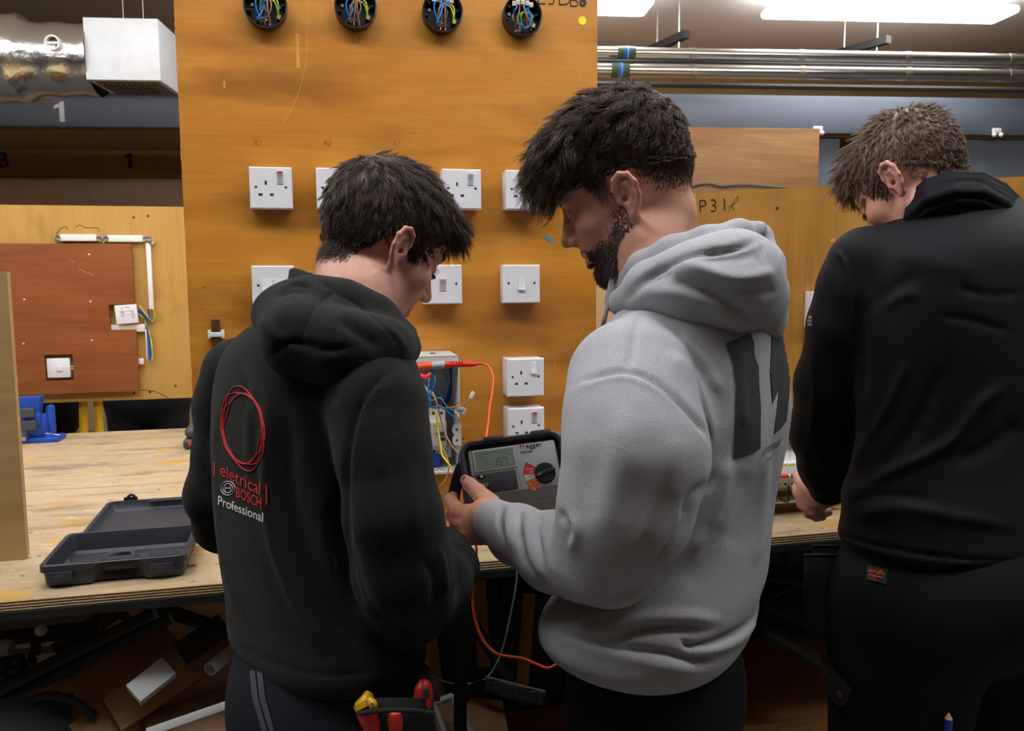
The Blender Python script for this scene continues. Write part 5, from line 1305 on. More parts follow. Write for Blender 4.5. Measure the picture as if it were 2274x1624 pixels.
def stubble(head, n, dens, lenf, width, m, parent, dirl, seed, seg=2, lift=.2, curl=0.0, jit=.2):
    """short hairs growing straight out of the skin; dens(local points) gives how thick they stand"""
    V, Q = HEADSKIN; N = normals(V, Q); r = np.random.default_rng(seed)
    q = head.loc(V.astype(np.float32)).astype(float); w_ = np.clip(dens(q), 0, None); i = r.choice(len(V), n, p=w_ / w_.sum())
    nm = N[i]; d = dirl(q[i]) @ head.R.T; d -= nm * (d * nm).sum(1)[:, None]; d /= np.linalg.norm(d, axis=1)[:, None] + 1e-9
    return strands('stubble', V[i] + r.normal(0, .0011, (n, 3)), nm, d, lenf(q[i], r), np.full(n, width), m, parent, seg=seg, lift=lift, curl=curl, jit=jit, seed=seed)
def make_person(label, head, neck, torso, phi, arms, hands, hip, top, skin, wa=.165, wb=.125):
    """bare body: one mesh holding head, neck, trunk, arms, hands, legs and feet"""
    fn = lambda p: smin(head.sdf(p), chain(p, neck, .02), .022)
    hb = [head.wld((x, y, z)) for x in (-.11, .11) for y in (-.13, .14) for z in (-.13, .15)]
    parts = [sdf_mesh(fn, *bbox(hb + [n[0] for n in neck], .08), .0026)]
    for hd in hands:
        def hf(p, hd=hd):
            d = None
            for ch in hd['palm']:
                e = chain(p, px_chain(ch), .010); d = e if d is None else smin(d, e, .012)
            for ch in hd['fingers']: d = smin(d, chain(p, px_chain(ch), .004), .0035)
            return d
        allp = [P(*q[:3]) for ch in hd['palm'] + hd['fingers'] for q in ch]
        v, q = sdf_mesh(hf, *bbox(allp, .03), .0018)
        parts.append((relax(v, q, 1), q))
    def inner(p):
        d = torso(p) + .02
        for a in arms: d = smin(d, chain(p, [(q, max(r * .55, .02)) for q, r in a], .02), .02)
        d = smin(d, chain(p, neck, .02), .03)
        return smin(d, legs_sdf(p, hip, phi, top, wa, wb) + .018, .03)
    pts = [q for a in arms for q, _ in a] + [np.array([hip[0] - .25, hip[1] - .25, .03]), np.array([hip[0] + .25, hip[1] + .3, 1.2])] + [n[0] for n in neck] + [np.array([torso.cx.min() - .26, torso.cy.min() - .26, torso.z0]), np.array([torso.cx.max() + .26, torso.cy.max() + .26, torso.z1])]
    parts.append(sdf_mesh(inner, *bbox(pts, .12), .011))
    HEADSKIN[:] = [parts[0][0], parts[0][1]]
    V, Q = join_mesh(parts)
    o = mesh_np('person', V, Q, skin); tag(o, label, 'person'); return o
def garment(name, fn, pts, h, m, parent, folds=(), it=2, pad=.11, label=None):
    V, Q = sdf_mesh(fn, *bbox(pts, pad), h); V = relax(V, Q, it); 
    for f in folds:
        N = normals(V, Q); V = fold(V, N, *f)
    if folds: V = relax(V, Q, 1, .3)
    o = mesh_np(name, V, Q, m, parent)
    if label: o['label'] = label
    return o, V, Q
def lower_body(parent, hip, phi, top, m, wa=.165, wb=.125):
    pts = [np.array([hip[0] - .3, hip[1] - .3, .03]), np.array([hip[0] + .3, hip[1] + .3, top + .08])]
    o, V, Q = garment('trousers', lambda p: legs_sdf(p, hip, phi, top, wa, wb), pts, .009, m, parent)
    v, q = sdf_mesh(lambda p: shoes(p, hip, phi, wa), *bbox([np.array([hip[0] - .35, hip[1] - .35, 0]), np.array([hip[0] + .35, hip[1] + .35, .12])], .02), .007)
    mesh_np('shoes', v, q, M_shoe, parent); return V, Q
def hair_cap(head, line, t, extra=None, h=.003):
    """under layer of the hair: an offset of the scalp that stops at the hairline"""
    def f(p):
        q = head.loc(p); tt = t(q)
        d = ell(q, (0, -.004, .038), (.0755, .1005, .092)) - tt
        d = smin(d, ell(q, (0, .042, .048), (.060, .054, .052)) - tt, .02)
        d = smax(d, (zl(q[:, 1], line) - q[:, 2]) * .75, .008)
        if extra is not None: d = extra(d, q)
        return d * head.S
    hb = [head.wld((x, y, z)) for x in (-.13, .13) for y in (-.15, .17) for z in (-.10, .19)]
    return sdf_mesh(f, *bbox(hb, .01), h)
def hair_on(head, capm, n, lenf, dirf, width, m, parent, seed, name='hair', flat=False, **k):
    V, Q = capm; N = normals(V, Q); r = np.random.default_rng(seed)
    i = r.integers(0, len(V), n); root = V[i] + r.normal(0, .0012, (n, 3)); ql = head.loc(root.astype(np.float32)).astype(float); nm = (ql - np.array([0, -.004, .038])) / np.array([.0755, .1005, .092]) ** 2; nm = (nm / np.linalg.norm(nm, axis=1)[:, None]) @ head.R.T
    L_ = lenf(ql, r); ok = L_ > .001; root, nm, ql, L_ = root[ok], nm[ok], ql[ok], L_[ok]
    d = dirf(ql) @ head.R.T; d -= nm * (d * nm).sum(1)[:, None]; d /= np.linalg.norm(d, axis=1)[:, None] + 1e-9
    def keep(p, t):
        q = head.loc(p.astype(np.float32)).astype(float); c = np.array([0, -.004, .038]); rr = np.array([.0785, .1035, .095]); k0 = np.linalg.norm((q - c) / rr, axis=1)
        s = np.where(k0 < 1, 1 / np.maximum(k0, .3), 1)
        if flat:
            mx = 1 + (.003 + .27 * np.clip(q[:, 2] - .030, 0, 1)) / .09; s = np.where((q[:, 1] < .03) & (k0 > mx), mx / np.maximum(k0, .3), s)
        return head.wld(c + (q - c) * s[:, None])
    v, f = strands(name, root, nm, d, L_, np.full(len(root), width), m, parent, keep=keep, seed=seed, **k)
    return v, f
DOWN = np.array([0, 0, -1.0])

# ============ the one in the dark hoodie
def person_dark():
    H = Head([[0.5897, 0.6857, 0.4266], [-0.8064, 0.5291, 0.2641], [-0.0446, -0.4998, 0.865]], [-0.2080, 1.3150, 1.5125], .985)
    phi = math.radians(-46)
    rows = [(655, 690, 830, 1.24), (690, 620, 850, 1.23), (730, 545, 868, 1.22), (780, 495, 882, 1.21), (850, 470, 888, 1.20), (950, 463, 880, 1.19), (1050, 465, 870, 1.18), (1150, 470, 868, 1.17), (1250, 482, 885, 1.16), (1340, 496, 915, 1.15), (1405, 499, 940, 1.14), (1440, 508, 938, 1.14), (1455, 520, 930, 1.14)]
    T = Loft(rows, phi, .66, 2.5)
    armR = px_chain([(828, 850, 1.08, .062), (838, 905, 1.05, .0595), (850, 1000, 1.03, .0565), (874, 1150, 1.01, .057), (897, 1270, 1.02, .060), (910, 1335, 1.06, .052), (965, 1300, 1.13, .048), (998, 1262, 1.22, .040), (985, 1215, 1.32, .036)])
    armL = px_chain([(535, 835, 1.33, .062), (512, 900, 1.35, .055), (500, 1000, 1.36, .048), (474, 1100, 1.36, .0435), (492, 1165, 1.41, .043), (540, 1205, 1.50, .040)])
    nb0 = H.wld((0, -.024, -.055)); neck = [(nb0, .052), (P(788, 660, 1.26), .056), (P(768, 745, 1.24), .068)]
    hip = np.array([T.cx[0], T.cy[0]]); top = T.z0 - .01
    hands = [dict(palm=[[(975, 1200, 1.34, .026), (950, 1165, 1.39, .030)]], fingers=[[(945 + 9 * k, 1160, 1.39, .0105), (935 + 9 * k, 1120, 1.43, .0095), (938 + 9 * k, 1095, 1.47, .0085)] for k in range(4)] + [[(930, 1175, 1.37, .013), (918, 1140, 1.41, .010)]]),
             dict(palm=[[(560, 1215, 1.52, .026), (600, 1200, 1.57, .030)]], fingers=[[(605, 1185 + 10 * k, 1.58, .0105), (640, 1175 + 10 * k, 1.62, .0095), (655, 1185 + 10 * k, 1.65, .0085)] for k in range(4)] + [[(590, 1180, 1.55, .013), (615, 1165, 1.58, .010)]])]
    o = make_person('person in a dark charcoal hoodie with red embroidery, head bowed over the fuse box', H, neck, T, phi, [armR, armL], hands, hip, top, M_skin)
    cloth = mat('charcoal_fleece', (.0140, .0135, .0125), .95, var=.45, vscale=420, bump=.7, bscale=650, sheen=.07, spec=.10)
    def g(p): return smin(smin(T(p), sleeve(p, armR), .016), sleeve(p, armL), .016)
    pts = [q for q, _ in armR + armL] + [np.array([T.cx.min() - .2, T.cy.min() - .2, T.z0]), np.array([T.cx.max() + .2, T.cy.max() + .2, T.z1])]
    folds = [([(590, 870), (596, 960), (592, 1060), (598, 1160), (625, 1260), (680, 1380), (760, 1480)], 13, .007), ([(628, 900), (640, 1000), (650, 1120), (690, 1260), (745, 1370), (800, 1450)], 20, -.008),
             ([(500, 860), (478, 960), (476, 1080), (484, 1200), (505, 1290), (540, 1370), (590, 1450)], 9, .004), ([(705, 1070), (712, 1150), (735, 1250), (790, 1360), (850, 1450)], 13, .006), ([(750, 1090), (752, 1180), (770, 1290), (800, 1380)], 16, -.008),
             ([(560, 850), (552, 950), (556, 1050), (575, 1150)], 10, .003), ([(880, 815), (835, 848), (798, 905), (776, 980), (768, 1060), (772, 1180), (786, 1240)], 7, -.007), ([(860, 850), (820, 900), (802, 980)], 10, .003),
             ([(775, 1190), (795, 1290), (840, 1370), (920, 1405)], 12, -.004), ([(845, 900), (835, 980), (850, 1070)], 18, .003), ([(940, 1240), (965, 1290), (960, 1350)], 9, -.005), ([(972, 1215), (985, 1265), (990, 1330)], 7, .005), ([(1005, 1225), (1015, 1275), (1000, 1330)], 6, -.004),
             ([(520, 790), (545, 850), (550, 930)], 10, -.003), ([(640, 860), (700, 880), (760, 870)], 25, -.004), ([(505, 1420), (600, 1470), (720, 1500), (850, 1490)], 7, -.003), ([(900, 1010), (920, 1110), (930, 1200)], 15, .003)]
    hoodie, V, Q = garment('hoodie', g, pts, .0045, cloth, o, folds, label='dark charcoal fleece hoodie with red embroidered ring')
    S = Surf(V, Q)
    # hood lying on the shoulders
    c1 = px_chain([(893, 772, 1.12, .026), (845, 775, 1.07, .036), (760, 775, 1.05, .044), (670, 752, 1.07, .046), (618, 700, 1.12, .036)])
    c2 = px_chain([(895, 745, 1.16, .020), (830, 705, 1.13, .026), (760, 680, 1.11, .030), (690, 678, 1.12, .034), (632, 662, 1.16, .022)])
    c3 = px_chain([(652, 604, 1.21, .0075), (668, 628, 1.20, .015), (710, 652, 1.17, .022), (770, 690, 1.15, .024)])
    c4 = px_chain([(655, 612, 1.23, .010), (700, 625, 1.30, .014), (770, 655, 1.36, .016), (850, 700, 1.36, .016), (893, 735, 1.26, .018)])
    nk = [(nb0 + (nb0 - np.array(neck[1][0])) * .6, .058), (P(775, 690, 1.255), .064), (P(765, 735, 1.24), .062)]
    def hd(p):
        d = smin(smin(chain(p, c1, .03), chain(p, c2, .03), .03), chain(p, c3, .015), .018)
        d = smin(d, chain(p, c4, .015), .012)
        return smax(d, -chain(p, nk, .02), .012)
    hf = [([(700, 622), (738, 645), (700, 680), (675, 730), (668, 765)], 5, -.0035), ([(600, 795), (630, 765), (668, 762), (720, 775), (790, 770)], 8, -.007), ([(575, 700), (610, 745), (660, 770)], 12, .005), ([(735, 645), (800, 680), (860, 735), (895, 780)], 4, -.003), ([(745, 700), (800, 740), (850, 775)], 16, -.006), ([(690, 650), (650, 645), (610, 660)], 8, -.004), ([(640, 640), (655, 632), (690, 640)], 6, -.004), ([(840, 720), (880, 750), (905, 790)], 10, .004)]
    allp = [q for c in (c1, c2, c3, c4) for q, _ in c]
    hood, hv, hq = garment('hood', hd, allp, .004, cloth, hoodie, hf, label='hood bunched round the neck')
    B().tube([P(742, 650, 1.185), P(760, 664, 1.175), P(778, 676, 1.178), P(795, 684, 1.19)], .0045, 8, 5).out('tshirt_collar', mat('tshirt_white', (.75, .74, .72), .9), o)
    # embroidery
    red = mat('red_thread', (.60, .012, .010), .6, bump=.5, bscale=1500); wh = mat('white_thread', (.70, .70, .70), .6, bump=.5, bscale=1500)
    for k in range(4):
        pr = np.random.default_rng(k + 3); pts_ = []
        for i in range(40):
            a = 2 * math.pi * i / 40; w1 = .97 + .035 * (k - 1.5) + .07 * math.sin(2 * a + k * 1.4) + .05 * math.sin(4 * a + k * 2.1)
            x = 540 + 46 * w1 * math.cos(a) + (8 if math.sin(a) < 0 else 0) * abs(math.sin(a)) * .5; y = 952 - 84 * w1 * math.sin(a) + .12 * (x - 540)
            h_ = S.hit(x, y, .0008)
            if h_ is not None: pts_.append(h_)
        pts_.append(pts_[0]); B().tube(pts_, .0008, 6, 3).out('embroidered_ring', red, hoodie)
    for (x0, y0, y1) in ((478, 1026, 1057), (592, 1076, 1122)):
        decal('embroidery', S, [[(x0 - 1.6, y0), (x0 + 1.6, y0), (x0 + 1.6, y1), (x0 - 1.6, y1)]], red, hoodie)
    decal('embroidery', S, px_text('eletrical', (491, 1056), (580, 1101), 29, bold=.004), red, hoodie)
    decal('embroidery', S, px_text('BOSCH', (526, 1104), (582, 1130), 24, bold=.012), red, hoodie)
    decal('embroidery', S, px_text('Professional', (486, 1121), (586, 1160), 21, bold=.012), wh, hoodie)
    for r_ in (15.5, 10.5):
        B().tube([S.hit(507 + r_ * math.cos(a), 1084.5 + r_ * math.sin(a), .0006) for a in np.linspace(0, 6.2832, 25)], .00055, 6, 0).out('embroidered_emblem', wh, hoodie)
    for pl in ([(501, 1077), (501, 1092)], [(513, 1077), (513, 1092)], [(501, 1084.5), (513, 1084.5)]):
        B().tube([S.hit(x, y, .0006) for x, y in pl], .00055, 6, 0).out('embroidered_emblem', wh, hoodie)
    # hair
    line = [(-.13, -.060), (-.085, -.052), (-.06, -.040), (-.042, -.006), (-.026, .030), (.006, .036), (.014, .006), (.030, .004), (.040, .030), (.060, .052), (.085, .068), (.12, .072)]
    cap = hair_cap(H, line, lambda q: .006 + .010 * np.clip((q[:, 2] - .02) / .09, 0, 1) + .010 * np.clip((q[:, 1] - .03) / .06, 0, 1) * np.clip((q[:, 2] - .05) / .05, 0, 1))
    crown = np.array([-.005, -.055, .125])
    def df(q):
        d = q - crown; d[:, 1] += .03 * np.clip(q[:, 2] / .1, 0, 1); return d
    def lf(q, r): return (.011 + .022 * np.clip((q[:, 2] + .0) / .10, 0, 1) + .018 * np.clip((q[:, 1] - .02) / .07, 0, 1) * np.clip((q[:, 2] - .06) / .03, 0, 1)) * r.uniform(.6, 1.2, len(q)) * np.where((q[:, 1] > .028) & (q[:, 2] < .078), .45, 1)
    s1 = hair_on(H, cap, 17000, lf, df, .00048, M_hair, o, 11, curl=.35, curlf=2.4, guides=800, lift=.12, jit=.12, conv=.4, wig=.08)
    fr = hair_on(H, cap, 6000, lambda q, r: np.where((q[:, 1] > .050) & (q[:, 2] > .078), .042 * r.uniform(.6, 1.25, len(q)), 0), df, .00048, M_hair, o, 12, curl=.7, curlf=4, guides=130, lift=.30, jit=.15, conv=.5, wig=.08, drop=DOWN * .45 + np.array([.35, .12, 0]))
    st = stubble(H, 9000, lambda q: np.clip((q[:, 2] - zl(q[:, 1], line) + .022) / .022, 0, 1) ** 1.5 * (q[:, 2] < .035) * (q[:, 1] < -.028) * noear(q), lambda q, r: (.006 + .010 * np.clip((q[:, 2] - zl(q[:, 1], line) + .012) / .03, 0, 1)) * r.uniform(.5, 1.2, len(q)), .00045, M_hair, o, df, 13, 4, .25)
    mesh_np('hair', *join_mesh([s1, fr, st]), M_hair, o)
    mesh_np('hair_underlayer', *cap, M_cap, o)
    eyebrow(H, o, 1, M_hair)
    V, Q = lower_body(o, hip, phi, top, mat('navy_work_trousers', (.0110, .0125, .0190), .85, bump=.3, bscale=700, spec=.2))
    S2 = Surf(V, Q); tr = bpy.data.objects['trousers'] if 'trousers' in bpy.data.objects else o
    gs = mat('stripe_grey', (.050, .055, .075), .8)
    for xo in (0, 16): decal('side_stripe', S2, [[(556 + xo, 1490), (568 + xo, 1490), (575 + xo, 1550), (600 + xo, 1640), (588 + xo, 1640), (562 + xo, 1550)]], gs, tr, .0015, 10)
    return o, hip, T
def eyebrow(H, parent, side, m):
    for sx in (-1, 1):
        r = np.random.default_rng(4 + sx); n = 260; t = r.uniform(0, 1, n)
        root = np.column_stack([sx * (.012 + .036 * t), .1005 - .020 * t ** 1.5, .033 + .006 * np.sin(t * 2.6) + r.normal(0, .0022, n)])
        d = np.tile([.8 * sx, -.25, .35], (n, 1)); nm = np.tile([.33 * sx, .94, .1], (n, 1))
        mesh_np('eyebrow', *strands('eyebrow', H.wld(root), nm @ H.R.T, d @ H.R.T, np.full(n, .008), np.full(n, .0004), m, parent, seg=3, lift=.3, jit=.2), m, parent)
        t = r.uniform(0, 1, 80); rt = np.column_stack([sx * (.018 + .027 * t), .0935 - .0085 * t ** 1.3, .0045 + 0 * t]); d = np.tile([.3 * sx, 1, -.45], (80, 1)); nm = np.tile([0, 0, 1.0], (80, 1))
        mesh_np('eyelashes', *strands('lashes', H.wld(rt), nm @ H.R.T, d @ H.R.T, np.full(80, .007), np.full(80, .0003), m, parent, seg=3, lift=-.1, jit=.1), m, parent)

# ============ the one in the grey hoodie
def person_grey():
    H = Head([[0.2522, -0.877, -0.4089], [0.9585, 0.2844, -0.0189], [0.1328, -0.3872, 0.9124]], [0.1760, 1.2450, 1.5870], 1.0)
    phi = math.radians(60)
    rows = [(640, 1450, 1640, 1.19), (680, 1385, 1715, 1.19), (720, 1345, 1738, 1.19), (770, 1322, 1748, 1.19), (820, 1308, 1757, 1.19), (900, 1300, 1765, 1.19), (960, 1300, 1760, 1.19), (1030, 1300, 1746, 1.19), (1100, 1298, 1731, 1.19), (1180, 1295, 1721, 1.19), (1270, 1262, 1712, 1.19), (1325, 1216, 1695, 1.19), (1358, 1204, 1692, 1.19), (1385, 1216, 1683, 1.19), (1410, 1243, 1671, 1.19), (1430, 1256, 1660, 1.19)]
    T = Loft(rows, phi, .68, 2.35)
    armL = px_chain([(1430, 790, 1.09, .060), (1400, 850, 1.03, .074), (1402, 930, .99, .078), (1412, 1010, .965, .081), (1387, 1130, .965, .0755), (1348, 1222, 1.0, .064), (1295, 1236, 1.04, .0515), (1235, 1226, 1.1, .0505), (1150, 1188, 1.2, .0405), (1090, 1152, 1.285, .0325)])
    armR = px_chain([(1640, 820, 1.38, .065), (1540, 960, 1.50, .058), (1440, 1080, 1.56, .052), (1360, 1130, 1.55, .042), (1310, 1125, 1.53, .034)])
    nb0 = H.wld((0, -.030, -.045)); neck = [(nb0, .051), (P(1436, 560, 1.21), .056), (P(1475, 650, 1.2), .070)]
    hip = np.array([T.cx[0], T.cy[0]]); top = T.z0 - .01
    thumb = [(1088, 1122, 1.325, .0185), (1062, 1094, 1.365, .0135), (1044, 1077, 1.385, .0118), (1033, 1066, 1.395, .0088)]
    hands = [dict(palm=[[(1105, 1158, 1.265, .0265), (1078, 1148, 1.31, .0265), (1058, 1150, 1.34, .024)], [(1088, 1180, 1.30, .022), (1064, 1180, 1.335, .021)]],
                  fingers=[thumb, [(1060, 1142, 1.34, .017), (1018, 1138, 1.395, .0135), (1001, 1112, 1.435, .0118), (1012, 1094, 1.475, .0095)], [(1052, 1160, 1.345, .0155), (1016, 1160, 1.40, .0130), (1006, 1146, 1.45, .0110), (1022, 1136, 1.49, .0090)], [(1056, 1178, 1.34, .0150), (1026, 1180, 1.395, .0122), (1020, 1170, 1.445, .0105), (1036, 1160, 1.49, .0088)], [(1066, 1192, 1.33, .0135), (1043, 1197, 1.375, .0105), (1037, 1190, 1.42, .0095), (1050, 1182, 1.455, .0080)]]),
             dict(palm=[[(1305, 1125, 1.53, .026), (1280, 1118, 1.53, .030)]], fingers=[[(1278, 1108 + 9 * k, 1.53, .0105), (1262, 1104 + 9 * k, 1.55, .0095), (1258, 1104 + 9 * k, 1.58, .0085)] for k in range(4)] + [[(1290, 1105, 1.52, .012), (1272, 1092, 1.51, .010)]])]
    o = make_person('person in a light grey hoodie with wavy dark hair and beard holding the tester', H, neck, T, phi, [armL, armR], hands, hip, top, M_skin2, .15, .125)
    # thumbnail
    nl = P(1030.5, 1063, 1.386); B().sphere(nl, (.0045, .002, .0058), 12, 8).out('thumbnail', mat('nail', (.55, .33, .25), .3), o)
    cloth = mat('grey_marl_fleece', (.41, .41, .435), .95, var=.22, vscale=420, bump=.6, bscale=600, sheen=.08, spec=.15, stretch=(1, 1, 2.2))
    def g(p):
        d = smin(T(p), sleeve(p, armL), .007)
        return smin(d, sleeve(p, armR), .016)
    pts = [q for q, _ in armL + armR] + [np.array([T.cx.min() - .2, T.cy.min() - .2, T.z0]), np.array([T.cx.max() + .2, T.cy.max() + .2, T.z1])]
    folds = [([(1268, 860), (1320, 838), (1384, 826), (1450, 848), (1510, 895), (1560, 950), (1584, 990)], 6, -.007), ([(1264, 866), (1320, 846), (1384, 836), (1448, 858), (1505, 903)], 6, .003), ([(1424, 690), (1402, 760), (1388, 826)], 6, -.005), ([(1412, 700), (1392, 770), (1380, 820)], 5, .0015),
             ([(1470, 780), (1530, 830), (1570, 900), (1588, 985)], 16, .007), ([(1545, 780), (1590, 870), (1608, 970), (1600, 1060)], 26, -.006), ([(1500, 745), (1560, 800), (1600, 880)], 14, .006), ([(1330, 900), (1320, 1000), (1300, 1090), (1285, 1190)], 34, -.003), ([(1370, 900), (1375, 1010), (1350, 1110), (1325, 1200)], 28, .003), ([(1440, 930), (1440, 1040), (1410, 1150), (1390, 1230)], 34, -.002), ([(1500, 960), (1505, 1050), (1490, 1110)], 26, .002),
             ([(1585, 1000), (1582, 1065), (1532, 1105), (1515, 1170), (1470, 1235), (1420, 1302)], 9, -.006), ([(1520, 1130), (1500, 1190), (1460, 1250)], 10, .003),
             ([(1236, 1135), (1262, 1165), (1268, 1205)], 8, -.006), ([(1262, 1140), (1280, 1180), (1270, 1230)], 10, .005), ([(1120, 1115), (1108, 1150), (1118, 1205)], 5, -.004), ([(1135, 1118), (1128, 1160), (1140, 1235)], 7, .005), ([(1160, 1125), (1150, 1160), (1160, 1230), (1185, 1280)], 6, -.007), ([(1180, 1130), (1172, 1170), (1185, 1240), (1215, 1290)], 8, .005), ([(1205, 1135), (1192, 1180), (1205, 1250)], 6, -.005), ([(1230, 1180), (1220, 1230), (1240, 1290)], 9, .004),
             ([(1620, 1000), (1605, 1090), (1570, 1180), (1530, 1240)], 14, .006), ([(1700, 980), (1698, 1080), (1690, 1180), (1670, 1270)], 12, .006), ([(1655, 1040), (1650, 1140), (1625, 1230)], 24, -.004), ([(1640, 760), (1646, 860), (1650, 960)], 10, .004), ([(1720, 980), (1716, 1080), (1705, 1180)], 8, -.004), ([(1596, 1150), (1570, 1240), (1520, 1310)], 24, -.003),
             ([(1340, 1432), (1420, 1400), (1500, 1392), (1590, 1398)], 12, -.009), ([(1330, 1412), (1420, 1378), (1520, 1370), (1600, 1380)], 13, .006), ([(1510, 1420), (1540, 1438), (1600, 1422), (1660, 1390), (1690, 1350)], 8, -.010), ([(1520, 1450), (1580, 1448), (1650, 1412), (1690, 1372)], 12, .008), ([(1220, 1395), (1300, 1420), (1400, 1440), (1480, 1452), (1560, 1470), (1650, 1440)], 8, -.009), ([(1260, 1430), (1340, 1452), (1450, 1475), (1560, 1490)], 12, .004), ([(1255, 1310), (1290, 1345), (1250, 1375), (1215, 1375)], 4, -.003), ([(1312, 1360), (1305, 1400)], 3, -.002), ([(1420, 1303), (1340, 1340), (1280, 1350)], 12, -.006)]
    hoodie, V, Q = garment('hoodie', g, pts, .0045, cloth, o, folds, label='light grey marl hoodie with a dark print on the back')
    S = Surf(V, Q)
    # hood
    rim = px_chain([(1368, 668, 1.21, .018), (1386, 628, 1.20, .019), (1430, 592, 1.155, .0215), (1495, 562, 1.12, .0225), (1570, 539, 1.11, .0215), (1640, 520, 1.13, .0190), (1688, 507, 1.175, .0105)])
    bag = px_chain([(1385, 672, 1.17, .022), (1450, 640, 1.10, .032), (1540, 628, 1.06, .046), (1625, 628, 1.07, .062), (1672, 660, 1.11, .040), (1690, 712, 1.13, .028)])
    bag2 = px_chain([(1700, 530, 1.20, .012), (1700, 590, 1.17, .024), (1698, 660, 1.16, .026), (1704, 715, 1.15, .022)])
    far = px_chain([(1688, 512, 1.20, .010), (1640, 560, 1.30, .018), (1540, 600, 1.38, .020), (1440, 640, 1.36, .020), (1372, 672, 1.25, .018)])
    nk = [(nb0 + (nb0 - np.array(neck[1][0])) * .5, .060), (P(1470, 570, 1.215), .066), (P(1490, 620, 1.21), .064)]
    def hd(p):
        d = smin(chain(p, bag, .03), chain(p, bag2, .02), .03); d = smin(d, chain(p, rim, .012), .007); d = smin(d, chain(p, far, .02), .02)
        return smax(d, -chain(p, nk, .02), .010)
    hf = [([(1400, 640), (1460, 600), (1540, 566), (1620, 552), (1690, 530)], 7, -.008), ([(1500, 585), (1560, 600), (1630, 618), (1690, 612), (1722, 596)], 15, .008), ([(1560, 568), (1630, 572), (1695, 558)], 16, -.006), ([(1380, 672), (1440, 625), (1500, 598)], 10, -.005), ([(1470, 612), (1560, 648), (1640, 690), (1700, 735)], 15, -.008), ([(1420, 650), (1500, 650), (1580, 680), (1650, 722)], 12, .006), ([(1695, 530), (1690, 565), (1684, 580), (1692, 596)], 4, -.0035), ([(1640, 640), (1690, 650), (1725, 640)], 10, -.004)]
    garment('hood', hd, [q for c in (rim, bag, bag2, far) for q, _ in c], .004, cloth, hoodie, hf, label='grey hood folded down on the back')
    B().tube([P(1352, 665, 1.19), P(1347, 690, 1.18), P(1341, 715, 1.18), P(1336, 740, 1.20)], .0032, 8, 5).out('drawstring', mat('cord_grey', (.22, .22, .24), .9, bump=.6, bscale=900), hoodie)
    # dark print
    dk = mat('print_charcoal', (.030, .032, .038), .8, var=.2, vscale=300)
    c = lambda L_: [(1160 + x / 3.248, 700 + y / 3.248) for x, y in L_]
    decal('back_print', S, [c([(1465, 205), (1640, 135), (1665, 190), (1672, 300), (1675, 480), (1700, 370), (1703, 500), (1693, 720), (1715, 650), (1713, 960), (1650, 1000), (1517, 1038), (1530, 800), (1535, 500), (1510, 330)])], dk, hoodie, .0012, 5)
    decal('back_print', S, [c([(1795, 130), (1880, 60), (1905, 160), (1925, 400), (1922, 560), (1902, 760), (1880, 790), (1860, 820), (1812, 855), (1830, 700), (1848, 525), (1800, 640), (1830, 305), (1783, 410), (1795, 200)])], dk, hoodie, .0012, 5)
    decal('script_print', S, px_text('undreds', (1690, 1012), (1730, 990), 22, up=(.25, -.97), shear=.35), dk, hoodie)
    decal('script_print', S, px_text('so', (1701, 1026), (1711, 1021), 9, up=(.2, -.98)), dk, hoodie)
    # hair: long wavy top over faded sides
    line = [(-.13, .018), (-.09, .016), (-.05, .026), (-.01, .040), (.03, .040), (.055, .048), (.075, .062), (.12, .068)]
    cap = hair_cap(H, line, lambda q: .001 + .019 * np.clip((q[:, 2] - .035) / .085, 0, 1) + .012 * np.clip((q[:, 1] - .02) / .07, 0, 1) * np.clip((q[:, 2] - .04) / .05, 0, 1))
    crown = np.array([.01, -.070, .125])
    def df(q):
        d = q - crown; d[:, 1] += .05 * np.clip(q[:, 2] / .1, 0, 1); return d
    def lf(q, r): return (.004 + .043 * np.clip((q[:, 2] - .038) / .065, 0, 1) + .022 * np.clip((q[:, 1] + .02) / .1, 0, 1) * np.clip((q[:, 2] - .03) / .05, 0, 1)) * r.uniform(.6, 1.2, len(q)) * np.interp(q[:, 1], [-.1, -.04], [.65, 1])
    s1 = hair_on(H, cap, 17000, lf, df, .0005, M_hair2, o, 21, curl=.75, curlf=3.6, guides=480, lift=.12, jit=.12, seg=9, conv=.45, wig=.07, flat=True)
    ld = DOWN
    fr = hair_on(H, cap, 7000, lambda q, r: np.where((q[:, 1] > .035) & (q[:, 2] > .055), (.050 + .02 * np.clip((q[:, 1] - .04) / .05, 0, 1)) * r.uniform(.5, 1.2, len(q)), 0), df, .0005, M_hair2, o, 22, curl=1.1, curlf=5, guides=130, lift=.22, jit=.15, conv=.5, wig=.08, drop=ld * 1.0 + np.array([-.35, .1, 0]), seg=9)
    tp = hair_on(H, cap, 2200, lambda q, r: np.where((q[:, 2] > .115) & (q[:, 1] > -.085) & (q[:, 1] < .03), (.030) * r.uniform(.5, 1.3, len(q)), 0), lambda q: np.column_stack([0 * q[:, 0], -.2 + 0 * q[:, 0], .3 + 0 * q[:, 0]]), .0006, M_hair2, o, 23, curl=1.3, curlf=5, guides=70, lift=.30, jit=.35, seg=8, conv=.5)
    fl = [(-.13, -.036), (-.08, -.036), (-.05, -.022), (-.030, .004), (-.022, .030), (.008, .034), (.014, -.006), (.034, -.006), (.046, .030), (.07, .055), (.1, .07)]
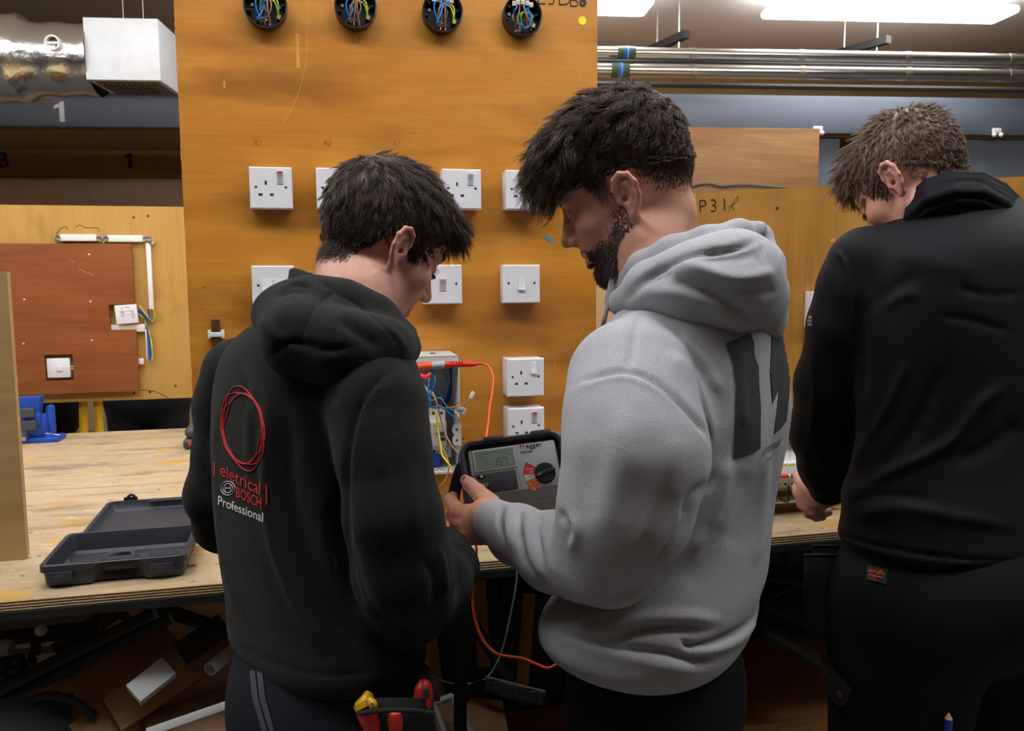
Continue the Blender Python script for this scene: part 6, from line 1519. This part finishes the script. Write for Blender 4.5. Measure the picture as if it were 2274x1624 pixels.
    fd = stubble(H, 15000, lambda q: np.clip((q[:, 2] - zl(q[:, 1], fl)) / (zl(q[:, 1], line) - zl(q[:, 1], fl) + 1e-6), 0, 1) ** 1.4 * (q[:, 2] < zl(q[:, 1], line) + .012) * (q[:, 1] < .046) * noear(q), lambda q, r: .0018 + .005 * np.clip((q[:, 2] - zl(q[:, 1], fl)) / .05, 0, 1), .00034, M_hair2, o, df, 24)
    mesh_np('hair', *join_mesh([s1, fr, tp, fd]), M_hair2, o); mesh_np('hair_underlayer', *cap, M_hair2, o)
    # beard on jaw, chin and lip
    def bdens(q):
        ax_ = np.abs(q[:, 0]); hi_ = np.interp(q[:, 1], [-.01, .012, .03, .05, .075, .1], [-.015, .010, -.012, -.034, -.044, -.042]); bk = np.interp(q[:, 2], [-.13, -.09, -.05, 0, .02], [.03, .006, -.004, .006, .008])
        lip = (ax_ < .022) & (q[:, 2] > -.069) & (q[:, 2] < -.049) & (q[:, 1] > .080)
        return np.clip((hi_ - q[:, 2]) / .022, 0, 1) ** 1.2 * np.clip((q[:, 1] - bk) / .014, 0, 1) * np.clip((q[:, 2] + .128) / .015, 0, 1) * (ax_ < .078) * ~lip * (.35 + .65 * np.clip((-.02 - q[:, 2]) / .05, 0, 1))
    bd = stubble(H, 24000, bdens, lambda q, r: (.0035 + .008 * np.clip((-.050 - q[:, 2]) / .05, 0, 1)) * r.uniform(.6, 1.2, len(q)), .00045, M_beard, o, lambda q: np.column_stack([0 * q[:, 0], .35 + 0 * q[:, 0], -1 + 0 * q[:, 0]]), 3, 3, .3, .4, .3)
    mesh_np('beard', *bd, M_beard, o)
    eyebrow(H, o, -1, M_hair2)
    lower_body(o, hip, phi, top, mat('black_trousers', (.0060, .0060, .0070), .85, bump=.3, bscale=700, spec=.2), .15, .125)
    return o, hip, T

# ============ the one in the black jacket
def person_black():
    H = Head([[0.809, -0.4632, -0.3619], [0.5878, 0.6375, 0.4981], [0.0, -0.6157, 0.788]], [0.6843, 1.4331, 1.6187], .95)
    phi = math.radians(20)
    rows = [(415, 2070, 2240, 1.42), (450, 2040, 2275, 1.42), (480, 1985, 2330, 1.42), (520, 1930, 2390, 1.42), (570, 1893, 2430, 1.42), (650, 1882, 2440, 1.42), (750, 1886, 2430, 1.42), (850, 1896, 2412, 1.42), (940, 1902, 2395, 1.42), (1030, 1889, 2395, 1.42), (1085, 1869, 2405, 1.42), (1130, 1868, 2412, 1.42), (1165, 1862, 2420, 1.42), (1185, 1858, 2424, 1.42), (1200, 1862, 2420, 1.42)]
    T = Loft(rows, phi, .60, 2.5)
    armL = px_chain([(1925, 590, 1.40, .066), (1900, 640, 1.41, .060), (1872, 720, 1.43, .056), (1840, 850, 1.49, .056), (1827, 960, 1.55, .0575), (1836, 1035, 1.60, .050), (1842, 1096, 1.645, .036)])
    armR = px_chain([(2390, 600, 1.52, .068), (2440, 760, 1.58, .058), (2440, 960, 1.65, .055), (2400, 1060, 1.74, .045), (2360, 1075, 1.82, .036)])
    nb0 = H.wld((0, -.010, -.050)); neck = [(nb0, .050), (P(2094, 430, 1.445), .053), (P(2120, 500, 1.46), .060)]
    hip = np.array([T.cx[0], T.cy[0]]); top = T.z0 - .01
    hands = [dict(palm=[[(1832, 1100, 1.655, .025), (1806, 1086, 1.69, .027), (1790, 1098, 1.71, .024)], [(1818, 1112, 1.68, .022), (1800, 1122, 1.70, .020)]],
                  fingers=[[(1790, 1078, 1.70, .018), (1776, 1066, 1.74, .012), (1772, 1056, 1.78, .010), (1776, 1050, 1.81, .008)], [(1786, 1096, 1.71, .016), (1772, 1092, 1.75, .0115), (1770, 1080, 1.79, .010)], [(1790, 1112, 1.71, .015), (1782, 1120, 1.75, .0115), (1788, 1122, 1.79, .0095)], [(1800, 1125, 1.70, .0135), (1796, 1140, 1.72, .0105), (1812, 1148, 1.73, .0095), (1826, 1148, 1.735, .0085)], [(1812, 1118, 1.685, .015), (1808, 1136, 1.69, .0125), (1822, 1140, 1.695, .0115), (1838, 1137, 1.70, .0095)]]),
             dict(palm=[[(2355, 1076, 1.84, .026), (2330, 1070, 1.88, .03)]], fingers=[[(2325, 1055 + 9 * k, 1.885, .0105), (2300, 1050 + 9 * k, 1.905, .0095), (2285, 1056 + 9 * k, 1.925, .0085)] for k in range(4)] + [[(2335, 1052, 1.87, .013), (2318, 1040, 1.89, .010)]])]
    o = make_person('person with short brown hair in a plain black jacket leaning over the P31 board', H, neck, T, phi, [armL, armR], hands, hip, top, M_skin, .24, .16)
    cloth = mat('black_softshell', (.0070, .0070, .0105), .68, var=.2, vscale=400, bump=.12, bscale=900, sheen=.02, spec=.12)
    def g(p): return smin(smin(T(p), sleeve(p, armL), .016), sleeve(p, armR), .016)
    pts = [q for q, _ in armL + armR] + [np.array([T.cx.min() - .28, T.cy.min() - .25, T.z0]), np.array([T.cx.max() + .28, T.cy.max() + .25, T.z1])]
    folds = [([(1857, 556), (1878, 580), (1893, 640), (1903, 700)], 5, .006), ([(1868, 556), (1889, 585), (1905, 650)], 5, -.005), ([(1910, 700), (1915, 800), (1908, 900)], 12, -.007), ([(1930, 690), (1980, 640), (2050, 610)], 16, -.004), ([(2020, 790), (1985, 880), (1930, 980), (1885, 1060)], 12, .006), ([(2100, 800), (2060, 900), (2000, 990), (1930, 1060)], 18, -.006), ([(2240, 850), (2170, 900), (2110, 980), (2000, 1040), (1900, 1090)], 12, .008), ([(2274, 930), (2200, 990), (2120, 1030)], 18, -.006), ([(1890, 1150), (2000, 1130), (2130, 1150), (2260, 1170)], 14, .005), ([(1880, 1120), (1960, 1100), (2080, 1110)], 12, -.004), ([(1862, 1178), (1900, 1200), (2000, 1222), (2120, 1240), (2274, 1248)], 5, -.005), ([(1990, 560), (2080, 590), (2180, 600)], 22, .003), ([(2120, 640), (2200, 655), (2270, 650)], 9, -.003), ([(2080, 700), (2160, 712), (2250, 740)], 8, -.003), ([(1800, 760), (1810, 880), (1800, 980)], 10, .004), ([(1790, 1000), (1820, 1060), (1860, 1080)], 9, -.004), ([(1960, 690), (2000, 660), (2040, 655)], 10, .004), ([(1925, 640), (1950, 700), (1948, 780)], 14, .003)]
    jk, V, Q = garment('jacket', g, pts, .005, cloth, o, folds, label='plain black softshell jacket')
    S = Surf(V, Q)
    # stand-up collar
    ring = [(2012, 478, 1.40), (2022, 440, 1.37), (2058, 406, 1.34), (2115, 388, 1.325), (2180, 390, 1.34), (2228, 415, 1.37), (2262, 448, 1.42)]
    back = [(2262, 448, 1.42), (2250, 460, 1.50), (2180, 480, 1.55), (2090, 490, 1.52), (2030, 485, 1.45), (2012, 478, 1.40)]
    def cl(p):
        d = None
        for dy, r_ in ((0, .0075), (12, .008), (24, .009), (38, .010), (56, .012), (78, .014), (100, .016)):
            for pp in (ring, back):
                e = chain(p, [(P(x, y + dy * (1 if pp is ring else .6), Z - min(dy, 40) * .0004 + max(dy - 40, 0) * .0006), r_) for x, y, Z in pp], .002); d = e if d is None else np.minimum(d, e)
        return d
    allc = [P(x, y + dy, Z) for x, y, Z in ring + back for dy in (0, 105)]
    c_, cv, cq = garment('collar', cl, allc, .0035, cloth, jk, [([(2020, 478), (2040, 440), (2080, 412), (2125, 402), (2180, 404), (2222, 428)], 3, -.0025), ([(2030, 488), (2060, 462), (2120, 440), (2180, 440), (2240, 470)], 4, -.004)], 1)
    B().ribbon([P(2040, 468, 1.345), P(2072, 440, 1.325), P(2120, 421, 1.308), P(2180, 420, 1.32), P(2215, 436, 1.35)], UP, .011, .002).out('collar_tape', mat('collar_tape', (.016, .016, .018), .6, bump=.5, bscale=900), jk)
    B().ribbon([P(2018, 488, 1.375), P(2026, 474, 1.362), P(2034, 462, 1.352)], RT, .006, .002).out('reflective_trim', mat('trim_grey', (.22, .22, .24), .4), jk)
    # sleeve lettering
    wt = mat('sleeve_print', (.6, .6, .6), .6)
    decal('sleeve_mark', S, [[(1797, 702), (1801, 702), (1801, 708), (1797, 708)]], mat('sleeve_orange', (.7, .12, .03), .6), jk)
    for s_, y in (('BDG', 708), ('PRO', 716), ('SWITCH', 724)): decal('sleeve_print', S, px_text(s_, (1795 if y > 710 else 1800, y), (1804, y), 6), wt, jk, maxlen=4)
    # hair: short crop
    line = [(-.13, -.012), (-.085, -.016), (-.065, -.012), (-.045, .004), (-.025, .022), (.008, .034), (.016, .002), (.030, .0), (.042, .030), (.060, .052), (.085, .066), (.12, .07)]
    cap = hair_cap(H, line, lambda q: .0015 + .006 * np.clip((q[:, 2] - .03) / .08, 0, 1) + .008 * np.clip((q[:, 1] - .0) / .07, 0, 1) * np.clip((q[:, 2] - .05) / .05, 0, 1))
    crown = np.array([-.012, -.062, .115])
    df = lambda q: q - crown
    def lf(q, r): return (.006 + .016 * np.clip((q[:, 2] - .02) / .1, 0, 1) + .016 * np.clip((q[:, 1] - .01) / .07, 0, 1)) * r.uniform(.6, 1.25, len(q))
    s1 = hair_on(H, cap, 11000, lf, df, .0006, M_hair3, o, 31, curl=.15, guides=1500, lift=.40, jit=.22, seg=5)
    fr = hair_on(H, cap, 2500, lambda q, r: np.where((q[:, 1] > .05) & (q[:, 2] > .05), .034 * r.uniform(.5, 1.2, len(q)), 0), df, .0006, M_hair3, o, 32, curl=.2, guides=160, lift=.4, jit=.2, drop=DOWN * .4, seg=5)
    tf = hair_on(H, cap, 900, lambda q, r: np.where((np.linalg.norm(q - crown, axis=1) < .035), .020 * r.uniform(.5, 1.2, len(q)), 0), df, .0006, M_hair3, o, 34, guides=60, lift=.9, jit=.3, seg=4)
    fd = stubble(H, 13000, lambda q: np.clip((q[:, 2] - zl(q[:, 1], line) + .026) / .026, 0, 1) ** 1.5 * (q[:, 2] < .04) * (q[:, 1] < .03) * noear(q), lambda q, r: .0035 + .004 * r.random(len(q)), .00034, M_hair3, o, df, 33)
    mesh_np('hair', *join_mesh([s1, fr, tf, fd]), M_hair3, o)
    mesh_np('hair_underlayer', *cap, M_hair3, o)
    eyebrow(H, o, -1, M_hair3)
    V, Q = lower_body(o, hip, phi, top, mat('black_work_trousers', (.0060, .0060, .0068), .85, bump=.3, bscale=700, spec=.2), .24, .16)
    return o, hip, T, V, Q
PD = person_dark(); PG = person_grey(); PB = person_black()
# ------------------------------------------------------------------ things worn or carried
def pouch_dark():
    t = thing('tool_pouch', 'black tool pouch on the hip below the dark hoodie', 'pouch', P(880, 1600, 1.02)); o = np.array(t.location); q = lambda x, y, Z: P(x, y, Z) - o
    fab = mat('pouch_fabric', (.008, .008, .009), .85, bump=.3, bscale=600)
    b = B(); rings = []
    for y, x0, x1 in ((1552, 792, 962), (1600, 794, 966), (1680, 800, 960), (1760, 812, 948)):
        ring = []
        for k in range(24):
            a = 2 * math.pi * k / 24; c = q((x0 + x1) / 2 + (x1 - x0) / 2 * math.cos(a), y, 1.03 - .035 * math.sin(a)); ring.append(b.bm.verts.new(c))
        rings.append(ring)
    for i in range(3):
        for k in range(24): b.bm.faces.new((rings[i][k], rings[i][(k + 1) % 24], rings[i + 1][(k + 1) % 24], rings[i + 1][k]))
    b.bm.faces.new(rings[-1])
    ob = b.out('pocket', fab, t); md = ob.modifiers.new('s', 'SOLIDIFY'); md.thickness = .003
    B().tube([q(797 + 165 * k / 8, 1585 - 8 * math.sin(k / 8 * 3.14), .985 - .012 * math.sin(k / 8 * 3.14)) for k in range(9)], .003, 8, 3).out('pocket_hem', fab, t)
    B().ribbon([q(905, 1470, 1.06), q(935, 1490, 1.05), q(955, 1520, 1.04), q(960, 1560, 1.03)], RT, .02, .003).out('belt_loop', fab, t)
    k = thing('utility_knife', 'red and yellow folding knife sticking out of the tool pouch', 'knife', P(818, 1570, 1.0)); o2 = np.array(k.location); r2 = lambda x, y, Z: P(x, y, Z) - o2
    B().tube([r2(806, 1562, 1.0), r2(818, 1590, 1.0), r2(830, 1625, 1.005), r2(836, 1660, 1.01)], [.012, .0125, .011, .008], 16, 4).out('handle', mat('tool_red', (.62, .025, .015), .4), k)
    B().tube([r2(800, 1550, .998), r2(806, 1556, .998), r2(812, 1570, .996)], [.010, .0135, .0130], 16, 4).out('collar', mat('tool_yellow', (.72, .42, .01), .4), k)
    B().tube([r2(820, 1552, .988), r2(829, 1565, .984), r2(830, 1573, .984)], [.004, .0055, .0045], 10, 4).out('lock_tab', mat('tool_yellow', (.72, .42, .01), .4), k)
    B().cyl(r2(826, 1566, .979), r2(826, 1566, .977), .0025, n=10).out('rivet', M_steel, k)
    k = thing('screwdriver', 'plain red screwdriver handle between the other tools in the pouch', 'screwdriver', P(877, 1590, 1.0)); o2 = np.array(k.location)
    B().tube([r2(877, 1574, 1.0) * 0 + P(877, 1574, 1.0) - o2, P(878, 1582, 1.0) - o2, P(879, 1600, 1.0) - o2, P(881, 1650, 1.005) - o2], [.003, .0085, .0105, .009], 14, 4).out('handle', mat('tool_red', (.62, .025, .015), .4), k)
    B().cyl(P(881, 1650, 1.005) - o2, P(883, 1720, 1.01) - o2, .003, n=8).out('shaft', M_steel, k)
    k = thing('cable_cutter', 'red tool handle with a black slot at the outer end of the pouch', 'tool', P(940, 1550, 1.02)); o2 = np.array(k.location); d = lambda x, y, Z: P(x, y, Z) - o2
    B().tube([d(938, 1512, 1.02), d(940, 1525, 1.02), d(940, 1550, 1.02), d(936, 1590, 1.02), d(932, 1640, 1.025)], [.005, .0105, .012, .0105, .008], 16, 4).out('handle', mat('tool_red', (.62, .025, .015), .4), k)
    B().box((-.0035, -.003, -.006), (.0035, .003, .006), .0015, 2, Matrix.Translation(d(947, 1539, 1.008))).out('slot', M_slot, k)
pouch_dark()
def pouch_black():
    o, hip, T, V, Q = PB; S = Surf(V, Q); tr = [c for c in o.children if c.name.startswith('trousers')][0]
    fab = mat('black_work_trousers', (.0060, .0060, .0068), .85); edge = mat('holster_edge', (.022, .022, .024), .8)
    t = thing('holster_pocket', 'black holster pocket hanging from the work trousers', 'pouch', P(1830, 1300, 1.42)); oo = np.array(t.location); q = lambda x, y, Z: P(x, y, Z) - oo
    for (rows, nm) in (([(1232, 1786, 1862), (1290, 1784, 1862), (1370, 1786, 1866), (1424, 1796, 1860)], 'outer_pocket'), ([(1212, 1804, 1880), (1290, 1806, 1884), (1380, 1810, 1880)], 'inner_pocket')):
        b = B(); R_ = []; Zc = 1.43 if nm == 'outer_pocket' else 1.46
        for y, x0, x1 in rows: R_.append([b.bm.verts.new(q((x0 + x1) / 2 + (x1 - x0) / 2 * math.cos(2 * math.pi * k / 20), y, Zc - .022 * math.sin(2 * math.pi * k / 20))) for k in range(20)])
        for i in range(len(R_) - 1):
            for k in range(20): b.bm.faces.new((R_[i][k], R_[i][(k + 1) % 20], R_[i + 1][(k + 1) % 20], R_[i + 1][k]))
        b.bm.faces.new(R_[-1]); ob = b.out(nm, fab, t); md = ob.modifiers.new('s', 'SOLIDIFY'); md.thickness = .003
        y, x0, x1 = rows[0]
        B().tube([q((x0 + x1) / 2 + (x1 - x0) / 2 * math.cos(2 * math.pi * k / 24), y, Zc - .022 * math.sin(2 * math.pi * k / 24)) for k in range(25)], .0018, 6, 0).out('pocket_hem', edge, t)
    decal('pocket_flap', S, [[(1830, 1470), (1850, 1480), (1895, 1530), (1880, 1568), (1866, 1568), (1836, 1540)]], edge, tr, .003, 12)
    for x, y in ((1838, 1497), (1870, 1541)):
        h = S.hit(x, y, .004)
        if h is None: h = P(x, y, 1.36)
        d_ = -ray(x, y) / np.linalg.norm(ray(x, y)); B().cyl(h, h + d_ * .002, .0058, n=18).out('snap_button', mat('snap_dull', (.12, .11, .10), .4, .9), tr)
    decal('label_patch', S, [[(1927, 1256), (1972, 1265), (1968, 1298), (1924, 1288)]], mat('patch_black', (.012, .012, .013), .7), tr, .002)
    og = mat('patch_orange', (.55, .07, .01), .6)
    decal('patch_lettering', S, px_text('scruffs', (1931, 1272), (1965, 1280), 11, bold=.02), og, tr, .003, 4)
    decal('patch_lettering', S, [[(1931, 1275), (1963, 1283), (1963, 1286), (1931, 1278)]], og, tr, .003, 8)
    decal('patch_lettering', S, px_text('S-150', (1930, 1287), (1947, 1291), 8), og, tr, .003, 4)
    h0 = S.hit(2104, 1590, .006); h0 = h0 if h0 is not None else P(2104, 1590, 1.3)
    Zp = float(proj(h0)[2])
    k = thing('pencil', 'blue pencil with a bare wooden tip in the back pocket', 'pencil', P(2103, 1620, Zp)); o2 = np.array(k.location)
    B().cyl(P(2106, 1597, Zp) - o2, P(2100, 1720, Zp + .01) - o2, .0065, n=6).out('barrel', mat('pencil_blue', (.012, .02, .30), .4), k)
    B().cyl(P(2106, 1597, Zp) - o2, P(2107, 1584, Zp) - o2, .0062, .0012, n=10).out('tip', mat('pencil_wood', (.5, .3, .15), .7), k)
pouch_black()

# ------------------------------------------------------------------ beyond the board on the far side
def far_side():
    s, n_ = -.95, 2.45
    c = bw(s, n_, 0)
    x = (230 + 425) / 2; Zc = float(proj(bw(s, n_, .95))[2])
    px0 = onpl(330, 920, bw(0, 2.45, 0), NB); hip = np.array([px0[0], px0[1]])
    blk = mat('black_cloth_far', (.008, .008, .009), .9)
    a = TH + math.pi
    co, si = math.cos(a), math.sin(a); fw = np.array([-si, co, 0]); sx = np.array([co, si, 0])
    R = np.stack([sx, fw * math.cos(.7) - np.array([0, 0, 1]) * math.sin(.7), np.cross(sx, fw * math.cos(.7) - np.array([0, 0, 1]) * math.sin(.7))], 1)
    H = Head(R, np.array([hip[0], hip[1], 1.52]) + fw * .16, .95)
    nk = [(H.wld((0, -.03, -.06)), .05), (np.array([hip[0], hip[1], 1.36]) + fw * .06, .06)]
    def body(p):
        d = smin(chain(p, [(np.array([hip[0], hip[1], 1.0]), .10), (np.array([hip[0], hip[1], 1.28]) + fw * .03, .10)], .03), chain(p, nk, .02), .03)
        for k in (-1, 1): d = smin(d, chain(p, [(np.array([hip[0], hip[1], 1.34]) + sx * k * .15, .05), (np.array([hip[0], hip[1], 1.14]) + sx * k * .23, .045), (np.array([hip[0], hip[1], 1.20]) + sx * k * .12 + fw * .22, .04)], .02), .03)
        d = smin(d, H.sdf(p), .02)
        return smin(d, legs_sdf(p, hip, a, .96, .20, .14) + .03, .03)
    bb = bbox([np.array([hip[0] - .4, hip[1] - .4, .03]), np.array([hip[0] + .4, hip[1] + .4, 1.75])], .02)
    o = mesh_np('person', *sdf_mesh(body, *bb, .013), M_skin); tag(o, 'person in black trousers standing hidden behind the tan trunking board', 'person')
    def top(p):
        d = chain(p, [(np.array([hip[0], hip[1], 1.0]), .15), (np.array([hip[0], hip[1], 1.28]) + fw * .03, .14)], .03)
        for k in (-1, 1): d = smin(d, chain(p, [(np.array([hip[0], hip[1], 1.34]) + sx * k * .15, .065), (np.array([hip[0], hip[1], 1.14]) + sx * k * .23, .058), (np.array([hip[0], hip[1], 1.20]) + sx * k * .12 + fw * .22, .05)], .02), .03)
        return d
    mesh_np('jacket', *sdf_mesh(top, *bb, .012), blk, o)
    lower_body(o, hip, a, .96, blk, .20, .14)
    mesh_np('hair', *hair_cap(H, [(-.13, -.04), (0, .03), (.1, .07)], lambda q: np.full(len(q), .01), h=.006), M_hair, o)
    # dark bag beside the vise
    p = onpl(140, 925, bw(0, 1.95, 0), NB)
    t = thing('tool_bag', 'black fabric bag on a stool beyond the blue vise', 'bag', (p[0], p[1], 0), TH)
    B().sphere((0, 0, .93), (.085, .08, .13), 20, 14).out('bag', blk, t); B().tube([(-.05, 0, 1.02), (-.03, 0, 1.12), (.03, 0, 1.12), (.05, 0, 1.02)], .008, 8, 5).out('strap', blk, t)
    B().cyl((0, 0, .76), (0, 0, .80), .14, n=24).out('seat', W_dark, t)
    for a_ in (0.5, 2.1, 3.7, 5.2): B().cyl((.11 * math.cos(a_), .11 * math.sin(a_), .77), (.16 * math.cos(a_), .16 * math.sin(a_), 0), .013, n=8).out('leg', M_blacksteel, t)
far_side()

# ------------------------------------------------------------------ clutter stored under the bench
def clutter():
    def plank(name, label, cat, p, q, wd, th, m, up=None, group=None):
        a, b = P(*p), P(*q); d = b - a; L_ = np.linalg.norm(d); d /= L_
        n = np.array(up if up is not None else -FWD + UP * .5, float); n -= d * (n @ d); n /= np.linalg.norm(n); s = np.cross(n, d)
        M = Matrix(((d[0], s[0], n[0], a[0]), (d[1], s[1], n[1], a[1]), (d[2], s[2], n[2], a[2]), (0, 0, 0, 1)))
        o = B().box((0, -wd / 2, -th / 2), (L_, wd / 2, th / 2), .0015).out(name, m, M=M)
        return tag(o, label, cat, group)
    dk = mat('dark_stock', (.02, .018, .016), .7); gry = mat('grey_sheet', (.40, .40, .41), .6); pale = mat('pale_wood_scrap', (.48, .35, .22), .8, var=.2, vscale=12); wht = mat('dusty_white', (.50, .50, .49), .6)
    plank('grey_sheet', 'flat grey sheet stored high under the bench', 'sheet', (-60, 1392, 1.86), (235, 1372, 1.92), .16, .012, gry, UP + FWD * -.4)
    plank('steel_rail', 'black steel rail under the grey sheet', 'rail', (-40, 1424, 1.78), (215, 1394, 1.86), .03, .02, M_blacksteel)
    plank('steel_post', 'short black post with a white ball cap below the grey sheet', 'post', (78, 1398, 1.80), (80, 1455, 1.80), .016, .016, M_blacksteel)
    tag(B().sphere(P(91, 1401, 1.775), .012).out('ball_cap', M_white2), 'white plastic ball cap on the short black post', 'cap')
    plank('wood_offcut', 'pale wood offcut with paint spots lying under the grey sheet', 'offcut', (-60, 1458, 1.86), (190, 1436, 1.92), .11, .02, pale, UP)
    tag(B().tube([P(-6, 1450, 1.78), P(10, 1438, 1.78), P(26, 1440, 1.78)], [.012, .018, .014], 12, 4).out('pipe_fitting', wht), 'dusty white pipe fitting on the pale offcut', 'fitting')
    for (x, y, r_) in ((42, 1482, .022), (10, 1495, .026), (70, 1462, .012)): 
        b = B(); b.lathe([(0, 0), (r_, 0), (r_, r_ * .6), (r_ * .7, r_ * .8), (r_ * .7, r_ * 1.5), (0, r_ * 1.5)], 6, Matrix.Translation(P(x, y + 10, 1.74))); tag(b.out('pipe_nut', dk), 'black hexagonal gland nut among the scrap by the pale offcut', 'nut', 'gland nuts on the offcut')
    # slotted trunking: body with teeth
    a, b_ = P(132, 1452, 1.72), P(262, 1362, 1.76); t = thing('slotted_trunking', 'black slotted cable trunking leaning on the scrap under the bench', 'trunking', a); d = b_ - a
    B().ribbon([np.zeros(3), d], UP, .018, .02, smooth=0).out('base', dk, t)
    n = np.array([-.2, -.8, .5]); 
    for k in range(22):
        c = d * (k + .5) / 22; B().box((-.0025, -.001, 0), (.0025, .001, .022), 0, 1, Matrix.Translation(c - FWD * .012 + UP * .004) @ Matrix.Rotation(-.6, 4, 'Y')).out('tooth', dk, t)
    tag(B().lathe([(.030, 0), (.034, .004), (.034, .016), (.030, .02), (.018, .02), (.016, .016), (.016, .004), (.018, 0)], 28, Matrix.Translation(P(258, 1392, 1.75)) @ Matrix.Rotation(1.1, 4, 'X') @ Matrix.Rotation(.4, 4, 'Y')).out('tape_roll', mat('brown_tape', (.07, .045, .025), .6)), 'brown tape roll beside the slotted trunking under the bench', 'tape')
    plank('wood_plank', 'brown plank leaning diagonally behind the black braces', 'plank', (120, 1575, 1.66), (372, 1395, 1.80), .10, .018, W_dark)
    plank('wood_plank', 'lower brown plank with a pale lit edge leaning under the bench', 'plank', (250, 1590, 1.62), (515, 1415, 1.75), .075, .018, W_dark)
    plank('cardboard_box', 'flat grey white carton lying on the lower plank', 'carton', (296, 1545, 1.57), (376, 1482, 1.62), .045, .02, wht)
    plank('wood_plank', 'third plank at the bottom edge with a worn corner', 'plank', (180, 1655, 1.6), (285, 1580, 1.66), .09, .018, W_dark)
    plank('aluminium_strip', 'pale aluminium strip lying across the lower shelf', 'strip', (325, 1628, 1.52), (545, 1552, 1.60), .016, .004, wht)
    plank('scrap_board', 'brown panel lying below the aluminium strip', 'panel', (330, 1660, 1.60), (620, 1560, 1.70), .16, .015, mat('brown_board', (.24, .13, .06), .7), UP - FWD * .6)
    p = P(466, 1487, 1.62); dv = np.array([.3, .9, .1])
    b = B(); b.tube([p, p + dv * .12], .0135, 18, 0, cap=False); o = b.out('pipe_offcut', mat('pvc_pipe', (.38, .38, .38), .5)); o.modifiers.new('s', 'SOLIDIFY').thickness = .003; tag(o, 'short grey pipe offcut pointing out of the shelf', 'pipe')
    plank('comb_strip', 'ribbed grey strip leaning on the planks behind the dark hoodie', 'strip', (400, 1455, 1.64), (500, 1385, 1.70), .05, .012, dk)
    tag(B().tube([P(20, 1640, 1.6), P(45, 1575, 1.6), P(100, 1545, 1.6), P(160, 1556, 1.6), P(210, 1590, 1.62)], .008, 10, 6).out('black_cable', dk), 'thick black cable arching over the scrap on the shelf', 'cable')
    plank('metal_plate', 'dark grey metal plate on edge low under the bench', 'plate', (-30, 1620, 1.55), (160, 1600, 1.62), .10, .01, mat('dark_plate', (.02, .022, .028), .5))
    # middle and right gaps
    fr = thing('picture_frame', 'grey plastic frame leaning on the shelf under the bench', 'frame', P(1010, 1590, 1.72)); oo = np.array(fr.location)
    cs = [(965, 1560), (1005, 1545), (1060, 1650), (1000, 1660)]
    for i in range(4): B().tube([P(*cs[i], 1.72) - oo, P(*cs[(i + 1) % 4], 1.72) - oo], .0055, 6, 0).out('frame_bar', gry, fr)
    for k, (x0, y0, x1, y1) in enumerate(((955, 1420, 975, 1560), (985, 1405, 1000, 1540), (1065, 1290, 1075, 1480), (1090, 1300, 1098, 1500), (1175, 1320, 1160, 1520), (1130, 1300, 1140, 1420))):
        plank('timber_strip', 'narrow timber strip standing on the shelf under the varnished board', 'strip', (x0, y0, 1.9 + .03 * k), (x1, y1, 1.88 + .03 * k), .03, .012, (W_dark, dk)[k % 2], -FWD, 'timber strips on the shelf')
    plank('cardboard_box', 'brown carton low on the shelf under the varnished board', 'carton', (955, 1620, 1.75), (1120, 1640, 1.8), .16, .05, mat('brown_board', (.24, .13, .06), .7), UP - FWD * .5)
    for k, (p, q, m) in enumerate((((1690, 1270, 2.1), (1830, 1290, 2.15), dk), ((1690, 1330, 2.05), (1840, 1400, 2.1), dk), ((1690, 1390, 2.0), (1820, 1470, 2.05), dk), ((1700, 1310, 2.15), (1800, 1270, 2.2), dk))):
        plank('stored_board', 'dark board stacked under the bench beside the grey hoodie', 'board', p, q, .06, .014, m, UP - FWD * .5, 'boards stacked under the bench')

def darkening_crates():  # black crates added to make the shelf under the bench read darker
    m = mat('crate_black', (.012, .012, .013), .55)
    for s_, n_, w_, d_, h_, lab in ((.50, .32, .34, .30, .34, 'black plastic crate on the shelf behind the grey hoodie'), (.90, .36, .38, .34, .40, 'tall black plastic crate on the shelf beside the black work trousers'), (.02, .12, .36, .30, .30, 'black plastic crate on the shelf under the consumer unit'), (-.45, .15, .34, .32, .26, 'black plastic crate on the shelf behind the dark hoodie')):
        t = thing('darkening_crate', lab, 'crate', bw(s_, n_, .345), TH)
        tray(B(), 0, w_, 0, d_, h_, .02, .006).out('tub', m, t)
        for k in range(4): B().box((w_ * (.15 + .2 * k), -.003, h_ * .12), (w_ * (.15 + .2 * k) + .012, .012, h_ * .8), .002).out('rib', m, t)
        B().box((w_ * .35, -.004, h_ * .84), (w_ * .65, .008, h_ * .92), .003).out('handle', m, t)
darkening_crates()
clutter()
